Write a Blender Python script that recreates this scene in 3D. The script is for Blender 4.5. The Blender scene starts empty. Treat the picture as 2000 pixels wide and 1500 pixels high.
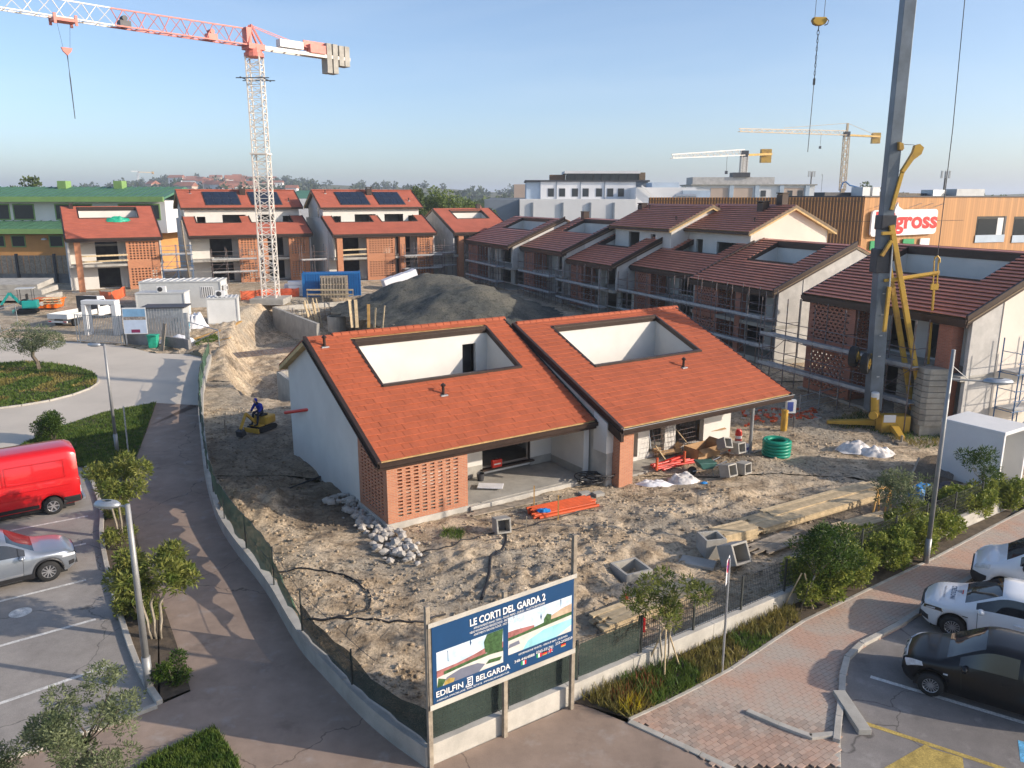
import bpy, bmesh, math, random
from mathutils import Vector, Matrix, noise
random.seed(7)
SC = bpy.context.scene
COL = SC.collection
R = math.radians
PI = math.pi
# ------------------------------------------------------------------ camera
F_PX, H_CAM = 1540.0, 12.0
PITCH = math.atan(365.0 / F_PX)
cam = bpy.data.cameras.new('camera'); camo = bpy.data.objects.new('camera', cam); COL.objects.link(camo)
camo.location = (0, 0, H_CAM); camo.rotation_euler = (PI / 2 - PITCH, 0, 0)
cam.sensor_width = 36; cam.lens = F_PX / 2000 * 36; cam.clip_end = 12000; cam.clip_start = 0.1
SC.camera = camo
# ------------------------------------------------------------------ sky, sun, exposure
SUN_AZ, SUN_EL = R(-13.0), R(21.0)
w = bpy.data.worlds.new('World'); SC.world = w; w.use_nodes = True
nt = w.node_tree; bg = nt.nodes['Background']
sky = nt.nodes.new('ShaderNodeTexSky'); sky.sky_type = 'NISHITA'; sky.sun_disc = False
sky.sun_elevation = SUN_EL; sky.sun_rotation = PI / 2 - SUN_AZ
sky.altitude = 100; sky.air_density = 0.75; sky.dust_density = 1.5; sky.ozone_density = 1.8
# thin high cloud: a faint whitening of the sky in long streaks
_tc = nt.nodes.new('ShaderNodeTexCoord'); _mp = nt.nodes.new('ShaderNodeMapping'); _mp.inputs['Scale'].default_value = (1.2, 2.0, 9.0); nt.links.new(_tc.outputs['Generated'], _mp.inputs['Vector'])
_nz = nt.nodes.new('ShaderNodeTexNoise'); _nz.inputs['Scale'].default_value = 2.2; _nz.inputs['Detail'].default_value = 7; _nz.inputs['Distortion'].default_value = .8; nt.links.new(_mp.outputs[0], _nz.inputs['Vector'])
_mr = nt.nodes.new('ShaderNodeMapRange'); _mr.inputs[1].default_value = .5; _mr.inputs[2].default_value = .75; _mr.inputs[3].default_value = 0; _mr.inputs[4].default_value = .08; nt.links.new(_nz.outputs[0], _mr.inputs[0])
_mx = nt.nodes.new('ShaderNodeMixRGB'); _mx.inputs[2].default_value = (4.2, 4.6, 4.9, 1); nt.links.new(_mr.outputs[0], _mx.inputs[0]); nt.links.new(sky.outputs[0], _mx.inputs[1]); nt.links.new(_mx.outputs[0], bg.inputs[0]); bg.inputs[1].default_value = 0.15
sl = bpy.data.lights.new('sun', 'SUN'); so = bpy.data.objects.new('sun', sl); COL.objects.link(so)
sd = Vector((math.cos(SUN_EL) * math.cos(SUN_AZ), math.cos(SUN_EL) * math.sin(SUN_AZ), math.sin(SUN_EL)))
so.rotation_euler = sd.to_track_quat('Z', 'Y').to_euler(); so.location = (60, -14, 40)
sl.energy = 3.75; sl.angle = R(0.55); sl.color = (1.0, 0.88, 0.74)
vs = SC.view_settings; vs.view_transform = 'Standard'; vs.look = 'None'; vs.gamma = 1; vs.use_curve_mapping = False
vs.exposure = 0.60
# ------------------------------------------------------------------ ground model and image-to-place helpers
def ramp(y):
    return 0.035 * (min(max(y, 40.0), 90.0) - 40.0)
_c, _s = math.cos(PITCH), math.sin(PITCH)
def ray(u, v):
    x = (u - 1000) / F_PX; y = (v - 750) / F_PX
    return Vector((x, _c - y * _s, -_s - y * _c))
def G(u, v, h=0.0, z=None):
    """place on the ground (plus h) seen at photo pixel u,v"""
    r = ray(u, v); zz = z if z is not None else h
    for _ in range(40):
        t = (zz - H_CAM) / r.z
        if z is not None: break
        zz = 0.6 * zz + 0.4 * (ramp(r.y * t) + h)
    return Vector((r.x * t, r.y * t, zz))
def D(u, v, y):
    r = ray(u, v); t = y / r.y
    return Vector((r.x * t, y, H_CAM + r.z * t))
def ZG(p): return ramp(p[1])
# ------------------------------------------------------------------ mesh builder
def frame(d, up=Vector((0, 0, 1))):
    d = d.normalized()
    if abs(d.dot(up)) > 0.999: up = Vector((1, 0, 0))
    x = d.cross(up).normalized(); y = x.cross(d).normalized()
    return x, y
class MB:
    def __init__(s): s.v = []; s.f = []; s.mi = []; s.cur = 0
    def add(s, vs, fs):
        b = len(s.v); s.v += [tuple(p) for p in vs]
        for q in fs: s.f.append(tuple(i + b for i in q)); s.mi.append(s.cur)
        return s
    def box(s, x0, y0, z0, x1, y1, z1):
        v = [(x0, y0, z0), (x1, y0, z0), (x1, y1, z0), (x0, y1, z0), (x0, y0, z1), (x1, y0, z1), (x1, y1, z1), (x0, y1, z1)]
        return s.add(v, [(3, 2, 1, 0), (4, 5, 6, 7), (0, 1, 5, 4), (1, 2, 6, 5), (2, 3, 7, 6), (3, 0, 4, 7)])
    def cbox(s, c, d, rz=0, rx=0, ry=0):
        M = Matrix.Rotation(rz, 3, 'Z') @ Matrix.Rotation(ry, 3, 'Y') @ Matrix.Rotation(rx, 3, 'X')
        c = Vector(c); v = []
        for z in (-.5, .5):
            for x, y in ((-.5, -.5), (.5, -.5), (.5, .5), (-.5, .5)):
                v.append(c + M @ Vector((x * d[0], y * d[1], z * d[2])))
        return s.add(v, [(3, 2, 1, 0), (4, 5, 6, 7), (0, 1, 5, 4), (1, 2, 6, 5), (2, 3, 7, 6), (3, 0, 4, 7)])
    def bar(s, p, q, w, h=None, up=Vector((0, 0, 1))):
        p, q = Vector(p), Vector(q); h = h or w
        x, y = frame(q - p, up); v = []
        for a in (p, q):
            for i, j in ((-.5, -.5), (.5, -.5), (.5, .5), (-.5, .5)): v.append(a + x * (i * w) + y * (j * h))
        return s.add(v, [(3, 2, 1, 0), (4, 5, 6, 7), (0, 1, 5, 4), (1, 2, 6, 5), (2, 3, 7, 6), (3, 0, 4, 7)])
    def tube(s, p, q, r, n=6, r2=None, cap=True):
        p, q = Vector(p), Vector(q); r2 = r if r2 is None else r2
        x, y = frame(q - p); v = []
        for a, rr in ((p, r), (q, r2)):
            for i in range(n):
                t = 2 * PI * i / n; v.append(a + x * (math.cos(t) * rr) + y * (math.sin(t) * rr))
        f = [(i, (i + 1) % n, n + (i + 1) % n, n + i) for i in range(n)]
        if cap: f += [tuple(range(n - 1, -1, -1)), tuple(range(n, 2 * n))]
        return s.add(v, f)
    def path(s, pts, r, n=6, closed=False):
        pts = [Vector(p) for p in pts]; m = len(pts); v = []
        rr = r if isinstance(r, (list, tuple)) else [r] * m
        px = None
        for i, p in enumerate(pts):
            a = pts[i - 1] if (i or closed) else p
            b = pts[(i + 1) % m] if (i < m - 1 or closed) else p
            d = (b - a)
            if d.length < 1e-6: d = Vector((0, 0, 1))
            d.normalize()
            if px is None: x, y = frame(d)
            else:
                x = (px - d * px.dot(d))
                x = x.normalized() if x.length > 1e-5 else frame(d)[0]
                y = d.cross(x)
            px = x
            for k in range(n):
                t = 2 * PI * k / n; v.append(p + x * (math.cos(t) * rr[i]) + y * (math.sin(t) * rr[i]))
        f = []
        for i in range(m if closed else m - 1):
            j = (i + 1) % m
            for k in range(n): f.append((i * n + k, i * n + (k + 1) % n, j * n + (k + 1) % n, j * n + k))
        if not closed: f += [tuple(range(n - 1, -1, -1)), tuple((m - 1) * n + k for k in range(n))]
        return s.add(v, f)
    def prism(s, poly, off):
        """solid from a flat polygon swept by off"""
        off = Vector(off); n = len(poly); a = [Vector(p) for p in poly]
        nrm = Vector((0, 0, 0))
        for i in range(n): nrm += a[i].cross(a[(i + 1) % n])
        if nrm.dot(off) > 0: a = a[::-1]
        v = a + [p + off for p in a]
        return s.add(v, [tuple(range(n)), tuple(range(2 * n - 1, n - 1, -1))] + [((i + 1) % n, i, n + i, n + (i + 1) % n) for i in range(n)])
    def quad(s, *p): return s.add(p, [tuple(range(len(p)))])
    def lathe(s, prof, n=16, c=(0, 0, 0)):
        v = []; m = len(prof)
        for r, z in prof:
            for i in range(n): t = 2 * PI * i / n; v.append((c[0] + r * math.cos(t), c[1] + r * math.sin(t), c[2] + z))
        f = [(k * n + i, k * n + (i + 1) % n, (k + 1) * n + (i + 1) % n, (k + 1) * n + i) for k in range(m - 1) for i in range(n)]
        if prof[0][0] > 1e-4: f.append(tuple(range(n - 1, -1, -1)))
        if prof[-1][0] > 1e-4: f.append(tuple((m - 1) * n + i for i in range(n)))
        return s.add(v, f)
    def rock(s, c, r, rng=random, flat=.7):
        v = []
        for p in ICO[0]:
            k = r * rng.uniform(.65, 1.2)
            v.append((c[0] + p[0] * k, c[1] + p[1] * k, c[2] + p[2] * k * flat))
        return s.add(v, ICO[1])
    def mesh(s, name, mat=None):
        me = bpy.data.meshes.new(name); me.from_pydata(s.v, [], s.f); me.update()
        if mat:
            for m in (mat if isinstance(mat, (list, tuple)) else [mat]): me.materials.append(m)
            if max(s.mi, default=0) > 0: me.polygons.foreach_set('material_index', s.mi)
        return me
    def build(s, name, mat, parent=None, smooth=False, bevel=0, kind=None, loc=None, seg=2):
        o = bpy.data.objects.new(name, s.mesh(name, mat)); COL.objects.link(o)
        if parent: o.parent = parent
        if loc: o.location = loc
        if smooth: o.data.polygons.foreach_set('use_smooth', [True] * len(o.data.polygons))
        if bevel:
            b = o.modifiers.new('b', 'BEVEL'); b.width = bevel; b.segments = seg; b.limit_method = 'ANGLE'; b.angle_limit = R(40)
        if kind: o['kind'] = kind
        return o
_b = bmesh.new(); bmesh.ops.create_icosphere(_b, subdivisions=1, radius=1)
ICO = ([tuple(v.co) for v in _b.verts], [tuple(v.index for v in f.verts) for f in _b.faces]); _b.free()
def tag(o, label, cat, group=None):
    o['label'] = label; o['category'] = cat
    if group: o['group'] = group
    return o
def thing(name, label, cat, loc=(0, 0, 0), rz=0, group=None):
    o = bpy.data.objects.new(name, None); COL.objects.link(o)
    o.location = loc; o.rotation_euler = (0, 0, rz); o.empty_display_size = .3
    return tag(o, label, cat, group)
def struct(o): o['kind'] = 'structure'; return o
def copy_tree(o, parent=None):
    c = o.copy(); COL.objects.link(c)
    if parent: c.parent = parent
    for ch in list(o.children): copy_tree(ch, c)
    return c
# ------------------------------------------------------------------ materials
def NM(name):
    m = bpy.data.materials.new(name); m.use_nodes = True
    return m, m.node_tree, m.node_tree.nodes['Principled BSDF']
def mat(name, col, rough=.8, var=.18, scale=2.0, bump=0.0, bscale=30.0, metal=0.0, col2=None, fine=0.0, spec=.4, coat=0.0, rnd=0.0, thr=(.35, .65), alpha=None, trans=0.0, dist=.02):
    """noise-mottled procedural paint; rnd varies the tone from one object to the next"""
    m, t, b = NM(name)
    N = t.nodes.new; L = t.links.new
    geo = N('ShaderNodeNewGeometry')
    n1 = N('ShaderNodeTexNoise'); n1.inputs['Scale'].default_value = scale; n1.inputs['Detail'].default_value = 6; n1.inputs['Roughness'].default_value = .62
    L(geo.outputs['Position'], n1.inputs['Vector'])
    rp = N('ShaderNodeValToRGB'); e = rp.color_ramp.elements
    c = Vector(col[:3]); c2 = Vector(col2[:3]) if col2 else c * (1 - var)
    hi = c if col2 else c * (1 + var)
    e[0].position, e[1].position = thr
    e[0].color = (*c2, 1); e[1].color = (*hi, 1)
    L(n1.outputs[0], rp.inputs[0]); out = rp.outputs[0]
    if fine:
        n2 = N('ShaderNodeTexNoise'); n2.inputs['Scale'].default_value = bscale; n2.inputs['Detail'].default_value = 4
        L(geo.outputs['Position'], n2.inputs['Vector'])
        mr = N('ShaderNodeMapRange'); mr.inputs[1].default_value = .3; mr.inputs[2].default_value = .7; mr.inputs[3].default_value = 1 - fine; mr.inputs[4].default_value = 1 + fine
        L(n2.outputs[0], mr.inputs[0])
        mx = N('ShaderNodeVectorMath'); mx.operation = 'SCALE'; L(out, mx.inputs[0]); L(mr.outputs[0], mx.inputs['Scale']); out = mx.outputs[0]
    if rnd:
        oi = N('ShaderNodeObjectInfo'); mr = N('ShaderNodeMapRange'); mr.inputs[3].default_value = 1 - rnd; mr.inputs[4].default_value = 1 + rnd
        L(oi.outputs['Random'], mr.inputs[0])
        mx = N('ShaderNodeVectorMath'); mx.operation = 'SCALE'; L(out, mx.inputs[0]); L(mr.outputs[0], mx.inputs['Scale']); out = mx.outputs[0]
    L(out, b.inputs['Base Color'])
    b.inputs['Roughness'].default_value = rough; b.inputs['Metallic'].default_value = metal
    b.inputs['Specular IOR Level'].default_value = spec; b.inputs['Coat Weight'].default_value = coat
    if alpha is not None: b.inputs['Alpha'].default_value = alpha
    if trans: b.inputs['Transmission Weight'].default_value = trans
    if bump:
        nb = N('ShaderNodeTexNoise'); nb.inputs['Scale'].default_value = bscale; nb.inputs['Detail'].default_value = 5
        L(geo.outputs['Position'], nb.inputs['Vector'])
        bp = N('ShaderNodeBump'); bp.inputs['Strength'].default_value = bump; bp.inputs['Distance'].default_value = dist
        L(nb.outputs[0], bp.inputs['Height']); L(bp.outputs[0], b.inputs['Normal'])
    return m
def brickmat(name, c1, c2, mortar, bw=.25, bh=.067, rough=.85):
    m, t, b = NM(name); N = t.nodes.new; L = t.links.new
    tc = N('ShaderNodeTexCoord'); sx = N('ShaderNodeSeparateXYZ'); L(tc.outputs['Object'], sx.inputs[0])
    ad = N('ShaderNodeMath'); ad.operation = 'ADD'; L(sx.outputs[0], ad.inputs[0]); L(sx.outputs[1], ad.inputs[1])
    cb = N('ShaderNodeCombineXYZ'); L(ad.outputs[0], cb.inputs[0]); L(sx.outputs[2], cb.inputs[1])
    br = N('ShaderNodeTexBrick'); br.inputs['Color1'].default_value = (*c1, 1); br.inputs['Color2'].default_value = (*c2, 1); br.inputs['Mortar'].default_value = (*mortar, 1)
    br.inputs['Scale'].default_value = 1; br.inputs['Brick Width'].default_value = bw; br.inputs['Row Height'].default_value = bh; br.inputs['Mortar Size'].default_value = .008
    L(cb.outputs[0], br.inputs['Vector']); L(br.outputs['Color'], b.inputs['Base Color']); b.inputs['Roughness'].default_value = rough
    bp = N('ShaderNodeBump'); bp.inputs['Strength'].default_value = .5; bp.inputs['Distance'].default_value = .01
    iv = N('ShaderNodeMath'); iv.operation = 'SUBTRACT'; iv.inputs[0].default_value = 1; L(br.outputs['Fac'], iv.inputs[1]); L(iv.outputs[0], bp.inputs['Height']); L(bp.outputs[0], b.inputs['Normal'])
    return m
def leafmat(name, c1, c2, rough=.55):
    """foliage whose tone varies from clump to clump; thin leaves let some light through"""
    m, t, b = NM(name); N = t.nodes.new; L = t.links.new
    geo = N('ShaderNodeNewGeometry'); n = N('ShaderNodeTexNoise'); n.inputs['Scale'].default_value = 3.1; n.inputs['Detail'].default_value = 3
    L(geo.outputs['Position'], n.inputs['Vector'])
    rp = N('ShaderNodeValToRGB'); e = rp.color_ramp.elements; e[0].position = .33; e[1].position = .67
    e[0].color = (*c1, 1); e[1].color = (*c2, 1); L(n.outputs[0], rp.inputs[0]); L(rp.outputs[0], b.inputs['Base Color'])
    b.inputs['Roughness'].default_value = rough; b.inputs['Specular IOR Level'].default_value = .25
    tr = N('ShaderNodeBsdfTranslucent'); L(rp.outputs[0], tr.inputs[0])
    ms = N('ShaderNodeMixShader'); ms.inputs[0].default_value = .3
    L(b.outputs[0], ms.inputs[1]); L(tr.outputs[0], ms.inputs[2]); L(ms.outputs[0], t.nodes['Material Output'].inputs[0])
    return m
def meshmat(name, col, cell=.04, fill=.5, alpha_open=0.0):
    """woven shade net: threads opaque, gaps open"""
    m, t, b = NM(name); N = t.nodes.new; L = t.links.new
    geo = N('ShaderNodeNewGeometry'); n1 = N('ShaderNodeTexNoise'); n1.inputs['Scale'].default_value = 1.4; n1.inputs['Detail'].default_value = 5
    L(geo.outputs['Position'], n1.inputs['Vector'])
    rp = N('ShaderNodeValToRGB'); e = rp.color_ramp.elements; e[0].position = .3; e[1].position = .7
    e[0].color = (*(Vector(col) * .7), 1); e[1].color = (*(Vector(col) * 1.3), 1); L(n1.outputs[0], rp.inputs[0]); L(rp.outputs[0], b.inputs['Base Color'])
    n2 = N('ShaderNodeTexNoise'); n2.inputs['Scale'].default_value = 60; L(geo.outputs['Position'], n2.inputs['Vector'])
    mr = N('ShaderNodeMapRange'); mr.inputs[1].default_value = .4; mr.inputs[2].default_value = .6; mr.inputs[3].default_value = fill - .12; mr.inputs[4].default_value = fill + .12
    L(n2.outputs[0], mr.inputs[0]); L(mr.outputs[0], b.inputs['Alpha']); b.inputs['Roughness'].default_value = .9
    return m
def stripemat(name, c1, c2, axis=0, freq=6.0, rough=.5, metal=0.0, width=.5, obj=True):
    """ribbed cladding: alternating strips along one object axis"""
    m, t, b = NM(name); N = t.nodes.new; L = t.links.new
    tc = N('ShaderNodeTexCoord'); sx = N('ShaderNodeSeparateXYZ'); L(tc.outputs['Object'], sx.inputs[0])
    mu = N('ShaderNodeMath'); mu.operation = 'MULTIPLY'; mu.inputs[1].default_value = freq; L(sx.outputs[axis], mu.inputs[0])
    fr = N('ShaderNodeMath'); fr.operation = 'FRACT'; L(mu.outputs[0], fr.inputs[0])
    gt = N('ShaderNodeMath'); gt.operation = 'GREATER_THAN'; gt.inputs[1].default_value = width; L(fr.outputs[0], gt.inputs[0])
    fl = N('ShaderNodeMath'); fl.operation = 'FLOOR'; L(mu.outputs[0], fl.inputs[0])
    wn = N('ShaderNodeTexWhiteNoise'); wn.noise_dimensions = '1D'; L(fl.outputs[0], wn.inputs['W'])
    mr = N('ShaderNodeMapRange'); mr.inputs[3].default_value = .85; mr.inputs[4].default_value = 1.15; L(wn.outputs['Value'], mr.inputs[0])
    mx = N('ShaderNodeMixRGB'); mx.inputs[1].default_value = (*c1, 1); mx.inputs[2].default_value = (*c2, 1); L(gt.outputs[0], mx.inputs[0])
    sc = N('ShaderNodeVectorMath'); sc.operation = 'SCALE'; L(mx.outputs[0], sc.inputs[0]); L(mr.outputs[0], sc.inputs['Scale'])
    L(sc.outputs[0], b.inputs['Base Color']); b.inputs['Roughness'].default_value = rough; b.inputs['Metallic'].default_value = metal
    return m
def pavemat(name, col, dust=False):
    """asphalt: aggregate grain, tone patches, stains, hairline cracks and, on request, pale dust"""
    m, t, b = NM(name); N = t.nodes.new; L = t.links.new; geo = N('ShaderNodeNewGeometry'); c = Vector(col)
    def nz(sc, det, lo, hi, a, z):
        n = N('ShaderNodeTexNoise'); n.inputs['Scale'].default_value = sc; n.inputs['Detail'].default_value = det; n.inputs['Roughness'].default_value = .65; L(geo.outputs['Position'], n.inputs['Vector'])
        r = N('ShaderNodeMapRange'); r.inputs[1].default_value = lo; r.inputs[2].default_value = hi; r.inputs[3].default_value = a; r.inputs[4].default_value = z; L(n.outputs[0], r.inputs[0]); return r.outputs[0], n
    out = None
    for sc, det, lo, hi, a, z in ((.22, 4, .35, .65, .84, 1.14), (1.7, 7, .3, .7, .86, 1.12), (75, 3, .3, .7, .80, 1.2), (.9, 8, .27, .42, .72, 1.0)):
        f, n = nz(sc, det, lo, hi, a, z); s_ = N('ShaderNodeVectorMath'); s_.operation = 'SCALE'; L(f, s_.inputs['Scale'])
        if out is None: s_.inputs[0].default_value = c
        else: L(out, s_.inputs[0])
        out = s_.outputs[0]
        if sc == 75: grain = n
    wp = N('ShaderNodeTexNoise'); wp.inputs['Scale'].default_value = .8; wp.inputs['Detail'].default_value = 5; L(geo.outputs['Position'], wp.inputs['Vector'])
    wm = N('ShaderNodeVectorMath'); wm.operation = 'MULTIPLY_ADD'; L(wp.outputs['Color'], wm.inputs[0]); wm.inputs[1].default_value = (1.6, 1.6, 0); L(geo.outputs['Position'], wm.inputs[2])
    vo = N('ShaderNodeTexVoronoi'); vo.feature = 'DISTANCE_TO_EDGE'; vo.inputs['Scale'].default_value = .16; L(wm.outputs[0], vo.inputs['Vector'])
    cr = N('ShaderNodeMapRange'); cr.inputs[1].default_value = .0; cr.inputs[2].default_value = .004; cr.inputs[3].default_value = .45; cr.inputs[4].default_value = 1; L(vo.outputs[0], cr.inputs[0])
    s_ = N('ShaderNodeVectorMath'); s_.operation = 'SCALE'; L(out, s_.inputs[0]); L(cr.outputs[0], s_.inputs['Scale']); out = s_.outputs[0]
    if dust:
        f, n = nz(1.3, 9, .56, .74, 0, .5); mx = N('ShaderNodeMixRGB'); L(f, mx.inputs[0]); L(out, mx.inputs[1]); mx.inputs[2].default_value = (.42, .39, .36, 1); out = mx.outputs[0]
    L(out, b.inputs['Base Color']); b.inputs['Roughness'].default_value = .92; b.inputs['Specular IOR Level'].default_value = .3
    bp = N('ShaderNodeBump'); bp.inputs['Strength'].default_value = .35; bp.inputs['Distance'].default_value = .012; L(grain.outputs[0], bp.inputs['Height']); L(bp.outputs[0], b.inputs['Normal']); return m
K = {}
def defmats():
    k = K
    k['tile'] = mat('tile_red', (.375, .092, .038), .8, .09, 1.1, .15, 60, rnd=.06, fine=.08)
    k['tile_left'] = mat('tile_left', (.38, .105, .062), .75, .10, .8, .1, 60, rnd=.05)
    k['tile_dark'] = mat('tile_dark', (.54, .185, .115), .42, .14, 1.5, .15, 40, rnd=.06, spec=.6)
    k['trim'] = mat('brown_metal_trim', (.045, .028, .022), .38, .15, 3, metal=.2)
    k['trim_warm'] = mat('brown_timber_trim', (.16, .11, .06), .6, .2, 3)
    k['larch'] = mat('pale_larch', (.55, .38, .17), .7, .2, 5)
    k['plaster'] = mat('white_plaster', (.64, .615, .57), .9, .05, .7, .08, 60, fine=.03)
    k['plaster_cream'] = mat('cream_plaster', (.68, .61, .525), .9, .05, .5, .08, 60, fine=.03)
    k['plaster_raw'] = mat('grey_render', (.46, .44, .41), .95, .14, 1.2, .2, 40, fine=.06)
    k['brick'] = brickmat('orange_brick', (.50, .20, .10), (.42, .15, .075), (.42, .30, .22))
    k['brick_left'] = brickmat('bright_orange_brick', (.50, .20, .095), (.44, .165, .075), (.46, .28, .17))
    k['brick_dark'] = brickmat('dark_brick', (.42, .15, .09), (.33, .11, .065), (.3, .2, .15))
    k['concrete'] = mat('concrete', (.37, .35, .31), .9, .16, 1.4, .25, 45, fine=.07)
    k['concrete_pale'] = mat('pale_concrete', (.47, .44, .385), .9, .18, 1.1, .2, 45, fine=.06)
    k['concrete_dark'] = mat('weathered_concrete', (.22, .21, .20), .9, .3, .8, .25, 30, fine=.08)
    k['void'] = mat('interior_shade', (.10, .095, .09), .9, .3, 1)  # darkness of unlit rooms painted into the colour of the inner walls
    k['glass'] = mat('window_glass', (.02, .025, .03), .08, .1, 1, spec=.7)
    k['carglass'] = mat('car_glass', (.012, .014, .018), .05, .1, 1, spec=.8)
    k['galv'] = mat('galvanised_steel', (.42, .44, .46), .45, .12, 3, metal=.7, fine=.05)
    k['scaf'] = mat('scaffold_tube', (.20, .20, .22), .5, .35, 4, metal=.5, col2=(.16, .09, .06))
    k['scaf_blue'] = mat('blue_scaffold_tube', (.05, .13, .26), .5, .2, 4)
    k['deck'] = mat('scaffold_deck', (.36, .36, .36), .7, .2, 3, .15, 20)
    k['plank'] = mat('pale_plank', (.52, .40, .24), .8, .2, 5, .15, 30, rnd=.15)
    k['plank_grey'] = mat('weathered_plank', (.30, .25, .19), .85, .25, 5, .2, 30, rnd=.18)
    k['plank_orange'] = mat('yellow_formwork_board', (.58, .33, .10), .7, .15, 3, rnd=.1)
    k['asphalt'] = pavemat('car_park_asphalt', (.32, .29, .26))
    k['asphalt_dark'] = pavemat('grey_asphalt', (.225, .205, .19), dust=True)
    k['path'] = pavemat('brown_bitumen', (.305, .228, .178), dust=True)
    k['road'] = mat('pale_concrete_road', (.54, .48, .40), .92, .10, .25, .2, 60, fine=.06, thr=(.3, .7))
    k['kerb'] = mat('kerb_stone', (.42, .39, .34), .9, .15, 2, .25, 40, fine=.08, rnd=.08)
    k['paver'] = mat('paver_rose', (.42, .275, .205), .9, .12, .7, .2, 60, fine=.1, rnd=.16, col2=(.385, .32, .265), thr=(.38, .6))
    k['sand'] = mat('joint_sand', (.10, .075, .06), .95, .2, 3)
    k['paint'] = mat('road_paint', (.62, .60, .56), .8, .2, 4, fine=.25, bscale=25)
    k['paint_y'] = mat('yellow_road_paint', (.40, .29, .08), .85, .25, 3, fine=.3, bscale=25)
    k['paint_b'] = mat('blue_road_paint', (.12, .38, .60), .85, .2, 3, fine=.3, bscale=25)
    k['grass'] = leafmat('grass_blades', (.045, .10, .015), (.14, .19, .035))
    k['grassdry'] = leafmat('dry_grass_blades', (.16, .15, .04), (.30, .24, .07))
    k['soil'] = mat('planting_soil', (.10, .075, .05), .95, .3, 3, .4, 30, fine=.15)
    k['rock'] = mat('broken_rock', (.40, .37, .33), .9, .2, 2, .3, 25, fine=.12)
    k['dirtclod'] = mat('earth_clod', (.50, .41, .29), .95, .25, 1.2, .3, 30, fine=.15)
    k['white'] = mat('white_paint', (.68, .68, .67), .45, .04, 1, spec=.5)
    k['cabin'] = mat('cabin_panel', (.50, .51, .50), .5, .06, 1)
    k['cabin_white'] = mat('cabin_white_panel', (.64, .64, .62), .5, .06, 1)
    k['crane_white'] = mat('crane_white', (.76, .70, .62), .5, .12, 1.5, col2=(.50, .36, .26), thr=(.22, .42))
    k['crane_red'] = mat('crane_red', (.62, .19, .15), .5, .15, 1)
    k['yellow'] = mat('crane_yellow', (.55, .33, .045), .5, .14, 1.2, col2=(.36, .20, .05), thr=(.3, .5))
    k['mast'] = mat('galvanised_mast', (.15, .175, .20), .45, .2, .9, metal=.35, fine=.05)
    k['ballast'] = mat('ballast_concrete', (.33, .30, .25), .92, .2, 1.6, .3, 30, fine=.1)
    k['black'] = mat('black_rubber', (.018, .018, .018), .8, .1, 3)
    k['plastic_black'] = mat('black_plastic', (.025, .025, .027), .5, .1, 3)
    k['dgrey'] = mat('dark_grey_metal', (.06, .06, .065), .5, .15, 3, metal=.3)
    k['alu'] = mat('alloy', (.55, .55, .56), .3, .05, 3, metal=.8)
    k['red'] = mat('van_red', (.55, .008, .012), .3, .04, .8, coat=.6)
    k['silver'] = mat('silver_paint', (.34, .37, .41), .28, .04, 1, metal=.65, coat=.7)
    k['carwhite'] = mat('white_car_paint', (.72, .73, .74), .25, .03, 1, coat=.7)
    k['carblack'] = mat('black_car_paint', (.006, .006, .007), .3, .1, 1, coat=.25, spec=.35)
    k['lamp_clear'] = mat('lamp_lens', (.55, .57, .60), .15, .2, 9, spec=.7)
    k['lamp_red'] = mat('red_lens', (.45, .02, .02), .2, .1, 3)
    k['pole'] = mat('lamp_post_grey', (.30, .30, .295), .5, .1, 2, metal=.4)
    k['netgreen'] = meshmat('green_shade_net', (.045, .10, .055), fill=.90)
    k['netdark'] = meshmat('dark_shade_net', (.02, .034, .026), fill=.90)
    k['netbrown'] = meshmat('brown_net', (.10, .08, .06), fill=.72)
    k['fencewire'] = mat('dark_fence_wire', (.06, .065, .06), .5, .1, 3, metal=.3)
    k['orange'] = mat('skip_orange', (.72, .15, .012), .5, .12, 2)
    k['netorange'] = meshmat('orange_barrier_net', (.75, .12, .03), fill=.82)
    k['teal'] = mat('excavator_teal', (.01, .26, .24), .45, .1, 2)
    k['bluebox'] = mat('container_blue', (.012, .13, .36), .5, .1, 1.2)
    k['pipe_orange'] = mat('orange_drain_pipe', (.55, .085, .02), .4, .12, 2, rnd=.1)
    k['pipe_red'] = mat('red_corrugated_pipe', (.62, .03, .015), .4, .1, 2)
    k['pipe_green'] = mat('green_corrugated_pipe', (.005, .24, .15), .4, .1, 2)
    k['pipe_black'] = mat('black_pipe', (.02, .02, .022), .5, .2, 3)
    k['cardboard'] = mat('cardboard', (.42, .26, .13), .85, .12, 2)
    k['sheet_white'] = mat('white_sheet', (.78, .78, .80), .4, .06, 2)
    k['sheet_clear'] = mat('translucent_sheet', (.74, .70, .66), .25, .2, 5, alpha=.9, spec=.7)
    k['bluetarp'] = mat('blue_bag', (.02, .22, .55), .5, .2, 6)
    k['greentarp'] = mat('green_sheet', (.02, .36, .22), .5, .2, 6)
    k['greenmetal'] = mat('green_seam_roof', (.085, .20, .12), .5, .1, .5)
    k['greenseam'] = mat('green_roof_seam', (.045, .12, .07), .5, .1, .5)
    k['greenfascia'] = mat('green_fascia', (.20, .33, .11), .5, .08, 1)
    k['ochre'] = mat('ochre_wall', (.60, .30, .10), .85, .08, .6)
    k['slat_orange'] = stripemat('orange_slat_cladding', (.49, .235, .075), (.41, .185, .055), 0, 2.6, .6, 0, .85)
    k['slat_brown'] = mat('brown_slat', (.17, .095, .05), .65, .1, 1)
    k['solar'] = mat('solar_cell', (.012, .018, .035), .15, .3, 3, spec=.6)
    k['sign_white'] = mat('sign_white', (.82, .80, .78), .4, .02, 1)
    k['sign_red'] = mat('sign_red', (.75, .02, .02), .45, .05, 1)
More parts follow.
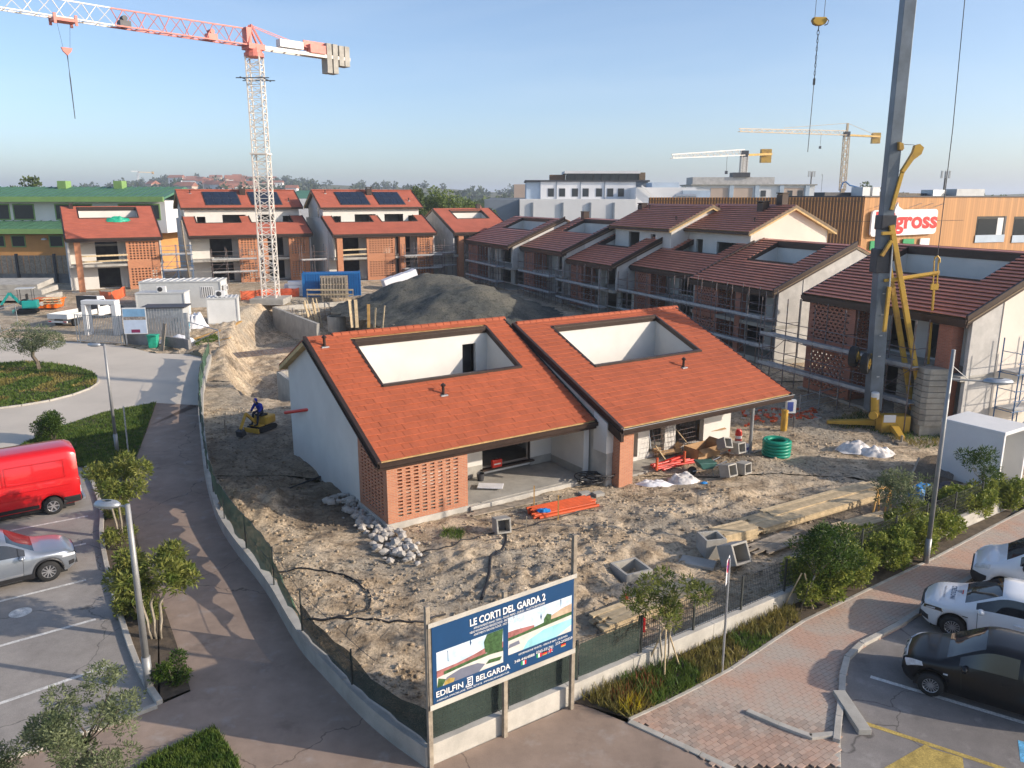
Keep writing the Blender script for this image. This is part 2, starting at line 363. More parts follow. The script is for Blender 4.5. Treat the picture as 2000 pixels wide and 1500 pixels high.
    k['sign_blue'] = mat('banner_blue', (.008, .055, .15), .5, .08, 1.5)
    k['sign_green'] = mat('sign_green', (.02, .30, .10), .5, .1, 1)
    k['bark'] = mat('bark', (.13, .105, .08), .9, .3, 6, .4, 40, fine=.15)
    k['bark_pale'] = mat('pale_bark', (.30, .26, .20), .9, .25, 6, .3, 40)
    k['olive'] = leafmat('olive_leaves', (.07, .10, .04), (.24, .27, .14))
    k['oleander'] = leafmat('oleander_leaves', (.08, .125, .02), (.26, .26, .065))
    k['hedge'] = leafmat('hedge_leaves', (.09, .145, .018), (.36, .375, .075))
    k['shrub'] = leafmat('shrub_leaves', (.02, .055, .008), (.09, .14, .02))
    k['treefar'] = leafmat('far_tree_leaves', (.05, .08, .025), (.13, .17, .045))
    k['treedark'] = leafmat('dark_tree_leaves', (.03, .05, .02), (.08, .105, .045))
    k['poplar'] = leafmat('spring_leaves', (.10, .15, .03), (.20, .25, .06))
    k['weedred'] = leafmat('red_weeds', (.20, .06, .03), (.38, .12, .06))
    k['weedyel'] = leafmat('yellow_flowers', (.55, .45, .02), (.7, .55, .02))
    k['wdark'] = mat('dark_window', (.03, .035, .04), .15, .1, 2, spec=.6)
    k['bluehaze'] = mat('pale_blue_panel', (.42, .50, .58), .6, .08, .5)
    k['greybluew'] = mat('grey_cladding', (.20, .23, .27), .6, .08, .3)
    k['farwhite'] = mat('far_white_wall', (.72, .71, .70), .85, .06, .2)
    k['farpink'] = mat('far_rose_wall', (.55, .42, .33), .85, .06, .2)
    k['farroof'] = mat('far_roof', (.32, .13, .08), .85, .15, .2)
    k['worker_blue'] = mat('blue_workwear', (.015, .03, .28), .85, .2, 8)
    k['worker_dark'] = mat('dark_workwear', (.02, .022, .04), .85, .2, 8)
    k['skin'] = mat('skin', (.50, .30, .21), .6, .08, 9)
    k['gravel'] = None
defmats()
# ground materials that depend on place
def terrainmat(name, pale, mid, grey, dark_spots=()):
    m, t, b = NM(name); N = t.nodes.new; L = t.links.new
    geo = N('ShaderNodeNewGeometry')
    def nz(sc, det=8, ro=.65):
        n = N('ShaderNodeTexNoise'); n.inputs['Scale'].default_value = sc; n.inputs['Detail'].default_value = det; n.inputs['Roughness'].default_value = ro; L(geo.outputs['Position'], n.inputs['Vector']); return n
    n1, n2, n3 = nz(.16), nz(1.1), nz(9)
    r1 = N('ShaderNodeValToRGB'); e = r1.color_ramp.elements; e[0].position = .42; e[1].position = .60; e[0].color = (*mid, 1); e[1].color = (*pale, 1); L(n2.outputs[0], r1.inputs[0])
    r2 = N('ShaderNodeValToRGB'); e = r2.color_ramp.elements; e[0].position = .47; e[1].position = .60; e[0].color = (0, 0, 0, 1); e[1].color = (1, 1, 1, 1); L(n1.outputs[0], r2.inputs[0])
    mx = N('ShaderNodeMixRGB'); L(r2.outputs[0], mx.inputs[0]); L(r1.outputs[0], mx.inputs[1]); mx.inputs[2].default_value = (*grey, 1)
    mr = N('ShaderNodeMapRange'); mr.inputs[1].default_value = .3; mr.inputs[2].default_value = .7; mr.inputs[3].default_value = .72; mr.inputs[4].default_value = 1.22; L(n3.outputs[0], mr.inputs[0])
    sc = N('ShaderNodeVectorMath'); sc.operation = 'SCALE'; L(mx.outputs[0], sc.inputs[0]); L(mr.outputs[0], sc.inputs['Scale']); out = sc.outputs[0]; n5 = nz(4.5, 6, .7); sp = N('ShaderNodeMapRange'); sp.inputs[1].default_value = .36; sp.inputs[2].default_value = .5; sp.inputs[3].default_value = .55; sp.inputs[4].default_value = 1.04; L(n5.outputs[0], sp.inputs[0])
    s2 = N('ShaderNodeVectorMath'); s2.operation = 'SCALE'; L(out, s2.inputs[0]); L(sp.outputs[0], s2.inputs['Scale']); out = s2.outputs[0]
    for dx_, dy_, dz_, dr_ in dark_spots:   # soil colour mixed darker around each given point
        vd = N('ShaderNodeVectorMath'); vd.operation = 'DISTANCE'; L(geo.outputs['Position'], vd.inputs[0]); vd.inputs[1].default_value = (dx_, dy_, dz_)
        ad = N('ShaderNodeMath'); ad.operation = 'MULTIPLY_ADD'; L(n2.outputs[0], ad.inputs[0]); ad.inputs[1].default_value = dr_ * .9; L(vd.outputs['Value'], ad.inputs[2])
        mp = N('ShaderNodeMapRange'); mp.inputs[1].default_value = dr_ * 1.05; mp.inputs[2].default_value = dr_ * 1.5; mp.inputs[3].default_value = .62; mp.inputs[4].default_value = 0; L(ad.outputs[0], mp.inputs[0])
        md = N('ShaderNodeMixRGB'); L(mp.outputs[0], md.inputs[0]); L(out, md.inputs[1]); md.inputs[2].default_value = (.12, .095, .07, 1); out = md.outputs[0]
    L(out, b.inputs['Base Color'])
    b.inputs['Roughness'].default_value = .95; b.inputs['Specular IOR Level'].default_value = .15
    ad = N('ShaderNodeMath'); ad.operation = 'ADD'; n4 = nz(14, 8, .75); L(n3.outputs[0], ad.inputs[0]); L(n4.outputs[0], ad.inputs[1])
    bp = N('ShaderNodeBump'); bp.inputs['Strength'].default_value = 1.0; bp.inputs['Distance'].default_value = .06; L(ad.outputs[0], bp.inputs['Height']); L(bp.outputs[0], b.inputs['Normal'])
    return m
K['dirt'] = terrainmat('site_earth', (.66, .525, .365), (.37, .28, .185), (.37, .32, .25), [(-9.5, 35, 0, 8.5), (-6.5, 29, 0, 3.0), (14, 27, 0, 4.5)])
K['gravel'] = terrainmat('grey_spoil', (.115, .118, .105), (.07, .074, .066), (.16, .15, .12))
K['far'] = terrainmat('far_fields', (.16, .15, .09), (.10, .12, .055), (.20, .18, .12))
# ------------------------------------------------------------------ ground sheets
def sheet(name, poly, off, m, h=0.0, kind='structure', skirt=0.0):
    """flat paving following the ramp of the ground; poly = world xy points"""
    bm = bmesh.new(); vs_ = [bm.verts.new((p[0], p[1], 0)) for p in poly]; bm.faces.new(vs_)
    for y in (40.0, 90.0):
        bmesh.ops.bisect_plane(bm, geom=bm.verts[:] + bm.edges[:] + bm.faces[:], plane_co=(0, y, 0), plane_no=(0, 1, 0))
    bmesh.ops.triangulate(bm, faces=bm.faces[:])
    if skirt:
        r = bmesh.ops.extrude_face_region(bm, geom=bm.faces[:])
        up = [g for g in r['geom'] if isinstance(g, bmesh.types.BMVert)]; ups = set(up)
        for v in bm.verts: v.co.z = ramp(v.co.y) + off + h + (0 if v in ups else -skirt)
    else:
        for v in bm.verts: v.co.z = ramp(v.co.y) + off + h
    bmesh.ops.recalc_face_normals(bm, faces=bm.faces[:])
    if not skirt and sum(f.normal.z for f in bm.faces) < 0: bmesh.ops.reverse_faces(bm, faces=bm.faces[:])
    me = bpy.data.meshes.new(name); bm.to_mesh(me); bm.free(); me.materials.append(m)
    o = bpy.data.objects.new(name, me); COL.objects.link(o)
    if kind: o['kind'] = kind
    return o
def px(pts): return [G(u, v) for u, v in pts]
def spline(pts, n=6):
    out = []; P_ = [Vector(p) for p in pts]
    for i in range(len(P_) - 1):
        p0 = P_[max(i - 1, 0)]; p1 = P_[i]; p2 = P_[i + 1]; p3 = P_[min(i + 2, len(P_) - 1)]
        for k in range(n):
            t = k / n
            out.append(.5 * ((2 * p1) + (p2 - p0) * t + (2 * p0 - 5 * p1 + 4 * p2 - p3) * t * t + (3 * p1 - p0 - 3 * p2 + p3) * t ** 3))
    out.append(P_[-1]); return out
def inpoly(x, y, P_):
    c = False; j = len(P_) - 1
    for i in range(len(P_)):
        xi, yi, xj, yj = P_[i][0], P_[i][1], P_[j][0], P_[j][1]
        if (yi > y) != (yj > y) and x < (xj - xi) * (y - yi) / (yj - yi) + xi: c = not c
        j = i
    return c
def polydist(x, y, P_):
    d = 1e9
    for i in range(len(P_)):
        ax, ay = P_[i - 1][0], P_[i - 1][1]; bx, by = P_[i][0], P_[i][1]
        dx, dy = bx - ax, by - ay; l = dx * dx + dy * dy
        t = max(0, min(1, ((x - ax) * dx + (y - ay) * dy) / l)) if l else 0
        d = min(d, math.hypot(x - ax - t * dx, y - ay - t * dy))
    return d
# far ground
_fg = MB()
ys = [5, 40, 90, 160, 400, 1000, 3000, 9000]
for i in range(len(ys) - 1):
    a, b = ys[i], ys[i + 1]; za, zb = ramp(a) - .35, ramp(b) - .35
    if a == 40:   # the excavation lies in this strip, so the ground is open under it
        _fg.quad((-9000, a, za), (-28, a, za), (-28, b, zb), (-9000, b, zb)); _fg.quad((-8, a, za), (9000, a, za), (9000, b, zb), (-8, b, zb)); continue
    _fg.quad((-9000, a, za), (9000, a, za), (9000, b, zb), (-9000, b, zb))
_fg.quad((-9000, -300, -.35), (9000, -300, -.35), (9000, 5, -.35), (-9000, 5, -.35))
struct(_fg.build('ground', K['far']))
# boundary wall line on the path side (photo pixels of its foot), from the road down to the corner under the billboard
WALL_L = spline([G(*p) for p in [(407, 706), (398, 735), (391, 770), (389, 820), (393, 870), (399, 924), (411, 978), (429, 1029), (459, 1077), (492, 1119), (528, 1170), (581, 1262), (640, 1330), (700, 1395), (760, 1448), (832, 1500)]], 4)
CORNER = WALL_L[-1]
WDIR = (G(1117, 1385) - CORNER); WDIR.z = 0; WLEN = WDIR.length; WDIR.normalize(); WNRM = Vector((-WDIR.y, WDIR.x, 0))
WALL_R_END = G(1990, 985)
# brown path, car parks, road, pavement
path_left = spline([G(*p) for p in [(305, 787), (283, 850), (262, 905), (240, 960), (258, 1010), (275, 1080), (310, 1160), (345, 1260), (372, 1350)]], 4)
sheet('footpath', [*path_left, G(308, 1378), G(150, 1440), G(-40, 1500), Vector((-16, 10.5, 0)), Vector((-16, 6, 0)), Vector((8, 6, 0)), G(1402, 1500), G(1340, 1464), G(1225, 1412), G(1130, 1372), CORNER + WDIR * .1, *WALL_L[::-1][:-4], G(397, 790)], 0.0, K['path'])
road = [G(-1500, 700), G(-700, 660), G(-60, 655), G(150, 668), G(240, 675), G(300, 690), G(370, 692), G(409, 702), *WALL_L[:10], G(397, 792), G(305, 787), G(200, 808), G(110, 836), G(40, 868), G(-40, 900), G(-400, 1050), G(-1500, 1150)]
sheet('road', road, 0.004, K['road'])
KERB_L = spline([G(*p) for p in [(165, 915), (193, 990), (194, 1050), (204, 1110), (222, 1180), (250, 1270), (275, 1330), (306, 1378)]], 5)
sheet('car_park', [*KERB_L, G(150, 1437), G(-40, 1497), Vector((-18, 10.6, 0)), Vector((-45, 10.6, 0)), Vector((-45, 32, 0)), G(-40, 906), G(40, 874), G(120, 905)], 0.008, K['asphalt'])
KERB_R = spline([G(*p) for p in [(1642, 1500), (1641, 1440), (1650, 1370), (1656, 1300), (1690, 1262), (1760, 1226), (1890, 1140), (2000, 1076), (2200, 970)]], 5)
PAVE_U = [G(*p) for p in [(1226, 1405), (1262, 1390), (1410, 1316), (1560, 1216), (1700, 1148), (1830, 1086), (1960, 1016), (2100, 945)]]
pave_poly = [*PAVE_U, *KERB_R[::-1], G(1402, 1500)]
sheet('pavement', pave_poly, 0.006, K['sand'])
sheet('street_parking', [*KERB_R, Vector((60, 36, 0)), Vector((60, 6, 0)), Vector((5, 6, 0)), Vector((G(1642, 1500).x, 12, 0))], 0.004 - .0, K['asphalt_dark'])
# ------------------------------------------------------------------ site terrain
site = [CORNER + WNRM * .12, *[p + Vector((.14, .06, 0)) for p in WALL_L[::-1]], G(409, 702), G(370, 692), G(300, 690), G(240, 675), G(150, 668), G(-60, 655), Vector((-95, 68, 0)), Vector((-95, 114, 0)), Vector((75, 114, 0)), Vector((75, 40, 0)), WALL_R_END + WNRM * .1]
PIT = px([(440, 728), (448, 660), (476, 606), (530, 586), (700, 579), (770, 640), (640, 690), (625, 772), (560, 782), (470, 772)])
HEAPS = []
def heap(u, v, h, rx, ry=None, rot=0):
    p = G(u, v); HEAPS.append((p.x, p.y, h, rx, ry or rx, rot))
heap(475, 1010, .55, 1.5); heap(520, 985, .35, 1.6); heap(455, 960, .4, 1.4); heap(425, 690, .5, 2.0); heap(1000, 1120, .22, 2.2); heap(900, 1090, .2, 1.8)
heap(1180, 1060, .2, 2.5); heap(1420, 975, .28, 1.2); heap(1330, 1010, .22, 2); heap(600, 1120, .18, 2.5); heap(760, 1250, .2, 2); heap(1090, 1180, .2, 2); heap(1250, 1130, .25, 1.6)
heap(455, 640, .4, 1.8); heap(640, 566, .6, 4); heap(1560, 830, .35, 1.6); heap(1480, 905, .2, 1.5)
DIPS = [(*G(1232, 1122).xy, -.7, .62, .62, 0), (*G(585, 945).xy, -.5, 1.3, .6, .8), (*G(545, 880).xy, -.35, .9, 1.4, 0), (*G(500, 900).xy, -.12, .5, 3, .1), (*G(1760, 945).xy, -.25, 2.0, 2.6, .3)]
RUTS = [[G(*p) for p in ((2000, 905), (1700, 930), (1500, 965), (1330, 1020), (1180, 1090), (1050, 1160))], [G(*p) for p in ((1150, 1040), (1000, 1085), (850, 1130), (700, 1150), (560, 1080), (480, 960), (450, 860))]]
def polyline_d(x, y, P_):
    d = 99; s = 1
    for i in range(1, len(P_)):
        ax, ay = P_[i - 1][0], P_[i - 1][1]; dx, dy = P_[i][0] - ax, P_[i][1] - ay; t = max(0, min(1, ((x - ax) * dx + (y - ay) * dy) / (dx * dx + dy * dy))); ex, ey = x - ax - t * dx, y - ay - t * dy; e = math.hypot(ex, ey)
        if e < d: d = e; s = 1 if dx * ey - dy * ex > 0 else -1
    return d * s
def zterr(x, y):
    z = ramp(y)
    n = noise.fractal(Vector((x * .35, y * .35, 3.1)), .9, 2.1, 5) * .10 + noise.fractal(Vector((x * 1.7, y * 1.7, 8.7)), .8, 2.2, 5) * .06
    z += n * (1 if y < 62 else .5) + .02
    for hx, hy, h, rx, ry, ro in HEAPS + DIPS:
        dx, dy = x - hx, y - hy
        if abs(dx) > 9 or abs(dy) > 9: continue
        if ro: dx, dy = dx * math.cos(ro) + dy * math.sin(ro), -dx * math.sin(ro) + dy * math.cos(ro)
        q = (dx / rx) ** 2 + (dy / ry) ** 2
        if q < 6: z += h * math.exp(-q) * (1 + .5 * noise.noise(Vector((x * 2.3, y * 2.3, 1))))
    if -29.5 < x < -4 and 48 < y < 83:
        q = min(1, (x + 29.5) / 3, (-4 - x) / 3, (y - 48) / 3, (83 - y) / 3); z += q * (noise.fractal(Vector((x * .8, y * .8, 6)), .8, 2.1, 5) * .22 + noise.fractal(Vector((x * 3.1, y * 3.1, 2)), .8, 2.1, 3) * .07)
    if y < 34 and x > -6:
        for k_ in (0, 1):
            q = polyline_d(x, y, RUTS[k_])
            for o_ in (0, 1.5):
                e = (q - o_) / .22
                if abs(e) < 3: z += (-.075 * math.exp(-e * e) + .04 * math.exp(-(abs(e) - 1.6) ** 2 * 3)) * (1 + .35 * math.sin((x + y) * 17))
    # wheel ruts
    if -6 < x < 4 and 18 < y < 27:
        q = y - 20.6 - .35 * x - .04 * x * x; z += .03 * math.sin(x * 22 + y * 5) * math.exp(-(q / .35) ** 2) + .03 * math.sin(x * 22 + y * 5) * math.exp(-((q - 1.7) / .35) ** 2)
    if inpoly(x, y, PIT): 
        d = polydist(x, y, PIT); z -= 2.3 * min(1, d / 1.5) ** .8
    return z
def terrain(name, poly, x0, x1, y0, y1, st, m, skip=None):
    nx, ny = int((x1 - x0) / st), int((y1 - y0) / st); idx = {}; V = []; Fc = []
    def vid(i, j):
        k = (i, j)
        if k not in idx:
            x, y = x0 + i * st, y0 + j * st; idx[k] = len(V); V.append((x, y, zterr(x, y)))
        return idx[k]
    for i in range(nx):
        for j in range(ny):
            if skip and skip[0] < x0 + (i + .5) * st < skip[1] and skip[2] < y0 + (j + .5) * st < skip[3]: continue
            if inpoly(x0 + (i + .5) * st, y0 + (j + .5) * st, poly): Fc.append((vid(i, j), vid(i + 1, j), vid(i + 1, j + 1), vid(i, j + 1)))
    me = bpy.data.meshes.new(name); me.from_pydata(V, [], Fc); me.materials.append(m); me.polygons.foreach_set('use_smooth', [True] * len(Fc)); me.update()
    o = bpy.data.objects.new(name, me); COL.objects.link(o); return struct(o)
near_ = [p for p in site]
def clip_y(poly, y, keep_below):
    out = []
    for i in range(len(poly)):
        a, b = poly[i - 1], poly[i]; ia = (a[1] < y) == keep_below; ib = (b[1] < y) == keep_below
        if ia != ib:
            t = (y - a[1]) / (b[1] - a[1]); out.append(Vector((a[0] + (b[0] - a[0]) * t, y, 0)))
        if ib: out.append(b)
    return out
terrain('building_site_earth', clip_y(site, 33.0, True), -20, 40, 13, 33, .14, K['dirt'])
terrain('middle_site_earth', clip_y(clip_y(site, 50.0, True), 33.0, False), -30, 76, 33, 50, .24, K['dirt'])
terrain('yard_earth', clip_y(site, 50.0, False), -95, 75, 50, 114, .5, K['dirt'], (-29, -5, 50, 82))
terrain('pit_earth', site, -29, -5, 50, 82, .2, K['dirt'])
# ------------------------------------------------------------------ building helpers
def roofslab(mb, x0, x1, y0, y1, ze, sl, th=.20, drop=.045):
    if x1 - x0 < .01 or y1 - y0 < .01: return
    z0, z1 = ze + sl * y0 - drop, ze + sl * y1 - drop
    mb.prism([(x0, y0, z0), (x0, y1, z1), (x0, y1, z1 - th), (x0, y0, z0 - th)], (x1 - x0, 0, 0))
def gablewall(mb, x0, th, ypts, zb):
    """upright wall across the depth; ypts = [(y, ztop)]"""
    poly = [(x0, y, z) for y, z in ypts] + [(x0, ypts[-1][0], zb), (x0, ypts[0][0], zb)]
    mb.prism(poly, (th, 0, 0))
def holewall(mb, x0, x1, y, th, z0, z1, holes):
    """wall along x with real openings (hx0,hx1,hz0,hz1)"""
    xs = sorted({x0, x1, *[min(max(h[i], x0), x1) for h in holes for i in (0, 1)]}); zs = sorted({z0, z1, *[min(max(h[i], z0), z1) for h in holes for i in (2, 3)]})
    for i in range(len(xs) - 1):
        run = None
        for j in range(len(zs) - 1):
            cx, cz = (xs[i] + xs[i + 1]) / 2, (zs[j] + zs[j + 1]) / 2
            solid = not any(h[0] < cx < h[1] and h[2] < cz < h[3] for h in holes)
            if solid: run = run or zs[j]
            if run is not None and (not solid or j == len(zs) - 2):
                top = zs[j + 1] if solid else zs[j]
                mb.box(xs[i], y, run, xs[i + 1], y + th, top); run = None
def screen(mb, x0, x1, y, z0, z1, th=.12, course=.067, pitch=.32, hole=.18, margin=.35, stagger=False, solid=(2, 2), axis='x', ztop=None, hmul=1):
    """perforated brick screen: solid courses alternate with courses of spaced bricks"""
    n = int((z1 - z0) / (course * hmul)); ch = (z1 - z0) / n
    def bx(a, b, c, d):
        if b - a < .005: return
        if axis == 'x': mb.box(a, y, c, b, y + th, d)
        else: mb.box(y, a, c, y + th, b, d)
    k = 0
    for i in range(n):
        a, b = z0 + i * ch, z0 + (i + 1) * ch - .004
        xa, xb = x0, x1
        if ztop:
            xa = max(x0, ztop(b))
            if xa > x1 - .1: continue
        if i < solid[0] or i >= n - solid[1] or (i % 2 == 0): bx(xa, xb, a, b); continue
        k += 1; c = xa; s0 = x0 + margin + (pitch / 2 if stagger and k % 2 else 0)
        h = s0
        while h + hole < x1 - margin + .01:
            if h > xa: bx(c, h, a, b); c = h + hole
            h += pitch
        bx(c, xb, a, b)
def tile_rows(y0, y1, g):
    n = max(1, round((y1 - y0) / g)); return [(y0 + i * (y1 - y0) / n, y0 + (i + 1) * (y1 - y0) / n) for i in range(n)]
def spans(x0, x1, ya, yb, hole):
    """x ranges of roof left beside an opening for a row ya..yb"""
    if not hole: return [(x0, x1)]
    out = [(x0, x1)]
    for hx0, hx1, hy0, hy1 in (hole if isinstance(hole, list) else [hole]):
        ym = (ya + yb) / 2
        if hy0 < ym < hy1:
            nn = []
            for a, b in out:
                if hx0 > a: nn.append((a, min(b, hx0)))
                if hx1 < b: nn.append((max(a, hx1), b))
                if hx1 <= a or hx0 >= b: nn.append((a, b)) if (a, b) not in nn else None
            out = nn
    return [(a, b) for a, b in out if b - a > .03]
def coursemesh(mb, a, b, ya, yb, ze, sl, lift=.05, th=.03, over=.08):
    z0, z1 = ze + sl * ya + lift, ze + sl * (yb + over) + .012
    mb.prism([(a, ya - .02, z0), (a, yb + over, z1), (a, yb + over, z1 - th), (a, ya - .02, z0 - th)], (b - a, 0, 0))
def vent_pipe(parent, x, y, z, h=.42):
    v = MB(); v.tube((x, y, z - .05), (x, y, z + h), .06, 10); v.lathe([(.10, h - .03), (.11, h + .02), (.02, h + .1)], 10, (x, y, z))
    o = v.build('vent_pipe', K['trim'], parent, smooth=False)
    f = MB(); f.box(x - .16, y - .14, z - .02, x + .16, y + .16, z + .035); f.build('vent_flashing', K['galv'], o)
# ------------------------------------------------------------------ the two finished-roof houses in front
PHI = R(33.2)
def front_house(name, label, loc, L, Dp, sl, op, left, right, facade):
    ze = 2.75; x0o, x1o, y0o, y1o = op
    t = thing(name, label, 'house', loc, PHI)
    rf = MB()
    roofslab(rf, 0, L, 0, y0o, ze, sl); roofslab(rf, 0, L, y1o, Dp, ze, sl); roofslab(rf, 0, x0o, y0o, y1o, ze, sl); roofslab(rf, x1o, L, y0o, y1o, ze, sl)
    zr = ze + sl * Dp - .045
    rf.prism([(0, Dp, zr), (0, Dp + 4, zr - 4 * sl), (0, Dp + 4, zr - 4 * sl - .2), (0, Dp, zr - .2)], (L, 0, 0))
    roof = rf.build('roof', K['larch'], t)
    bs = MB(); bs.prism([(0, Dp + .05, zr + .04), (0, Dp + 4.05, zr - 4 * sl + .04), (0, Dp + 4.05, zr - 4 * sl), (0, Dp + .05, zr)], (L, 0, 0)); bs.build('rear_slope_tiles', K['tile'], roof)
    # single tiles, lower rows first; the nearest 300 are objects, the rest one joined part
    rows = tile_rows(.0, Dp - .04, .315); W = .33; tm = MB(); coursemesh(tm, -W / 2 + .005, W / 2 - .005, 0, rows[0][1], 0, sl, .052, .03, .05)
    base = tm.mesh('roof_tile', K['tile']); rest = MB(); n = 0; rng = random.Random(5)
    for i, (ya, yb) in enumerate(rows):
        for a, b in spans(.02, L - .02, ya, yb, (x0o - .05, x1o + .05, y0o - .12, y1o + .1)):
            x = a - (W / 2 if i % 2 else 0)
            while x < b - .01:
                xa, xb = max(x, a), min(x + W, b); x += W
                if xb - xa < .03: continue
                if n < 300:
                    o = bpy.data.objects.new('roof_tile', base); COL.objects.link(o); o.parent = roof
                    o.location = ((xa + xb) / 2, ya, ze + sl * ya + rng.uniform(-.006, .007)); o.rotation_euler = (rng.uniform(-.006, .006), rng.uniform(-.01, .01), 0); o.scale = ((xb - xa) / W, 1, 1); n += 1
                else: coursemesh(rest, xa + .005, xb - .005, ya, yb, ze + rng.uniform(-.006, .007), sl, .052, .03, .05)
    rest.build('roof_tile', K['tile'], roof, kind='stuff')
    x = 1.2 if left else .15
    while x < L - .2:
        r_ = MB(); r_.prism([(x, Dp - .17, zr - .02), (x, Dp - .1, zr + .10), (x, Dp, zr + .14), (x, Dp + .1, zr + .10), (x, Dp + .17, zr - .02)], (.37, 0, 0)); r_.build('ridge_tile', K['tile'], roof, bevel=.015); x += .385
    # sheet-metal edges
    g = MB(); g.box(-.05, -.17, ze - .20, L + .05, -.045, ze - .03); g.box(-.05, -.045, ze - .34, L + .05, .02, ze - .05); g.build('gutter', K['trim'], t, bevel=.02)
    g2 = MB(); g2.box(-.06, -.185, ze - .045, L + .06, -.165, ze - .02); g2.build('gutter_bead', K['galv'] if not left else K['trim'], t)
    for xa, xb, nm in ((-.10, .06, 'verge_trim'), (L - .05, L + .03, 'verge_trim')):
        v = MB(); th = (.34 if left else .62) if xa < 0 else .1
        v.prism([(xa, -.1, ze - .03 + .06), (xa, Dp, ze + sl * Dp + .065), (xa, Dp, ze + sl * Dp + .065 - th), (xa, -.1, ze - .03 + .06 - th)], (xb - xa, 0, 0))
        v.build(nm, K['trim'], t, bevel=.01)
        if xa < 0:
            v = MB(); v.prism([(xa - .05, -.1, ze - .16), (xa - .05, Dp, ze + sl * Dp - .13), (xa - .05, Dp, ze + sl * Dp - .20), (xa - .05, -.1, ze - .23)], (.05, 0, 0)); v.build('verge_moulding', K['trim'], t)
    ot = MB(); zt = lambda y: ze + sl * y + .06
    for (ax, bx_, ya, yb) in ((x0o - .06, x0o + .07, y0o - .06, y1o + .06), (x1o - .07, x1o + .06, y0o - .06, y1o + .06)):
        ot.prism([(ax, ya, zt(ya)), (ax, yb, zt(yb)), (ax, yb, zt(yb) - .24), (ax, ya, zt(ya) - .24)], (bx_ - ax, 0, 0))
    ot.prism([(x0o, y0o - .1, zt(y0o) + .02), (x0o, y0o + .10, zt(y0o) + .03), (x0o, y0o + .10, zt(y0o) - .25), (x0o, y0o - .1, zt(y0o) - .1)], (x1o - x0o, 0, 0))
    ot.box(x0o + .07, y1o - .10, zt(y1o) - .30, x1o - .07, y1o + .06, zt(y1o) + .02); ot.box(x0o + .07, y1o - .14, zt(y1o) - .17, x1o - .07, y1o - .10, zt(y1o) - .08)
    ot.build('opening_trim', K['trim'], t)
    tw = MB(); zf = 2.62
    holes = [(x1o - 1.35, x1o - .62, zf, zt(y1o) - .75)] if left else []
    holewall(tw, x0o, x1o, y1o - .06, .2, zf, zt(y1o) - .28, holes)
    gablewall(tw, x0o - .15, .17, [(y0o, zt(y0o) - .2), (y1o, zt(y1o) - .2)], zf); gablewall(tw, x1o - .02, .17, [(y0o, zt(y0o) - .2), (y1o, zt(y1o) - .2)], zf)
    tw.box(x0o, y0o - .02, zf, x1o, y0o + .06, zt(y0o) - .24); tw.build('terrace_wall', K['plaster'], t)
    tf = MB(); tf.box(x0o - .1, y0o - .1, zf - .2, x1o + .1, y1o + .8, zf); tf.build('terrace_floor', K['concrete'], t)
    if holes:
        hd = MB(); hd.box(holes[0][0] - .05, y1o + .9, zf, holes[0][1] + .3, y1o + 1.0, zt(y1o)); hd.build('stair_wall', K['void'], t)
    facade(t, ze, sl, L, Dp)
    return t, roof
def facade1(t, ze, sl, L, Dp):
    p = MB(); p.box(.22, -.0, -.25, 3.72, .5, .27); p.box(.22, .5, -.25, .52, 2.72, .27); p.box(3.72, -.12, -.25, 9.9, .05, .24); p.build('plinth', K['concrete_pale'], t, bevel=.015)
    b = MB(); screen(b, .30, 3.68, .05, .27, 2.52, .12, pitch=.335, hole=.19, margin=.42); b.build('brick_screen', K['brick'], t, kind='stuff')
    b = MB(); screen(b, .18, 2.70, .30, .27, 3.6, .12, pitch=.30, hole=.17, margin=.25, axis='y', ztop=lambda z: max(.18, (z - 2.5) / sl)); b.build('brick_screen', K['brick'], t, kind='stuff')
    w_ = MB(); top = lambda y: ze + sl * y - .25
    gablewall(w_, .30, .30, [(2.71, top(2.71)), (Dp, top(Dp)), (Dp + 3.6, top(Dp) - 3.6 * sl)], -.3); w_.build('side_wall', K['plaster'], t)
    w_ = MB(); gablewall(w_, 9.62, .28, [(.35, top(.35)), (Dp, top(Dp)), (Dp + 3.6, top(Dp) - 3.6 * sl)], -.3); w_.build('recess_wall', K['plaster'], t)
    w_ = MB(); holewall(w_, .6, 9.62, 2.72, .28, 0, top(2.72), [(5.95, 8.42, .55, 2.42), (1.2, 3.0, .3, 2.4)]); w_.build('front_wall', K['plaster'], t)
    for b4 in ((4.2, 2.69, .25, 5.93, 2.72, .75), (8.44, 2.69, .25, 9.6, 2.72, .6), (9.59, .4, .25, 9.62, 2.68, .55)): w_ = MB(); w_.box(*b4); w_.build('damp_render_band', K['concrete'], t)
    w_ = MB(); w_.box(.6, 10.6, 0, 9.62, 10.9, 4.2); w_.build('rear_wall', K['plaster'], t)
    s = MB(); s.box(.55, .18, -.3, 9.62, 10.6, .22); s.build('floor_slab', K['concrete'], t)
    wf = MB(); wf.box(8.38, 2.70, .55, 8.44, 2.80, 2.45); wf.box(5.93, 2.70, 2.38, 8.44, 2.80, 2.45); wf.box(5.85, 2.5, .48, 8.55, 2.78, .55); wf.build('window_frame', K['trim'], t)
    cw = MB(); cw.box(.62, 6.0, .22, 9.6, 6.12, 3.4); cw.build('inner_wall', K['void'], t)
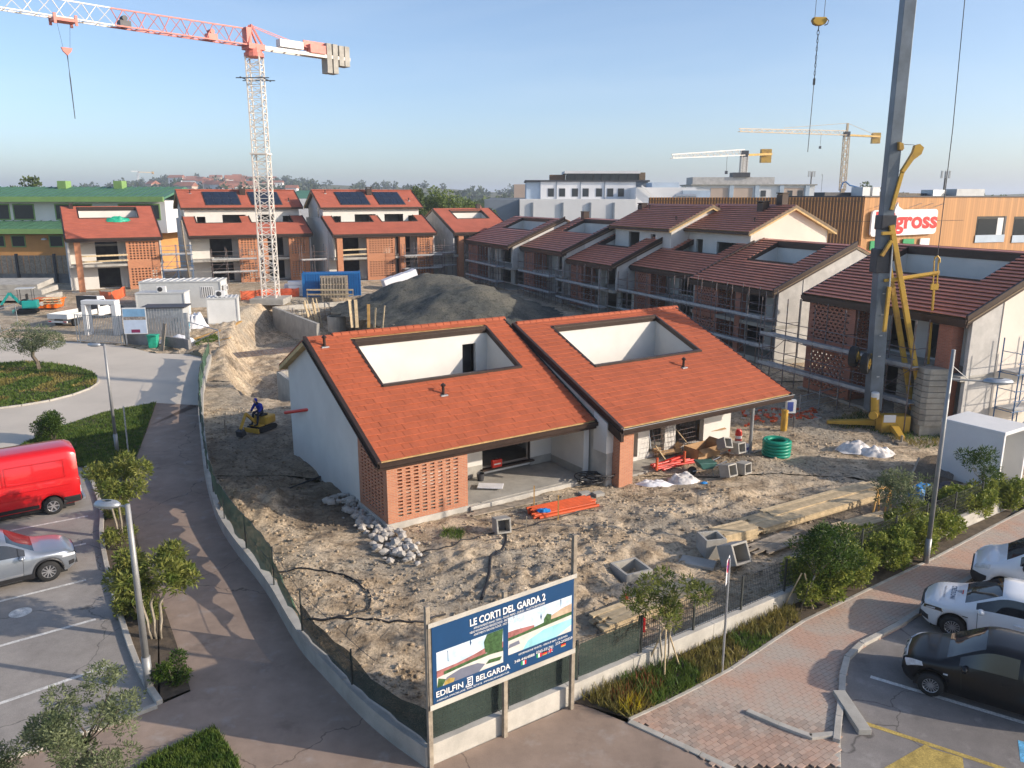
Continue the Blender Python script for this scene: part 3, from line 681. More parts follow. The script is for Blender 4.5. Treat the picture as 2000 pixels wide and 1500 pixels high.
def facade2(t, ze, sl, L, Dp):
    top = lambda y: ze + sl * y - .25
    b = MB(); b.box(.22, .30, -.2, .98, 1.05, 2.55); b.build('brick_pier', K['brick'], t)
    w_ = MB(); gablewall(w_, -.12, .32, [(.75, top(.75)), (Dp, top(Dp)), (Dp + 3.6, top(Dp) - 3.6 * sl)], -.3); w_.build('party_wall', K['concrete_pale'], t)
    w_ = MB(); gablewall(w_, -.16, .40, [(.735, top(.735) - .02), (1.6, top(1.6) - .02)], 1.45); w_.build('party_wall_render', K['plaster'], t)
    w_ = MB(); holewall(w_, .2, 9.25, 2.3, .28, -.1, top(2.3), [(1.2, 3.05, .3, 2.5), (3.75, 4.75, .3, 2.5), (5.45, 7.35, .3, 2.5)]); w_.build('front_wall', K['plaster'], t)
    w_ = MB(); gablewall(w_, 9.0, .28, [(2.58, top(2.58)), (Dp, top(Dp)), (Dp + 3.6, top(Dp) - 3.6 * sl)], -.3); w_.build('side_wall', K['plaster'], t)
    w_ = MB(); w_.box(.2, 11.2, 0, 9.0, 11.5, 4.2); w_.build('rear_wall', K['plaster'], t)
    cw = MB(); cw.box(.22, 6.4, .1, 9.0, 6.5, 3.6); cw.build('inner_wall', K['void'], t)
    s = MB(); s.box(-.1, .95, -.3, 9.2, 11.2, .12); s.build('floor_slab', K['concrete'], t)
    c = MB(); c.tube((8.37, .25, -.1), (8.37, .25, 2.6), .085, 14); c.cbox((8.37, .25, .1), (.3, .3, .03)); c.build('steel_column', K['pole'], t, smooth=False)
    lw = MB(); lw.box(8.0, .1, -.1, 9.6, .3, .12); lw.build('terrace_edge', K['concrete'], t)
H1, H1R = front_house('house', 'nearest house, orange tiled roof with perforated brick screen corner', (-4.77, 26.85, 0), 9.95, 7.32, .473, (1.9, 8.65, 3.78, 6.77), True, False, facade1)
H2, H2R = front_house('house', 'near house with orange tiled roof propped on a grey steel column', (4.51, 31.17, 0), 10.75, 8.1, .404, (1.8, 8.7, 4.06, 7.45), False, True, facade2)
for r_, pts in ((H1R, [(.57, 6.57), (4.15, 2.79)]), (H2R, [(6.5, 3.04)])):
    sl_ = .473 if r_ is H1R else .404
    for x, y in pts: vent_pipe(r_, x, y, 2.75 + sl_ * y)
# ------------------------------------------------------------------ two-storey court houses
def court_house(label, o, rz, L, ze, sl, Dp, tm, bm_, screens, opening=None, tongues=None, upper=None, joined=False, gauge=.36, cols=(), wallm='plaster', rightm=None, stagger=True, base=None, solar=False, chim=(), hm=1.0, sidewin=False, trimm='trim', recess=2.6, holes=None, planks=()):
    zg = ramp(o[1]) if base is None else base
    t = thing('house', label, 'house', (o[0], o[1], zg), rz); h = ze - zg; f1 = h * .5 + .05
    hole = opening if opening else None
    if tongues: hole = [(a, b, y0, 99) for a, b, y0 in tongues]
    rf = MB()
    hl = hole if isinstance(hole, list) else ([hole] if hole else [])
    ysp = sorted({0, Dp, *[min(max(q[i], 0), Dp) for q in hl for i in (2, 3)]})
    for i in range(len(ysp) - 1):
        for a, b in spans(0, L, ysp[i], ysp[i + 1], hl or None): roofslab(rf, a, b, ysp[i], ysp[i + 1], h, sl, .24)
    zr = h + sl * Dp
    if not upper:
        rf.prism([(0, Dp, zr - .045), (0, Dp + 3.2, zr - 3.2 * sl), (0, Dp + 3.2, zr - 3.2 * sl - .2), (0, Dp, zr - .24)], (L, 0, 0))
    roof = rf.build('roof', K['trim_warm'], t)
    jm = MB()
    for ya, yb in tile_rows(0, Dp, gauge):
        for a, b in spans(.02, L - .02, ya, yb, hl or None):
            cm = jm if joined else MB(); coursemesh(cm, a, b, ya, yb, h, sl, .13 if not joined else .045, .05, .06)
            if not joined: cm.build('tile_course', tm, roof)
    if joined: jm.build('tile_courses', tm, roof, kind='stuff')
    if not upper:
        b_ = MB(); b_.prism([(.02, Dp, zr + .05), (.02, Dp + 3.2, zr - 3.2 * sl + .06), (.02, Dp + 3.2, zr - 3.2 * sl + .01), (.02, Dp, zr)], (L - .04, 0, 0)); b_.build('rear_tiles', tm, roof)
    g = MB(); g.box(-.06, -.16, h - .22, L + .06, -.03, h - .02); g.box(-.03, -.04, h - .42, L + .03, .06, h - .08); g.build('gutter', K['trim'], t)
    for xa, xb in ((-.08, .05), (L - .05, L + .08)):
        e_ = .2 if xa > 0 and not joined else 0; v = MB(); v.prism([(xa, -.06, h + .07 + e_ * .6), (xa, Dp, zr + .10 + e_), (xa, Dp, zr - .28), (xa, -.06, h - .30)], (xb - xa, 0, 0)); v.build('verge_trim', K['trim'], t)
        v = MB(); xo = xa - .03 if xa < 0 else xb - .01; v.prism([(xo, -.06, h - .10), (xo, Dp, zr - .06), (xo, Dp, zr - .13), (xo, -.06, h - .17)], (.04, 0, 0)); v.build('verge_moulding', K['trim_warm'], t)
    zt = lambda y: h + sl * y + .09
    if opening:
        a, b, y0, y1 = opening; ot = MB()
        for p in (a, b): ot.prism([(p - .05, y0, zt(y0)), (p - .05, y1, zt(y1)), (p - .05, y1, zt(y1) - .34), (p - .05, y0, zt(y0) - .34)], (.1, 0, 0))
        ot.box(a, y1 - .1, zt(y1) - .42, b, y1 + .05, zt(y1) + .02); ot.box(a, y0 - .05, zt(y0) - .3, b, y0 + .05, zt(y0)); ot.build('opening_trim', K['trim'], t)
        tw = MB(); zf = f1 + 2.0
        dx = b - 1.9 if not joined else b - 1.9
        holewall(tw, a, b, y1 - .05, .18, zf, zt(y1) - .38, [(dx, dx + .85, zf, zf + 2.1)] if b - a > 6 else [])
        gablewall(tw, a - .15, .16, [(y0, zt(y0) - .3), (y1, zt(y1) - .3)], zf); gablewall(tw, b - .01, .16, [(y0, zt(y0) - .3), (y1, zt(y1) - .3)], zf)
        tw.build('terrace_wall', K['plaster'], t); tf = MB(); tf.box(a, y0 - .1, zf - .2, b, y1 + .8, zf); tf.build('terrace_floor', K['concrete'], t)
    if tongues:
        for a, b, y0 in tongues:
            tf = MB(); zf = zt(y0) - .75; tf.box(a - .1, y0, zf - .15, b + .1, Dp + .3, zf); tf.build('terrace_floor', K['concrete'], t)
            ot = MB()
            for p in (a, b): ot.prism([(p - .05, y0, zt(y0)), (p - .05, Dp, zt(Dp)), (p - .05, Dp, zt(Dp) - .45), (p - .05, y0, zt(y0) - .45)], (.1, 0, 0))
            ot.box(a, y0 - .04, zt(y0) - .3, b, y0 + .05, zt(y0)); ot.build('opening_trim', K['trim'], t)
    top = lambda y: h + sl * min(y, Dp) - .26 - (sl * (y - Dp) if y > Dp else 0)
    yb = (Dp + 3.0) if not upper else upper['y'] + 2 * upper['d'] - .6
    prof = [(recess, top(recess)), (Dp, top(Dp)), (yb, top(yb) if not upper else top(Dp))]
    for xx, mm, nm in ((.06, wallm, 'side_wall'), (L - .30, rightm or wallm, 'side_wall')):
        w_ = MB(); gablewall(w_, xx, .25, prof, -.4); w_.build(nm, K[mm], t)
        w_ = MB(); gablewall(w_, xx + .01, .20, [(.55, top(.55)), (recess, top(recess))], f1 if xx < 1 or not rightm else -.4)
        w_.build('porch_wall', K['plaster_raw'], t)
    hs = holes or [(L * .40, L * .62), (L * .70, L * .92)]
    w_ = MB(); holewall(w_, .3, L - .3, recess, .22, -.4, top(recess), [(a, b, z0, z1) for a, b in hs for z0, z1 in ((.2, 2.45), (f1 + .1, f1 + 2.4))]); w_.build('front_wall', K[wallm], t)
    w_ = MB(); w_.box(.3, yb - .2, -.4, L - .3, yb, top(yb) if not upper else top(Dp)); w_.build('rear_wall', K[wallm], t)
    ys_ = .36 if joined else .18; s = MB(); s.box(.08, ys_, f1 - .26, L - .08, recess, f1); s.build('balcony_slab', K['concrete'], t)
    s = MB(); s.box(.3, recess + .2, f1 - .26, L - .3, yb - .2, f1); s.box(.02, .1, -.5, L - .02, yb, .08); s.build('floor_slab', K['concrete'], t)
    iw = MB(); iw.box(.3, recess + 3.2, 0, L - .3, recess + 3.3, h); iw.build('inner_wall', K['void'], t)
    for a, b in screens:
        for z0, z1 in ((.1, f1 - .27), (f1 + .02, h - .32)):
            b_ = MB(); screen(b_, a, b, .32, z0, z1, .12, pitch=.36, hole=.20, margin=.30, stagger=stagger, hmul=2.1 if joined else 1.5, solid=(2, 1)); b_.build('brick_screen', bm_, t, kind='stuff')
        b_ = MB(); b_.box(a, .315 if joined else .17, f1 - .268, b, .44, f1 + .018); b_.build('brick_band', bm_, t)
        b_ = MB()
        for z0, z1 in ((.1, f1 - .27), (f1 + .02, h - .32)): screen(b_, .46, 1.9, b - .12, z0, z1, .12, pitch=.36, hole=.20, margin=.1, axis='y', hmul=1.5)
        b_.build('brick_return', bm_, t, kind='stuff')
    for q in cols:
        x, w0, kind_ = q; c = MB(); yp = .14 if kind_ == 'brick' else .3; c.box(x, yp, -.3, x + w0, yp + w0, h - .3); c.build('brick_pier' if kind_ == 'brick' else 'concrete_column', bm_ if kind_ == 'brick' else K['concrete'], t)
    for a, b in planks:
        for z0 in (f1 + .35, f1 + .95):
            pk = MB(); pk.bar((a, .22, z0), (b, .20, z0 + .05), .03, .18); pk.build('guard_board', K['plank'], t)
    if upper:
        U = upper; x0, x1, y0, zu, d = U['x0'], U['x1'], U['y'], U['ze'] - zg, U['d']; su = U['sl']; zur = zu + su * d
        ur = MB(); E0 = y0 - .5
        def zs(y): return zu + su * (y - E0)
        ur.prism([(x0 - .4, E0, zs(E0) - .04), (x0 - .4, E0 + d, zs(E0 + d) - .04), (x0 - .4, E0 + 2 * d, zs(E0) - .04), (x0 - .4, E0 + 2 * d, zs(E0) - .24), (x0 - .4, E0 + d, zs(E0 + d) - .24), (x0 - .4, E0, zs(E0) - .24)], (x1 - x0 + .8, 0, 0))
        uo = ur.build('upper_roof', K['larch'] if not joined else K['trim_warm'], t); jm = MB()
        for ya, yb_ in tile_rows(0, d, gauge):
            cm = jm if joined else MB(); coursemesh(cm, x0 - .42, x1 + .42, ya, yb_, zu, su, .13 if not joined else .045, .05, .06)
            cm.v = [(p[0], p[1] + E0, p[2]) for p in cm.v] if not joined else cm.v
            if not joined: cm.build('tile_course', tm, uo)
        if joined: jm.v = [(p[0], p[1] + E0, p[2]) for p in jm.v]; jm.build('tile_courses', tm, uo, kind='stuff')
        b_ = MB(); b_.prism([(x0 - .4, E0 + d, zs(E0 + d) + .04), (x0 - .4, E0 + 2 * d, zs(E0) + .05), (x0 - .4, E0 + 2 * d, zs(E0)), (x0 - .4, E0 + d, zs(E0 + d))], (x1 - x0 + .8, 0, 0)); b_.build('rear_tiles', tm, uo)
        rc = MB(); rc.prism([(x0 - .44, E0 + d - .16, zs(E0 + d) + .02), (x0 - .44, E0 + d, zs(E0 + d) + .13), (x0 - .44, E0 + d + .16, zs(E0 + d) + .02)], (x1 - x0 + .88, 0, 0)); rc.build('ridge_cap', tm, uo)
        g = MB(); g.box(x0 - .45, E0 - .14, zu - .2, x1 + .45, E0 - .02, zu); g.build('gutter', K['trim'], t)
        for xa in (x0 - .46, x1 + .38):
            v = MB(); v.prism([(xa, E0 - .05, zs(E0) + .08), (xa, E0 + d, zs(E0 + d) + .1), (xa, E0 + 2 * d, zs(E0) + .08), (xa, E0 + 2 * d, zs(E0) - .16), (xa, E0 + d, zs(E0 + d) - .14), (xa, E0 - .05, zs(E0) - .16)], (.08, 0, 0)); v.build('verge_trim', K['trim_warm' if trimm == 'trim' else 'trim'], t)
            v = MB(); v.prism([(xa + .01, E0, zs(E0) - .16), (xa + .01, E0 + d, zs(E0 + d) - .14), (xa + .01, E0 + 2 * d, zs(E0) - .16), (xa + .01, E0 + 2 * d, zs(E0) - .30), (xa + .01, E0 + d, zs(E0 + d) - .28), (xa + .01, E0, zs(E0) - .30)], (.06, 0, 0)); v.build('barge_board', K['larch'], t)
        w_ = MB(); holewall(w_, x0, x1, y0, .22, top(Dp) - 1.4, zu + .05, U['wins']); w_.build('upper_wall', K[U.get('m', 'plaster')], t)
        for a, b, z0, z1 in U['wins']:
            wg = MB(); wg.box(a - .05, y0 + 1.6, z0 - .1, b + .05, y0 + 1.65, z1 + .1); wg.build('upper_room_wall', K['void'], t)
        for xx, nm in ((x0, 0), (x1 - .22, 1)):
            w_ = MB(); gablewall(w_, xx, .22, [(y0 + .22, zs(y0 + .22) - .27), (E0 + d, zs(E0 + d) - .27), (E0 + 2 * d - .6, zs(E0) + .6 * su - .27)], top(Dp) - 3); w_.build('gable_wall', K[U.get('side', U.get('m', 'plaster'))], t)
        w_ = MB(); w_.box(x0, E0 + 2 * d - .8, 0, x1, E0 + 2 * d - .6, zu); w_.build('upper_rear_wall', K['plaster'], t)
        if sidewin:
            sw = MB(); sw.box(x0 - .02, E0 + d * .55, zu - 1.3, x0 + .04, E0 + d * .55 + .7, zu - .1); sw.build('side_window', K['wdark'], t)
        if solar:
            for a, b in solar:
                so_ = MB(); so_.prism([(a, E0 + .4, zs(E0 + .4) + .09), (a, E0 + d * .86, zs(E0 + d * .86) + .09), (a, E0 + d * .86, zs(E0 + d * .86) + .13), (a, E0 + .4, zs(E0 + .4) + .13)], (b - a, 0, 0)); fr = so_.build('solar_array_frame', K['dgrey'], t)
                n = 4; wd = (b - a - .16) / n
                for i in range(n):
                    for j in range(2):
                        ya = E0 + .48 + j * (d * .86 - .5) / 2; yb2 = ya + (d * .86 - .5) / 2 - .08; xa = a + .08 + i * wd
                        pm = MB(); pm.prism([(xa, ya, zs(ya) + .135), (xa, yb2, zs(yb2) + .135), (xa, yb2, zs(yb2) + .15), (xa, ya, zs(ya) + .15)], (wd - .05, 0, 0)); pm.build('solar_panel', K['solar'], fr)
        for cx, cy, cw, chh in chim:
            c = MB(); zc = zs(min(cy, E0 + d)); c.box(cx, cy, zc - .5, cx + cw, cy + cw * .9, zc + chh); c.box(cx - .05, cy - .05, zc + chh + .12, cx + cw + .05, cy + cw * .9 + .05, zc + chh + .2)
            for q in (.02, cw - .08): c.box(cx + q, cy + .05, zc + chh, cx + q + .06, cy + cw * .9 - .05, zc + chh + .12)
            c.build('chimney', K['trim'], uo)
        for cx, cy in ((x0 + 1.2, E0 + d * .8), (x1 - 1.0, E0 + d * .35)): vent_pipe(uo, cx, cy, zs(cy), .35)
    else:
        for cx, cy, cw, chh in chim:
            c = MB(); zc = h + sl * cy; c.box(cx, cy, zc - .5, cx + cw, cy + cw, zc + chh); c.box(cx - .04, cy - .04, zc + chh, cx + cw + .04, cy + cw + .04, zc + chh + .08); c.build('chimney', K['trim'], roof)
    return t
RZ = R(-67.3); LZ = R(28)
DK, LF = K['tile_dark'], K['tile_left']
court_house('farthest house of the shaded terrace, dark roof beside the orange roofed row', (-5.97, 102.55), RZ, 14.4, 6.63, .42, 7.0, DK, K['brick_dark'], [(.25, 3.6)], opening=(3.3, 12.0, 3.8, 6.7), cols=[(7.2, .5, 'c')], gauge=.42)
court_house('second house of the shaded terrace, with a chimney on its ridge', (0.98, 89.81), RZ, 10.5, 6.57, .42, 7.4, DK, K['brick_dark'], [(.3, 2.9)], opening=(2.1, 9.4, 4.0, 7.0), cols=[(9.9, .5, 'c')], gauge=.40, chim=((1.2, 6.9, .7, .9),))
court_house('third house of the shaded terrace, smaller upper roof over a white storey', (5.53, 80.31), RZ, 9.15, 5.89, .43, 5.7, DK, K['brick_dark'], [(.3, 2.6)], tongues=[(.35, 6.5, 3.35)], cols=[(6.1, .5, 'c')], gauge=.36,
    upper=dict(x0=.6, x1=10.6, y=5.2, ze=9.15, d=4.6, sl=.45, m='plaster', side='plaster', wins=[(3.2, 5.2, 5.0, 7.3), (7.2, 8.0, 5.8, 7.2)]), chim=((-.2, 8.2, .8, .5),))
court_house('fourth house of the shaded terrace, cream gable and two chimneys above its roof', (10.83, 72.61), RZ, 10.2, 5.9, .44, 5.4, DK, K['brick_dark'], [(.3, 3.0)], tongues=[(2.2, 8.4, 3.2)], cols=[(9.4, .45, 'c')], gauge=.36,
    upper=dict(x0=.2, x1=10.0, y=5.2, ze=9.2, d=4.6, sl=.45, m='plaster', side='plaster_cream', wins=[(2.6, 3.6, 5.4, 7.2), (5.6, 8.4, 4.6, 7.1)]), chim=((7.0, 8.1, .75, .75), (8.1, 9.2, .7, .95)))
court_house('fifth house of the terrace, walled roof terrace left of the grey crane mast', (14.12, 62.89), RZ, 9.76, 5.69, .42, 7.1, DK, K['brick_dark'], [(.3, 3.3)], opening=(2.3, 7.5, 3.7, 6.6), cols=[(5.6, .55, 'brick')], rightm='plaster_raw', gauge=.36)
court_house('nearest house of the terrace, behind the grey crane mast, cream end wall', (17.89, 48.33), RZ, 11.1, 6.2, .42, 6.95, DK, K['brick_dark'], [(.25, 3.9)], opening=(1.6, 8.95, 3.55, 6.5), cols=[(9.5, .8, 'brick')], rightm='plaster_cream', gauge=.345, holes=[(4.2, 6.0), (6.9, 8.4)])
court_house('leftmost orange roofed house, green sheet lying on its roof', (-48.5, 86.9), R(30), 9.7, 7.6, .46, 7.2, LF, K['brick_left'], [(5.9, 9.3)], opening=(1.7, 7.9, 4.4, 6.9), cols=[(.75, .62, 'brick')], joined=True, stagger=False, chim=((.9, 6.6, .4, .6),), planks=((1.3, 6.0),), holes=[(2.9, 5.2), (6.2, 8.6)])
WB = [(1.7, 2.9, 8.1 - 1.75, 9.5 - 1.75), (4.9, 8.0, 6.0, 8.3), (9.0, 11.2, 6.0, 8.3), (12.0, 13.0, 6.4, 8.0)]
court_house('orange roofed pair of houses directly behind the white tower crane', (-37.83, 93.69), LZ, 14.5, 7.6, .42, 4.9, LF, K['brick_left'], [(5.6, 7.9), (11.6, 14.1)], tongues=[(1.4, 6.6, 3.1), (7.8, 12.9, 3.1)], cols=[(8.3, .7, 'brick')], joined=True, stagger=False, wallm='plaster',
    upper=dict(x0=.3, x1=14.2, y=5.2, ze=10.75, d=4.2, sl=.5, m='plaster', wins=[(1.7, 2.7, 6.3, 7.9), (4.7, 7.5, 5.6, 8.1), (9.0, 11.0, 5.6, 8.1), (12.1, 13.0, 6.3, 7.9)]), solar=((2.9, 7.1), (8.4, 12.2)), chim=((7.4, 7.6, .7, .9),), sidewin=True, holes=[(2.6, 5.2), (9.0, 11.4)], trimm='x')
court_house('orange roofed pair of houses behind the blue container', (-21.69, 97.03), LZ, 13.55, 7.6, .42, 4.9, LF, K['brick_left'], [(4.3, 8.0), (11.0, 13.2)], tongues=[(1.3, 6.2, 3.1), (7.3, 12.2, 3.1)], cols=[(.5, .7, 'brick'), (8.6, .7, 'brick')], joined=True, stagger=False,
    upper=dict(x0=.3, x1=13.2, y=5.2, ze=10.75, d=4.2, sl=.5, m='plaster', wins=[(1.6, 2.6, 6.3, 7.9), (4.4, 7.2, 5.6, 8.1), (8.4, 11.0, 5.6, 8.1), (11.7, 12.6, 6.3, 7.9)]), solar=((2.7, 6.6), (7.8, 11.4)), chim=((6.9, 7.6, .7, .9),), sidewin=True, holes=[(1.4, 4.0), (9.0, 10.9)], planks=((1.2, 4.2),), trimm='x')
court_house('small orange roofed house in the gap beside the shaded terrace', (-7.42, 103.0), LZ, 8.6, 7.6, .40, 7.2, LF, K['brick_left'], [], opening=(2.2, 7.0, 3.9, 6.6), cols=[(.7, .7, 'brick')], joined=True, wallm='plaster_raw', chim=((6.6, 7.0, .5, .6),))
# ------------------------------------------------------------------ boundary walls, fences, billboard
def offset_line(pts, d):
    out = []
    for i, p in enumerate(pts):
        a = pts[max(i - 1, 0)]; b = pts[min(i + 1, len(pts) - 1)]; t = (b - a); t.z = 0; t.normalize()
        out.append(Vector((p.x + t.y * -d, p.y + t.x * d, 0)))
    return out
def curvewall(mb, a, b, z0, z1):
    n = len(a); v = []
    for p, q in zip(a, b):
        zg = ramp(p.y); v += [(p.x, p.y, zg + z0), (p.x, p.y, zg + z1), (q.x, q.y, zg + z1), (q.x, q.y, zg + z0)]
    f = []
    for i in range(n - 1):
        for k in range(4): f.append((i * 4 + k, i * 4 + (k + 1) % 4, (i + 1) * 4 + (k + 1) % 4, (i + 1) * 4 + k))
    f += [(3, 2, 1, 0), tuple((n - 1) * 4 + k for k in range(4))]
    mb.add(v, f)
inner = offset_line(WALL_L, .24)
t = thing('boundary_wall', 'low concrete wall curving beside the brown footpath', 'wall', (0, 0, 0))
_i = 0
while _i < len(WALL_L) - 1:
    j = min(_i + 5, len(WALL_L) - 1)
    if len(WALL_L) - 1 - j < 2: j = len(WALL_L) - 1
    A_, B_ = list(WALL_L[_i:j + 1]), list(inner[_i:j + 1]); A_[-1] = A_[-2].lerp(A_[-1], .985); B_[-1] = B_[-2].lerp(B_[-1], .985)
    m_ = MB(); curvewall(m_, A_, B_, -.3, .50 - .004 * (_i % 3)); m_.build('wall_section', K['concrete'], t); _i = j
# net fence on it
mid = offset_line(WALL_L, .12); cum = [0]
for i in range(1, len(mid)): cum.append(cum[-1] + (mid[i] - mid[i - 1]).length)
def at_len(s):
    for i in range(1, len(mid)):
        if cum[i] >= s: return mid[i - 1].lerp(mid[i], (s - cum[i - 1]) / (cum[i] - cum[i - 1]))
    return mid[-1]
fn = thing('net_fence', 'green shade net on posts along the curved low wall', 'fence')
nb = 15; rng = random.Random(3); tot = cum[-1]; lens = [tot * i / nb for i in range(nb + 1)]
for i, s_ in enumerate(lens):
    p = at_len(s_); z = ramp(p.y); q = MB(); q.tube((p.x, p.y, z + .4), (p.x + rng.uniform(-.03, .03), p.y, z + (1.75 if i < nb - 1 else 1.45)), .024, 6); q.build('post', K['fencewire'], fn)
for i in range(nb):
    g = MB(); n = 8; rows = 5; V = []
    lo0, lo1 = rng.uniform(.60, .80), rng.uniform(.62, .86); hi = 1.72 if 2 < i < nb - 3 else (1.5 if i <= 2 else 1.35)
    for a in range(n + 1):
        p = at_len(lens[i] + (lens[i + 1] - lens[i]) * a / n); z = ramp(p.y); lo = lo0 + (lo1 - lo0) * a / n + .10 * math.sin(a * 1.3 + i)
        if i >= nb - 2: lo = .52
        for b in range(rows + 1):
            f_ = b / rows; bul = .07 * math.sin(PI * a / n) * math.sin(PI * f_ + i) + .025 * math.sin(a * 2.1 + b)
            top = hi - .10 * math.sin(PI * a / n) - (.5 * (a / n) if i == nb - 3 else 0)
            V.append((p.x + bul, p.y + bul * .5, z + lo + (top - lo) * f_))
    g.add(V, [(a * (rows + 1) + b, (a + 1) * (rows + 1) + b, (a + 1) * (rows + 1) + b + 1, a * (rows + 1) + b + 1) for a in range(n) for b in range(rows)])
    g.build('net_panel', K['netgreen'] if i < nb - 2 else K['netdark'], fn, smooth=True)
for h_ in (1.70, 1.1):
    q = MB(); q.path([Vector((p.x, p.y, ramp(p.y) + h_)) for p in mid[6:-6]], .008, 4); q.build('tension_wire', K['fencewire'], fn)
# wall under and beyond the billboard
WEND = (WALL_R_END - CORNER).length
RD = (WALL_R_END - CORNER); RD.z = 0; RD.normalize(); RN = Vector((-RD.y, RD.x, 0))
def onR(s, off=0, z=0): p = CORNER + RD * s + RN * off; return Vector((p.x, p.y, z))
def sR(u, v):
    """distance along the right wall where the photo shows u"""
    return (G(u, v) - CORNER).dot(RD)
RZW = math.atan2(RD.y, RD.x)
t = thing('boundary_wall', 'straight low concrete wall under the blue billboard and wire fence', 'wall', CORNER, RZW)
s0 = 0
for s1 in (2.0, 3.9, 6.0, 9.0, 12.5, 16.0, WEND):
    m_ = MB(); m_.box(s0 + .004, 0, -.3, s1 - .004, .24, .50); m_.build('wall_section', K['concrete_pale'], t, bevel=.01); s0 = s1
def wire_fence(name, label, s0, s1, h0, h1, net=None, pitch=.10, post=2.0, rows=6):
    f = thing(name, label, 'fence', CORNER, RZW); n = max(1, round((s1 - s0) / post))
    for i in range(n + 1):
        x = s0 + (s1 - s0) * i / n; q = MB(); q.box(x - .025, .09, .35, x + .025, .14, h1 + .06); q.build('post', K['fencewire'], f)
    for i in range(n):
        a = s0 + (s1 - s0) * i / n; b = s0 + (s1 - s0) * (i + 1) / n; g = MB(); x = a + .03
        while x < b: g.box(x - .004, .10, h0, x + .004, .108, h1); x += pitch
        for k in range(rows + 1): z = h0 + (h1 - h0) * k / rows; g.box(a, .108, z - .005, b, .116, z + .005)
        g.build('wire_panel', K['fencewire'], f)
        if net:
            V = []; g = MB()
            for ii in range(9):
                for jj in range(5):
                    V.append((a + .03 + (b - a - .06) * ii / 8, .075 + .012 * math.sin(ii * 1.7 + jj * 2.2 + i), h0 + .02 + (h1 - h0 - .04) * jj / 4))
            g.add(V, [(ii * 5 + jj, (ii + 1) * 5 + jj, (ii + 1) * 5 + jj + 1, ii * 5 + jj + 1) for ii in range(8) for jj in range(4)]); g.build('net_panel', net, f, smooth=True)
    return f
S_G = sR(1232, 1300)
wire_fence('mesh_fence', 'dark green netted fence panels below and right of the billboard', .15, S_G, .56, 1.50, K['netdark'], .11, 1.75)
wire_fence('mesh_fence', 'bare dark wire fence in front of the sawn timber stacks', S_G + .08, WEND - 3, .56, 1.50, None, .075, 2.0, 7)
# billboard
LP, MP, RP = G(843, 1500), G(985, 1440), G(1117, 1385)
bb = thing('billboard', 'large blue site billboard on wooden posts at the wall corner', 'billboard', LP, math.atan2(RP.y - LP.y, RP.x - LP.x))
BW = (RP - LP).length
zl0, zl1 = D(845, 1388, LP.y).z, D(838, 1225, LP.y).z; zr0, zr1 = D(1120, 1275, RP.y).z, D(1122, 1125, RP.y).z
ZB, ZT = (zl0 + zr0) / 2, (zl1 + zr1) / 2; SH = ((zr0 - zl0) + (zr1 - zl1)) / 2 / BW
for x, top in ((0.0, D(828, 1185, LP.y).z), (BW * .5, ZT + .2), (BW, D(1117, 1045, RP.y).z)):
    q = MB(); q.box(x - .05, -.02, -.05, x + .05, .08, top + SH * 0); q.build('post', K['plank_grey'], bb, bevel=.006)
BX0, BX1 = -.02, BW + .02; BH = ZT - ZB
q = MB(); q.prism([(BX0, -.04, ZB), (BX1, -.04, ZB + SH * BW), (BX1, -.04, ZT + SH * BW), (BX0, -.04, ZT)], (0, .025, 0)); q.build('backing_board', K['plank_grey'], bb)
def bbp(x, z): return Vector((BX0 + x * (BX1 - BX0), 0, ZB + SH * x * BW + z * BH))
def bquad(name, pts, m, dep, parent=bb):
    q = MB(); q.quad(*[(bbp(*p).x, -.045 - dep, bbp(*p).z) for p in pts]); return q.build(name, m, parent)
bn = MB(); V = []
for i in range(21):
    for j in range(9):
        p = bbp(.02 + .96 * i / 20, .05 + .92 * j / 8); V.append((p.x, -.056 - .006 * math.sin(i * 1.9 + j * .9) * (1 if 0 < i < 20 and 0 < j < 8 else 0) * .4, p.z))
bn.add(V, [(i * 9 + j, (i + 1) * 9 + j, (i + 1) * 9 + j + 1, i * 9 + j + 1) for i in range(20) for j in range(8)]); BAN = bn.build('banner', K['sign_blue'], bb, smooth=True)
for z0, z1 in ((-.015, .05), (.965, 1.02)): bquad('banner_border', [(.0, z0), (1, z0), (1, z1), (0, z1)], K['concrete_pale'], .020)
def lettering(body, size, m, name='lettering', parent=None, loc=(0, 0, 0), rot=(PI / 2, 0, 0), align='LEFT', ext=.0008, shear=0.0, sx=1.0, bold=0.0, spacing=1.0):
    cu = bpy.data.curves.new('t', 'FONT'); cu.body = body; cu.size = size; cu.align_x = align; cu.extrude = ext; cu.shear = shear; cu.offset = bold; cu.resolution_u = 3; cu.space_character = spacing
    o = bpy.data.objects.new('t', cu); COL.objects.link(o)
    me = bpy.data.meshes.new_from_object(o.evaluated_get(bpy.context.evaluated_depsgraph_get())); bpy.data.objects.remove(o)
    me.materials.clear(); me.materials.append(m)
    o = bpy.data.objects.new(name, me); COL.objects.link(o); o.location = loc; o.rotation_euler = rot; o.scale = (sx, 1, 1)
    if parent: o.parent = parent
    o['kind'] = 'stuff'; return o
BSL = math.atan(SH)
def btext(s_, x, z, hgt, wid, m=None, bold=0.0):
    p = bbp(x, z); o = lettering(s_, hgt * 1.4, m or K['sign_white'], 'lettering', bb, (p.x, -.068, p.z), (PI / 2, -BSL, 0), bold=bold)
    w0 = max(v.co.x for v in o.data.vertices); o.scale = (wid * BW / w0, 1, 1); return o
btext('LE CORTI DEL GARDA 2', .255, .825, BH * .085, .52, bold=.006)
btext('APPARTAMENTI PIANO TERRA - PIANO PRIMO - DUPLEX - VILLETTA BIFAMILIARE', .28, .775, BH * .026, .49)
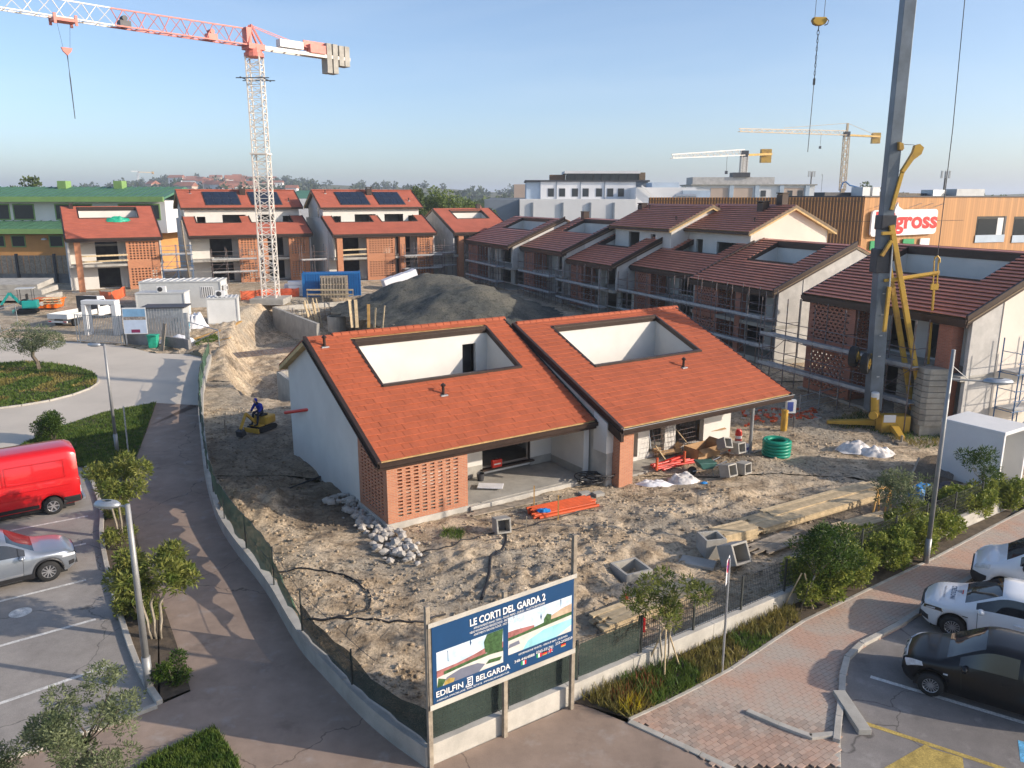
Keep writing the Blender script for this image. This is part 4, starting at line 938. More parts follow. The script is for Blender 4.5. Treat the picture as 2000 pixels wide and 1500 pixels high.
btext('NEUE WOHNUNGEN ERDGESCHOSS - ERSTE STOCK - MAISONETTE - ZWEIFAMILIENHAUS', .255, .735, BH * .026, .53)
btext('APARTMENTS GROUND FLOOR - FIRST FLOOR - DUPLEX - SEMI DETACHED HOUSE', .28, .695, BH * .026, .48)
btext('EDILFIN', .035, .125, BH * .07, .175, bold=.003); btext('BELGARDA', .29, .125, BH * .07, .235, bold=.003)
btext('AGENZIA IMMOBILIARE  REAL ESTATE  IMMOBILIENAGENTUR', .04, .075, BH * .02, .48)
btext('INFORMAZIONE VENDITE - VERKAUF INFO - SALES INFO', .58, .245, BH * .024, .36)
btext('348-4464888', .55, .165, BH * .035, .145); btext('0365-551761', .705, .175, BH * .035, .125); btext('333-2450359', .845, .19, BH * .035, .13)
lg = [(.225, .10), (.272, .10), (.272, .215), (.225, .215)]; bquad('logo_frame', lg, K['sign_white'], .011); bquad('logo_field', [(.231, .112), (.266, .112), (.266, .203), (.231, .203)], K['sign_blue'], .014)
for z in (.122, .152, .182): bquad('logo_bar', [(.237, z), (.260, z), (.260, z + .012), (.237, z + .012)], K['sign_white'], .017)
bquad('logo_bar', [(.237, .122), (.242, .122), (.242, .194), (.237, .194)], K['sign_white'], .0175)
pm = dict(sky=mat('print_sky', (.45, .62, .75), .5, .15, 5, col2=(.70, .74, .78)), wall=mat('print_wall', (.33, .13, .12), .5, .3, 9), green=mat('print_green', (.05, .11, .04), .5, .4, 14), road=mat('print_road', (.16, .17, .22), .5, .1, 3), pale=mat('print_pale', (.62, .60, .55), .5, .1, 4), pool=mat('print_pool', (.30, .62, .66), .4, .15, 3), ylw=mat('print_yellow', (.42, .29, .08), .5, .3, 9), sand=mat('print_sand', (.55, .40, .28), .5, .2, 8))
def pic(x0, z0, x1, z1, items):
    f = bquad('picture', [(x0, z0), (x1, z0), (x1, z1), (x0, z1)], pm['sky'], .013)
    for k, (mm, pts) in enumerate(items):
        q = MB(); q.quad(*[(bbp(x0 + a * (x1 - x0), z0 + b * (z1 - z0)).x, -.0595 - .0004 * k, bbp(x0 + a * (x1 - x0), z0 + b * (z1 - z0)).z) for a, b in pts]); q.build('print_area', pm[mm], f)
pic(.045, .235, .475, .655, [('pale', [(0, 0), (1, 0), (1, .42), (0, .36)]), ('wall', [(0, .28), (.3, .36), (.6, .42), (.85, .5), (1, .42), (1, .62), (.8, .66), (.55, .56), (.3, .50), (0, .48)]), ('green', [(.1, .3), (.5, .36), (.8, .38), (1, .34), (1, .45), (.6, .46), (.3, .42), (.1, .40)]), ('road', [(.1, .0), (.62, .0), (.72, .16), (.6, .27), (.35, .3), (.14, .2)]), ('green', [(.72, .5), (.80, .40), (.98, .42), (1, 1), (.75, 1), (.70, .80)]), ('green', [(0, 0), (.08, 0), (.13, .16), (.02, .26)]), ('ylw', [(.1, 0), (.24, 0), (.26, .1), (.18, .16), (.11, .1)]), ('green', [(.72, .14), (.95, .1), (.98, .2), (.78, .24)])])
pic(.51, .295, .965, .76, [('pale', [(0, 0), (1, 0), (1, .5), (0, .42)]), ('wall', [(0, .45), (.4, .47), (.4, .56), (.1, .62), (0, .62)]), ('sand', [(.6, .5), (1, .52), (1, .78), (.85, .74), (.62, .62)]), ('green', [(.0, .38), (.5, .42), (1, .46), (1, .55), (.6, .54), (.3, .48), (0, .46)]), ('pool', [(.22, .0), (.75, .0), (1, .18), (1, .36), (.55, .34), (.30, .20)]), ('green', [(.55, .5), (.66, .5), (.67, .68), (.60, .74), (.55, .62)]), ('road', [(.0, .18), (.18, .2), (.16, .3), (.02, .28)])])
def flag(x, z, cols, vert):
    w_, h_ = .036, .05
    fo = bquad('flag', [(x, z), (x + w_, z), (x + w_, z + h_), (x, z + h_)], K[cols[0]] if isinstance(cols[0], str) else cols[0], .012)
    for i in (1, 2):
        a = [(x + w_ * i / 3, z), (x + w_ * (i + 1) / 3, z), (x + w_ * (i + 1) / 3, z + h_), (x + w_ * i / 3, z + h_)] if vert else [(x, z + h_ * i / 3), (x + w_, z + h_ * i / 3), (x + w_, z + h_ * (i + 1) / 3), (x, z + h_ * (i + 1) / 3)]
        bquad('flag_stripe', a, K[cols[i]], .013 + .0005 * i)
flag(.60, .10, ('sign_green', 'sign_white', 'sign_red'), True); flag(.71, .115, ('sign_green', 'sign_white', 'sign_red'), True); flag(.752, .115, ('paint_y', 'sign_red', 'black'), False); flag(.89, .13, ('paint_y', 'sign_red', 'black'), False)
uf = bquad('flag', [(.794, .118), (.83, .118), (.83, .168), (.794, .168)], K['sign_blue'], .0122)
for a in ([(.794, .138), (.83, .138), (.83, .148), (.794, .148)], [(.808, .118), (.816, .118), (.816, .168), (.808, .168)]): bquad('flag_stripe', a, K['sign_red'], .0145)
for a in ([(.794, .118), (.798, .118), (.83, .168), (.826, .168)], [(.83, .118), (.826, .118), (.794, .168), (.798, .168)]): bquad('flag_stripe', a, K['sign_white'], .0135)
# ------------------------------------------------------------------ kerbs, pavers, road paint
def kerb_run(name, pts, w0=.16, h=.12, step=1.0, inward=1, m=None):
    k = bpy.data.objects.new(name, None); COL.objects.link(k); k['kind'] = 'structure'
    c = [0]
    for i in range(1, len(pts)): c.append(c[-1] + (pts[i] - pts[i - 1]).length)
    def atl(s):
        for i in range(1, len(pts)):
            if c[i] >= s: return pts[i - 1].lerp(pts[i], (s - c[i - 1]) / max(1e-6, c[i] - c[i - 1]))
        return pts[-1]
    n = max(1, round(c[-1] / step)); off = offset_line(pts, w0 * inward)
    for i in range(n):
        a, b = atl(c[-1] * i / n + .004), atl(c[-1] * (i + 1) / n - .004); d = b - a; d.z = 0; L_ = d.length; d.normalize(); nn = Vector((-d.y, d.x, 0)) * w0 * inward
        q = MB(); z = ramp(a.y); zb_ = ramp(b.y)
        q.prism([(a.x, a.y, z - .1), (b.x, b.y, zb_ - .1), (b.x + nn.x, b.y + nn.y, zb_ - .1), (a.x + nn.x, a.y + nn.y, z - .1)], (0, 0, .1 + h)); q.build('kerb_stone', m or K['kerb'], k, bevel=.012)
    return k
kerb_run('planter_kerb', KERB_L, .15, .12, 1.0, 1)
kerb_run('pavement_kerb', KERB_R[4:], .16, .11, .9, 1)
kerb_run('pavement_kerb_return', spline([G(*p) for p in [(1641, 1442), (1618, 1453), (1580, 1447), (1530, 1428), (1456, 1396)]], 4), .15, .10, .7, -1)
kerb_run('flush_kerb', [G(1642, 1500), G(1641, 1446)], .16, .02, .6, 1)
kerb_run('path_edge', [G(1225, 1413), G(1340, 1466), G(1440, 1514)], .16, .036, 1.0, 1)
kerb_run('verge_edge', PAVE_U, .10, .045, 1.2, -1)
kerb_run('car_park_kerb', [G(-40, 1498), G(150, 1438), G(306, 1379)], .12, .10, 1.0, -1)
pa = bpy.data.objects['pavement']; pw, pl = .125, .20
c0 = G(1500, 1400); cand = []; ang = RZW; ca, sa = math.cos(ang), math.sin(ang)
inn = [p for p in pave_poly]
for i in range(-80, 140):
    for j in range(-80, 80):
        x = (i + (.5 if j % 2 else 0)) * pl; y = j * pw; X, Y = c0.x + x * ca - y * sa, c0.y + x * sa + y * ca
        if Y > 34 or not inpoly(X, Y, inn): continue
        if polydist(X, Y, inn) < .03: continue
        cand.append((X * X + Y * Y, X, Y))
cand.sort(); pmesh = MB(); pmesh.box(-pl / 2 + .005, -pw / 2 + .005, -.03, pl / 2 - .005, pw / 2 - .005, .032); pmesh = pmesh.mesh('paver', K['paver']); rest = MB(); rng = random.Random(9)
for k, (d2, X, Y) in enumerate(cand):
    if k < 300:
        o = bpy.data.objects.new('paver', pmesh); COL.objects.link(o); o.parent = pa; o.location = (X, Y, rng.uniform(-.003, .003)); o.rotation_euler = (rng.uniform(-.008, .008), rng.uniform(-.008, .008), ang)
    else: rest.cbox((X, Y, rng.uniform(-.002, .002)), (pl - .010, pw - .010, .062), ang)
rest.build('paver', K['paver'], pa, kind='stuff')
def pline(name, a, b, w0, m, h=.012):
    A_, B_ = G(*a), G(*b); d = (B_ - A_); d.z = 0; d.normalize(); n = Vector((-d.y, d.x, 0)) * (w0 / 2)
    sheet(name, [A_ + n, B_ + n, B_ - n, A_ - n], h, m)
for a, b in (((172, 1008), (20, 1037)), ((168, 1062), (60, 1084)), ((168, 1133), (-60, 1190)), ((187, 1210), (-60, 1279)), ((216, 1300), (-60, 1395))): pline('parking_line', a, b, .12, K['paint'])
pline('parking_line', (1700, 1322), (2060, 1430), .13, K['paint'], .008)
pline('parking_line', (1678, 1409), (1990, 1512), .13, K['paint_y'], .008); pline('parking_line', (1813, 1458), (1720, 1512), .15, K['paint_y'], .008)
sheet('yellow_hatching', [G(1818, 1462), G(1732, 1512), G(1885, 1520), G(1880, 1480)], .007, K['paint_y'])
sheet('blue_marking', [G(1988, 1446), G(2040, 1460), G(2040, 1500), G(1993, 1488)], .008, K['paint_b'])
mh = MB(); p = G(40, 1197); mh.lathe([(.3, 0), (.3, .018), (.0, .018)], 20, (p.x, p.y, .0)); tag(mh.build('manhole_cover', K['paint']), 'pale round manhole cover in the car park asphalt', 'manhole cover')
# planter soils, roundabout island, verges
sheet('planter_soil', [*offset_line(KERB_L, .14)[8:], G(308, 1376), *path_left[::-1][:-12]], .05, K['soil'])
island = [G(-500, 790), *spline([G(*p) for p in [(-300, 700), (-40, 712), (60, 709), (130, 716), (175, 727), (190, 740), (180, 757), (120, 778), (40, 793), (-80, 806), (-300, 820)]], 4)]
sheet('roundabout_island', island, .10, K['soil'], skirt=.2)
kerb_run('island_kerb', island[1:], .12, .10, 1.4, 1)
verge = [G(305, 787), G(283, 850), G(262, 905), G(232, 912), G(165, 915), G(120, 903), G(40, 872), G(110, 837), G(200, 808)]
sheet('grass_verge', verge, .05, K['soil'], skirt=.1)
sheet('front_lawn', [G(420, 1423), G(300, 1480), G(200, 1560), G(480, 1560), G(465, 1490)], .04, K['soil'], skirt=.1)
sheet('shrub_bed', [onR(sR(1117, 1385) + .2, -.02), *PAVE_U[:-1], onR(WEND + .5, -.02)], .03, K['soil'])
# ------------------------------------------------------------------ lamps and posts
def street_lamp(label, base, ht, dirx, arm, r0=.07, r1=.05, head=.75, lift=.0, strut=False):
    t = thing('street_lamp', label, 'street lamp', base)
    q = MB(); q.tube((0, 0, -.1), (0, 0, .9), r0 * 1.25, 12); q.tube((0, 0, .9), (0, 0, ht), r0, 12, r1); q.build('pole', K['pole'], t, smooth=True)
    d = Vector((dirx[0], dirx[1], 0)).normalized(); za = ht - .06 if not strut else ht - .95
    q = MB(); q.tube((0, 0, za), d * arm + Vector((0, 0, za + lift)), .03, 8)
    if strut: q.tube((0, 0, za + .45), d * arm * .5 + Vector((0, 0, za + lift * .5)), .015, 6)
    q.build('arm', K['pole'], t)
    q = MB(); c = d * (arm + head * .35) + Vector((0, 0, za + lift)); n = 14; V = []
    sx, sy = d, Vector((-d.y, d.x, 0))
    for k, (s_, z_) in enumerate(((.35, .11), (.8, .09), (1.0, .02), (.95, -.03), (.3, -.05))):
        for i in range(n):
            a = 2 * PI * i / n; V.append(c + sx * (math.cos(a) * s_ * head * .55) + sy * (math.sin(a) * s_ * head * .27) + Vector((0, 0, z_)))
    q.add(V, [(k * n + i, k * n + (i + 1) % n, (k + 1) * n + (i + 1) % n, (k + 1) * n + i) for k in range(4) for i in range(n)] + [tuple(range(n)), tuple(range(5 * n - 1, 4 * n - 1, -1))]); q.build('lamp_head', K['galv'], t, smooth=True)
    q = MB(); q.cbox(c + Vector((0, 0, -.055)), (head * .55, head * .3, .02), math.atan2(d.y, d.x)); q.build('lens', K['lamp_clear'], t)
    return t
b = G(292, 1345); street_lamp('grey street lamp in the planter between the oleanders', b, D(250, 985, b.y).z, (-1, .12), .3, .085, .06, .62, .02)
b = G(229, 882); street_lamp('slim grey street lamp on the grass verge by the roundabout', b, D(201, 672, b.y).z, (-1, .15), .3, .075, .055, .62)
b = G(1808, 1100); street_lamp('tall grey street lamp rising from the hedge', b, D(1864, 683, b.y).z, (1, -.12), 1.15, .078, .058, .85, -.05, strut=True)
b = G(252, 897); q = MB(); q.tube((b.x, b.y, 0), (*D(241, 793, b.y).xy, D(241, 793, b.y).z), .035, 8); tag(q.build('metal_post', K['galv']), 'thin bare metal post beside the round bush', 'post')
b = G(1410, 1315); t = thing('road_sign', 'no stopping sign on a thin galvanised pole by the pavement', 'sign', b)
q = MB(); ht = D(1404, 1090, b.y).z; q.tube((0, 0, 0), (0, 0, ht), .03, 8); q.build('pole', K['galv'], t)
su = Vector((0, 0, 1))
def splate(name, x0, x1, z0, z1, m, off): q = MB(); q.prism([sd_ * x0 + su * z0 - sn * off, sd_ * x1 + su * z0 - sn * off, sd_ * x1 + su * z1 - sn * off, sd_ * x0 + su * z1 - sn * off], sn * -.006); return q.build(name, m, t)
sd_ = Vector((.42, .9, 0)).normalized(); sn = Vector((-.9, .42, 0)).normalized() * -1; sn = Vector((.9, -.42, 0)).normalized() * -1
for nm, x0, x1, z0, z1 in (('sign_plate', -.20, .20, ht - .42, ht), ('sub_plate', -.20, .20, ht - .68, ht - .44)):
    splate(nm, x0, x1, z0, z1, K['sign_white'], -.035)
def sdisc(name, r, zc, m, off, n=24):
    q = MB(); q.quad(*[sd_ * (math.cos(2 * PI * i / n) * r) + su * (zc + math.sin(2 * PI * i / n) * r) - sn * off for i in range(n)]); return q.build(name, m, t)
sdisc('sign_ring', .18, ht - .21, K['sign_red'], -.028); sdisc('sign_field', .14, ht - .21, mat('sign_blue_field', (.02, .06, .45), .4), -.026)
q = MB(); q.bar(sd_ * -.11 + su * (ht - .32) + sn * .024, sd_ * .11 + su * (ht - .10) + sn * .024, .04, .004, sn); q.build('sign_bar', K['sign_red'], t)
q = MB(); q.bar(sd_ * .11 + su * (ht - .32) + sn * .023, sd_ * -.11 + su * (ht - .10) + sn * .023, .04, .004, sn); q.build('sign_bar', K['sign_red'], t)
# ------------------------------------------------------------------ tower crane
def lattice(mb, p0, p1, w0, n, r=.05, rb=.028, up=Vector((0, 0, 1)), tri=False, h=None, w1=None):
    p0, p1 = Vector(p0), Vector(p1); x, y = frame(p1 - p0, up); h = h or w0; w1 = w1 or w0
    def cor(t, k):
        c = p0.lerp(p1, t); s_ = 1 + (w1 / w0 - 1) * t
        if tri: a, b = [(-.5, 0), (.5, 0), (0, 1)][k]; return c + x * (a * w0 * s_) + y * (b * h * s_)
        a, b = [(-.5, -.5), (.5, -.5), (.5, .5), (-.5, .5)][k]; return c + x * (a * w0 * s_) + y * (b * h * s_)
    m = 3 if tri else 4
    for k in range(m): mb.bar(cor(0, k), cor(1, k), r * 2)
    for i in range(n):
        t0, t1 = i / n, (i + 1) / n
        for k in range(m):
            k2 = (k + 1) % m
            a, b = (k, k2) if i % 2 else (k2, k)
            mb.bar(cor(t0, a), cor(t1, b), rb * 2); 
            if not tri or k == 0: mb.bar(cor(t0, k), cor(t0, k2), rb * 2)
tb = G(530, 588); TY = tb.y; TOP = D(497, 112, TY).z
tc = thing('tower_crane', 'white and red tower crane standing left of the blue container', 'crane', tb)
zt_ = TOP - tb.z
q = MB(); q.cbox((0, 0, .1), (3.4, 3.4, .6)); q.build('foundation', K['concrete'], tc)
q = MB(); lattice(q, (0, 0, .3), (0, 0, zt_ * .62), 1.4, 20, .062, .028, Vector((0, 1, 0))); q.build('lower_mast', K['crane_white'], tc, kind='stuff')
q = MB(); lattice(q, (0, 0, zt_ * .62), (0, 0, zt_), 1.32, 14, .058, .028, Vector((0, 1, 0))); q.build('upper_mast', K['crane_white'], tc, kind='stuff')
q = MB(); q.cbox((0, 0, zt_ * .62), (1.7, 1.7, .16)); q.build('mast_collar', K['crane_white'], tc)
q = MB(); [q.bar(a, b, .08) for a, b in (((-1.6, -1, zt_ - 2.0), (1.6, -1, zt_ - 2.0)), ((-1.6, 1, zt_ - 2.0), (1.6, 1, zt_ - 2.0)), ((-1, -1.6, zt_ - 2.0), (-1, 1.6, zt_ - 2.0)), ((1, -1.6, zt_ - 2.0), (1, 1.6, zt_ - 2.0)))]; q.build('rest_platform', K['dgrey'], tc)
q = MB(); q.lathe([(.95, 0), (.95, .35), (.8, .4), (.8, .8)], 14, (0, 0, zt_)); q.build('slewing_ring', K['crane_red'], tc)
JD = Vector((-.70, -.715, 0)).normalized(); JZ = zt_ + 1.0; jn = Vector((-JD.y, JD.x, 0))
q = MB()
for s_ in (-1, 1):
    q.bar(JD * .8 + jn * .5 * s_ + Vector((0, 0, JZ - .2)), JD * .2 + jn * .2 * s_ + Vector((0, 0, JZ + 1.9)), .16); q.bar(JD * -.9 + jn * .5 * s_ + Vector((0, 0, JZ - .2)), JD * .2 + jn * .2 * s_ + Vector((0, 0, JZ + 1.9)), .16)
q.cbox((0, 0, JZ - .1), (1.7, 1.5, .5), math.atan2(JD.y, JD.x)); q.cbox(JD * .6 + Vector((0, 0, JZ + .9)), (.5, .9, 1.4), math.atan2(JD.y, JD.x)); q.build('tower_head', K['crane_red'], tc)
U_ = Vector((0, 0, 1))
def jib_at(u):
    """distance along the jib where the photo shows column u"""
    k = (u - 1000) / F_PX; z0 = tb.z + JZ - H_CAM; return (k * (tb.y * _c - z0 * _s) - tb.x) / (JD.x - k * JD.y * _c)
CJ = jib_at(679)
q = MB(); lattice(q, JD * .9 + U_ * JZ, JD * 13 + U_ * JZ, 1.1, 12, .055, .026, tri=True, h=1.5, w1=1.05); q.build('inner_jib', K['crane_red'], tc, kind='stuff')
q = MB(); lattice(q, JD * 13 + U_ * JZ, JD * 36 + U_ * (JZ + .3), 1.05, 20, .05, .023, tri=True, h=1.45, w1=.95); q.build('outer_jib', K['crane_white'], tc, kind='stuff')
for s_, m in ((4.2, 'crane_red'), (12, 'dgrey')):
    q = MB(); q.cbox(JD * s_ + U_ * (JZ + .3), (.9, .8, .5), math.atan2(JD.y, JD.x)); q.tube(JD * s_ + jn * -.35 + U_ * (JZ + .75), JD * s_ + jn * .35 + U_ * (JZ + .75), .22, 10); q.build('winch', K[m], tc)
q = MB()
for s_ in (-1, 1): q.bar(JD * -.5 + jn * .45 * s_ + U_ * (JZ - .05), JD * CJ + jn * .45 * s_ + U_ * (JZ - .05), .14, .32)
for k in range(8): s_ = -1 + k * (CJ + 1.3) / 7; q.bar(JD * s_ + jn * .45 + U_ * JZ, JD * s_ - jn * .45 + U_ * JZ, .1)
q.build('counter_jib', K['crane_white'], tc)
for s_ in (-1, 1):
    q = MB(); q.bar(JD * .2 + jn * .2 * s_ + U_ * (JZ + 1.85), JD * CJ * .7 + jn * .4 * s_ + U_ * (JZ + .2), .06); q.build('tie_bar', K['crane_red'], tc)
q = MB(); q.cbox(JD * jib_at(567) + U_ * (JZ + .65), (2.6, .8, .7), math.atan2(JD.y, JD.x)); q.build('switch_cabinet', K['white'], tc)
q = MB(); q.cbox(JD * jib_at(615) + U_ * (JZ + .8), (2.6, .1, 1.0), math.atan2(JD.y, JD.x)); q.cbox(JD * jib_at(615) + jn * .3 + U_ * (JZ + .5), (1.8, .8, .8), math.atan2(JD.y, JD.x)); q.build('hoist_winch', K['crane_red'], tc)
for s_, zz, hh in ((jib_at(638), -.8, 2.9), (jib_at(650), -.8, 2.9), (jib_at(662), -.4, 2.0), (jib_at(673), -.4, 2.0)):
    q = MB(); q.cbox(JD * s_ + U_ * (JZ + zz + .6), (.6, 1.1, hh), math.atan2(JD.y, JD.x)); q.build('counterweight', K['concrete'], tc, bevel=.03)
st_ = jib_at(123); q = MB(); q.cbox(JD * st_ + U_ * (JZ - .12), (1.7, 1.3, .25), math.atan2(JD.y, JD.x))
for s_ in (-.8, .8):
    for w_ in (-.6, .6): q.cbox(JD * (st_ + s_) + jn * w_ + U_ * (JZ - .1), (.2, .12, .8), math.atan2(JD.y, JD.x))
q.build('trolley', K['crane_red'], tc)
hp = D(127, 97, tb.y + (JD * st_).y); hz = hp.z - tb.z
q = MB()
for s_ in (-.25, .25): q.tube(JD * (st_ + s_ * 2) + U_ * (JZ - .2), JD * (st_ + s_) + U_ * hz, .012, 4)
q.build('hoist_rope', K['dgrey'], tc)
q = MB(); q.prism([JD * (st_ - .42) + U_ * (hz + .15) - jn * .1, JD * (st_ + .42) + U_ * (hz + .15) - jn * .1, JD * (st_ + .3) + U_ * (hz - .15) - jn * .1, JD * st_ + U_ * (hz - .45) - jn * .1, JD * (st_ - .3) + U_ * (hz - .15) - jn * .1], jn * .2); q.build('hook_block', K['crane_red'], tc)
ez = D(147, 232, tb.y + (JD * st_).y).z - tb.z
q = MB(); q.path([JD * st_ + U_ * (hz - .4), JD * st_ + U_ * ((hz + ez) / 2 + .5), JD * st_ + U_ * ez], [.05, .045, .03], 6); q.build('chain', K['dgrey'], tc)
# ------------------------------------------------------------------ self-erecting crane on the right
mb_ = G(1712, 838); MY = mb_.y
sc_ = thing('self_erecting_crane', 'grey masted self-erecting crane with yellow base and stacked ballast', 'crane', (mb_.x, MY, 0))
def CP(u, v, dy=0): p = D(u, v, MY + dy); return Vector((p.x - mb_.x, dy, p.z))
p0, p1, p2 = CP(1704, 800), CP(1730, 430), CP(1778, -40); p3 = p2 + (p2 - p1) * 1.2
q = MB(); q.bar(p0, p1, .68, .66, Vector((0, 1, 0))); q.build('lower_mast', K['mast'], sc_, bevel=.02)
q = MB(); q.bar(p1 - (p2 - p1).normalized() * .8, p3, .58, .54, Vector((0, 1, 0))); q.build('upper_mast', K['mast'], sc_, bevel=.02)
for k in range(9):
    c = p0.lerp(p1, .08 + k * .11); q = MB(); q.cbox(c + Vector((.0, -.365, 0)), (.14, .02, .06)); q.build('mast_bolt', K['galv'], sc_)
q = MB(); q.cbox(p1 + Vector((0, 0, -.1)), (.76, .8, .7)); q.build('mast_joint', K['dgrey'], sc_, bevel=.05); q = MB(); q.cbox(p1 + Vector((-.02, 0, -2.0)), (.80, .8, 1.2)); q.build('mast_joint', K['dgrey'], sc_, bevel=.05)
def yb(name, a, b, w_, h_=None, m='yellow', da=-.25, db=-.25): q = MB(); q.bar(CP(*a, da), CP(*b, db), w_, h_); return q.build(name, K[m], sc_, bevel=.012)
yb('strut', (1741, 440), (1795, 760), .20, .24, da=-.45, db=-.45); yb('strut', (1736, 520), (1782, 800), .18, .24, da=.35, db=.35)
yb('brace', (1741, 470), (1722, 500), .16, da=-.5, db=-.5); yb('brace', (1744, 470), (1722, 500), .14, da=.3, db=.3); yb('brace', (1722, 456), (1745, 455), .16, da=-.5, db=-.5)
yb('tie_strut', (1727, 548), (1834, 531), .12, .14, da=-.4, db=-.1); yb('tie_strut', (1727, 551), (1834, 535), .08, .1, da=.3, db=.0)
for du in (-4, 4): yb('tie_yoke', (1829 + du, 508), (1826 + du, 558), .05, .06, da=-.1, db=-.1)
q = MB(); q.path([CP(1824, 512, -.1), CP(1826, 503, -.1), CP(1831, 500, -.1), CP(1835, 505, -.1), CP(1835, 513, -.1)], .05, 6); q.build('tie_link', K['yellow'], sc_)
q = MB(); q.cbox(CP(1825, 560, -.1), (.38, .12, .3)); q.build('tie_clevis', K['yellow'], sc_)
yb('tie_rod', (1824, 562), (1812, 722), .10, .10, da=-.1, db=-.1)
q = MB(); pts = [CP(1741, 410, -.3), CP(1764, 330, -.3)]; q.bar(pts[0], pts[1], .13, .18); q.build('folding_arm', K['yellow'], sc_, bevel=.01)
q = MB(); q.prism([CP(1761, 334, -.42), CP(1767, 337, -.42), CP(1785, 312, -.42), CP(1800, 301, -.42), CP(1805, 288, -.42), CP(1797, 281, -.42), CP(1788, 284, -.42), CP(1784, 297, -.42), CP(1775, 312, -.42)], (0, .24, 0)); q.build('arm_head', K['yellow'], sc_)
q = MB(); q.prism([CP(1757, 277, -.5), CP(1765, 280, -.5), CP(1766, 290, -.5), CP(1763, 294, -.5), CP(1757, 292, -.5)], (0, .3, 0)); q.build('sheave_bracket', K['yellow'], sc_)
q = MB(); q.tube(CP(1766, 282, -.35), CP(1786, 283, -.3), .012, 4); q.build('guy_wire', K['dgrey'], sc_)
yb('hydraulic_cylinder', (1727, 648), (1737, 560), .16, .16, da=-.55, db=-.5); yb('piston_rod', (1737, 560), (1744, 470), .07, .07, 'galv', -.5, -.5)
q = MB(); q.path([CP(1890, -60, 0), CP(1861, 250, 0), CP(1831, 500, -.1)], .022, 5); q.build('rear_stay_rope', K['dgrey'], sc_)
for (u, v, dy) in ((1668, 696, -.1), (1691, 710, -.5)):
    c = CP(u, v, dy)
    q = MB(); ax = Vector((.80, -.6, 0)); a_, b_ = c - ax * .18, c + ax * .18; q.tube(a_, b_, .50, 20); q.tube(a_ + ax * .05, b_ - ax * .05, .54, 20); wh = q.build('road_wheel', K['black'], sc_)
    q = MB(); q.tube(c + ax * .15, c + ax * .195, .27, 14); q.tube(c + ax * .19, c + ax * .24, .10, 8); q.build('rim', K['yellow'], wh)
yb('axle', (1668, 696), (1708, 706), .16, .2, da=-.1, db=-.1); yb('axle_arm', (1690, 700), (1712, 690), .14, .2, da=-.2, db=-.2)
q = MB(); c = CP(1744, 826, -.6); q.cbox(c, (1.5, .7, .9)); q.build('motor_cabinet', K['yellow'], sc_, bevel=.04)
q = MB(); q.cbox(CP(1738, 818, -.97) , (.62, .012, .40)); q.build('cabinet_notice', K['white'], sc_)
q = MB(); q.lathe([(.55, 0), (.55, .12), (.5, .16)], 18, CP(1738, 848, -.2)); q.build('slewing_ring', K['dgrey'], sc_)
q = MB(); q.tube(CP(1709, 808, -.55), CP(1709, 775, -.55), .2, 12); q.tube(CP(1709, 808, -.55), CP(1705, 812, -.9), .22, 12); q.build('slewing_motor', K['yellow'], sc_)
q = MB(); q.lathe([(.2, 0), (.2, .32), (.16, .36)], 12, CP(1709, 779, -.55)); q.build('motor_cover', K['white'], sc_)
for k, (a, b, da, db) in enumerate((((1737, 854), (1612, 846), -.1, .4), ((1737, 854), (1842, 862), -.1, .2), ((1735, 856), (1756, 902), -.1, -2.6), ((1737, 850), (1700, 822), .2, 2.4))):
    A_, B_ = CP(*a, da), CP(*b, db); B_.z = max(B_.z, .25); A_.z = .42; B_.z = .30; x, y = frame(B_ - A_); q = MB(); V = []
    for c, w_, h_ in ((A_, .42, .36), (B_, .30, .16)):
        for i, j in ((-.5, -.5), (.5, -.5), (.5, .5), (-.5, .5)): V.append(c + x * (i * w_) + y * (j * h_))
    q.add(V, [(3, 2, 1, 0), (4, 5, 6, 7), (0, 1, 5, 4), (1, 2, 6, 5), (2, 3, 7, 6), (3, 0, 4, 7)]); q.build('outrigger', K['yellow'], sc_, bevel=.02)
    q = MB(); q.cbox((B_.x, B_.y, .06), (.5, .5, .12)); q.tube((B_.x, B_.y, .1), (B_.x, B_.y, .45), .06, 8); q.build('outrigger_foot', K['plank_grey'], sc_)
def stack(u, v, dy, n, w_, d_, hb, base=None):
    c = CP(u, v, dy); z = c.z
    if base: q = MB(); q.cbox((c.x, c.y, z + base / 2), (w_ * .96, d_ * .9, base)); q.build('ballast_base', K['ballast'], sc_, bevel=.02); z += base
    ch = .22
    for k in range(n):
        q = MB(); P_ = [(-w_ / 2, -d_ / 2 + ch), (-w_ / 2 + ch, -d_ / 2), (w_ / 2 - ch, -d_ / 2), (w_ / 2, -d_ / 2 + ch), (w_ / 2, d_ / 2 - ch), (w_ / 2 - ch, d_ / 2), (-w_ / 2 + ch, d_ / 2), (-w_ / 2, d_ / 2 - ch)]
        jx, jy = random.uniform(-.015, .015), random.uniform(-.015, .015); q.prism([(c.x + a + jx, c.y + b + jy, z) for a, b in P_], (0, 0, hb - .02)); q.build('ballast_block', K['ballast'], sc_, bevel=.02); z += hb
stack(1808, 860, -.8, 10, 1.5, 1.3, .30, .95); stack(1768, 845, 1.6, 10, 1.2, 1.2, .30, .6)
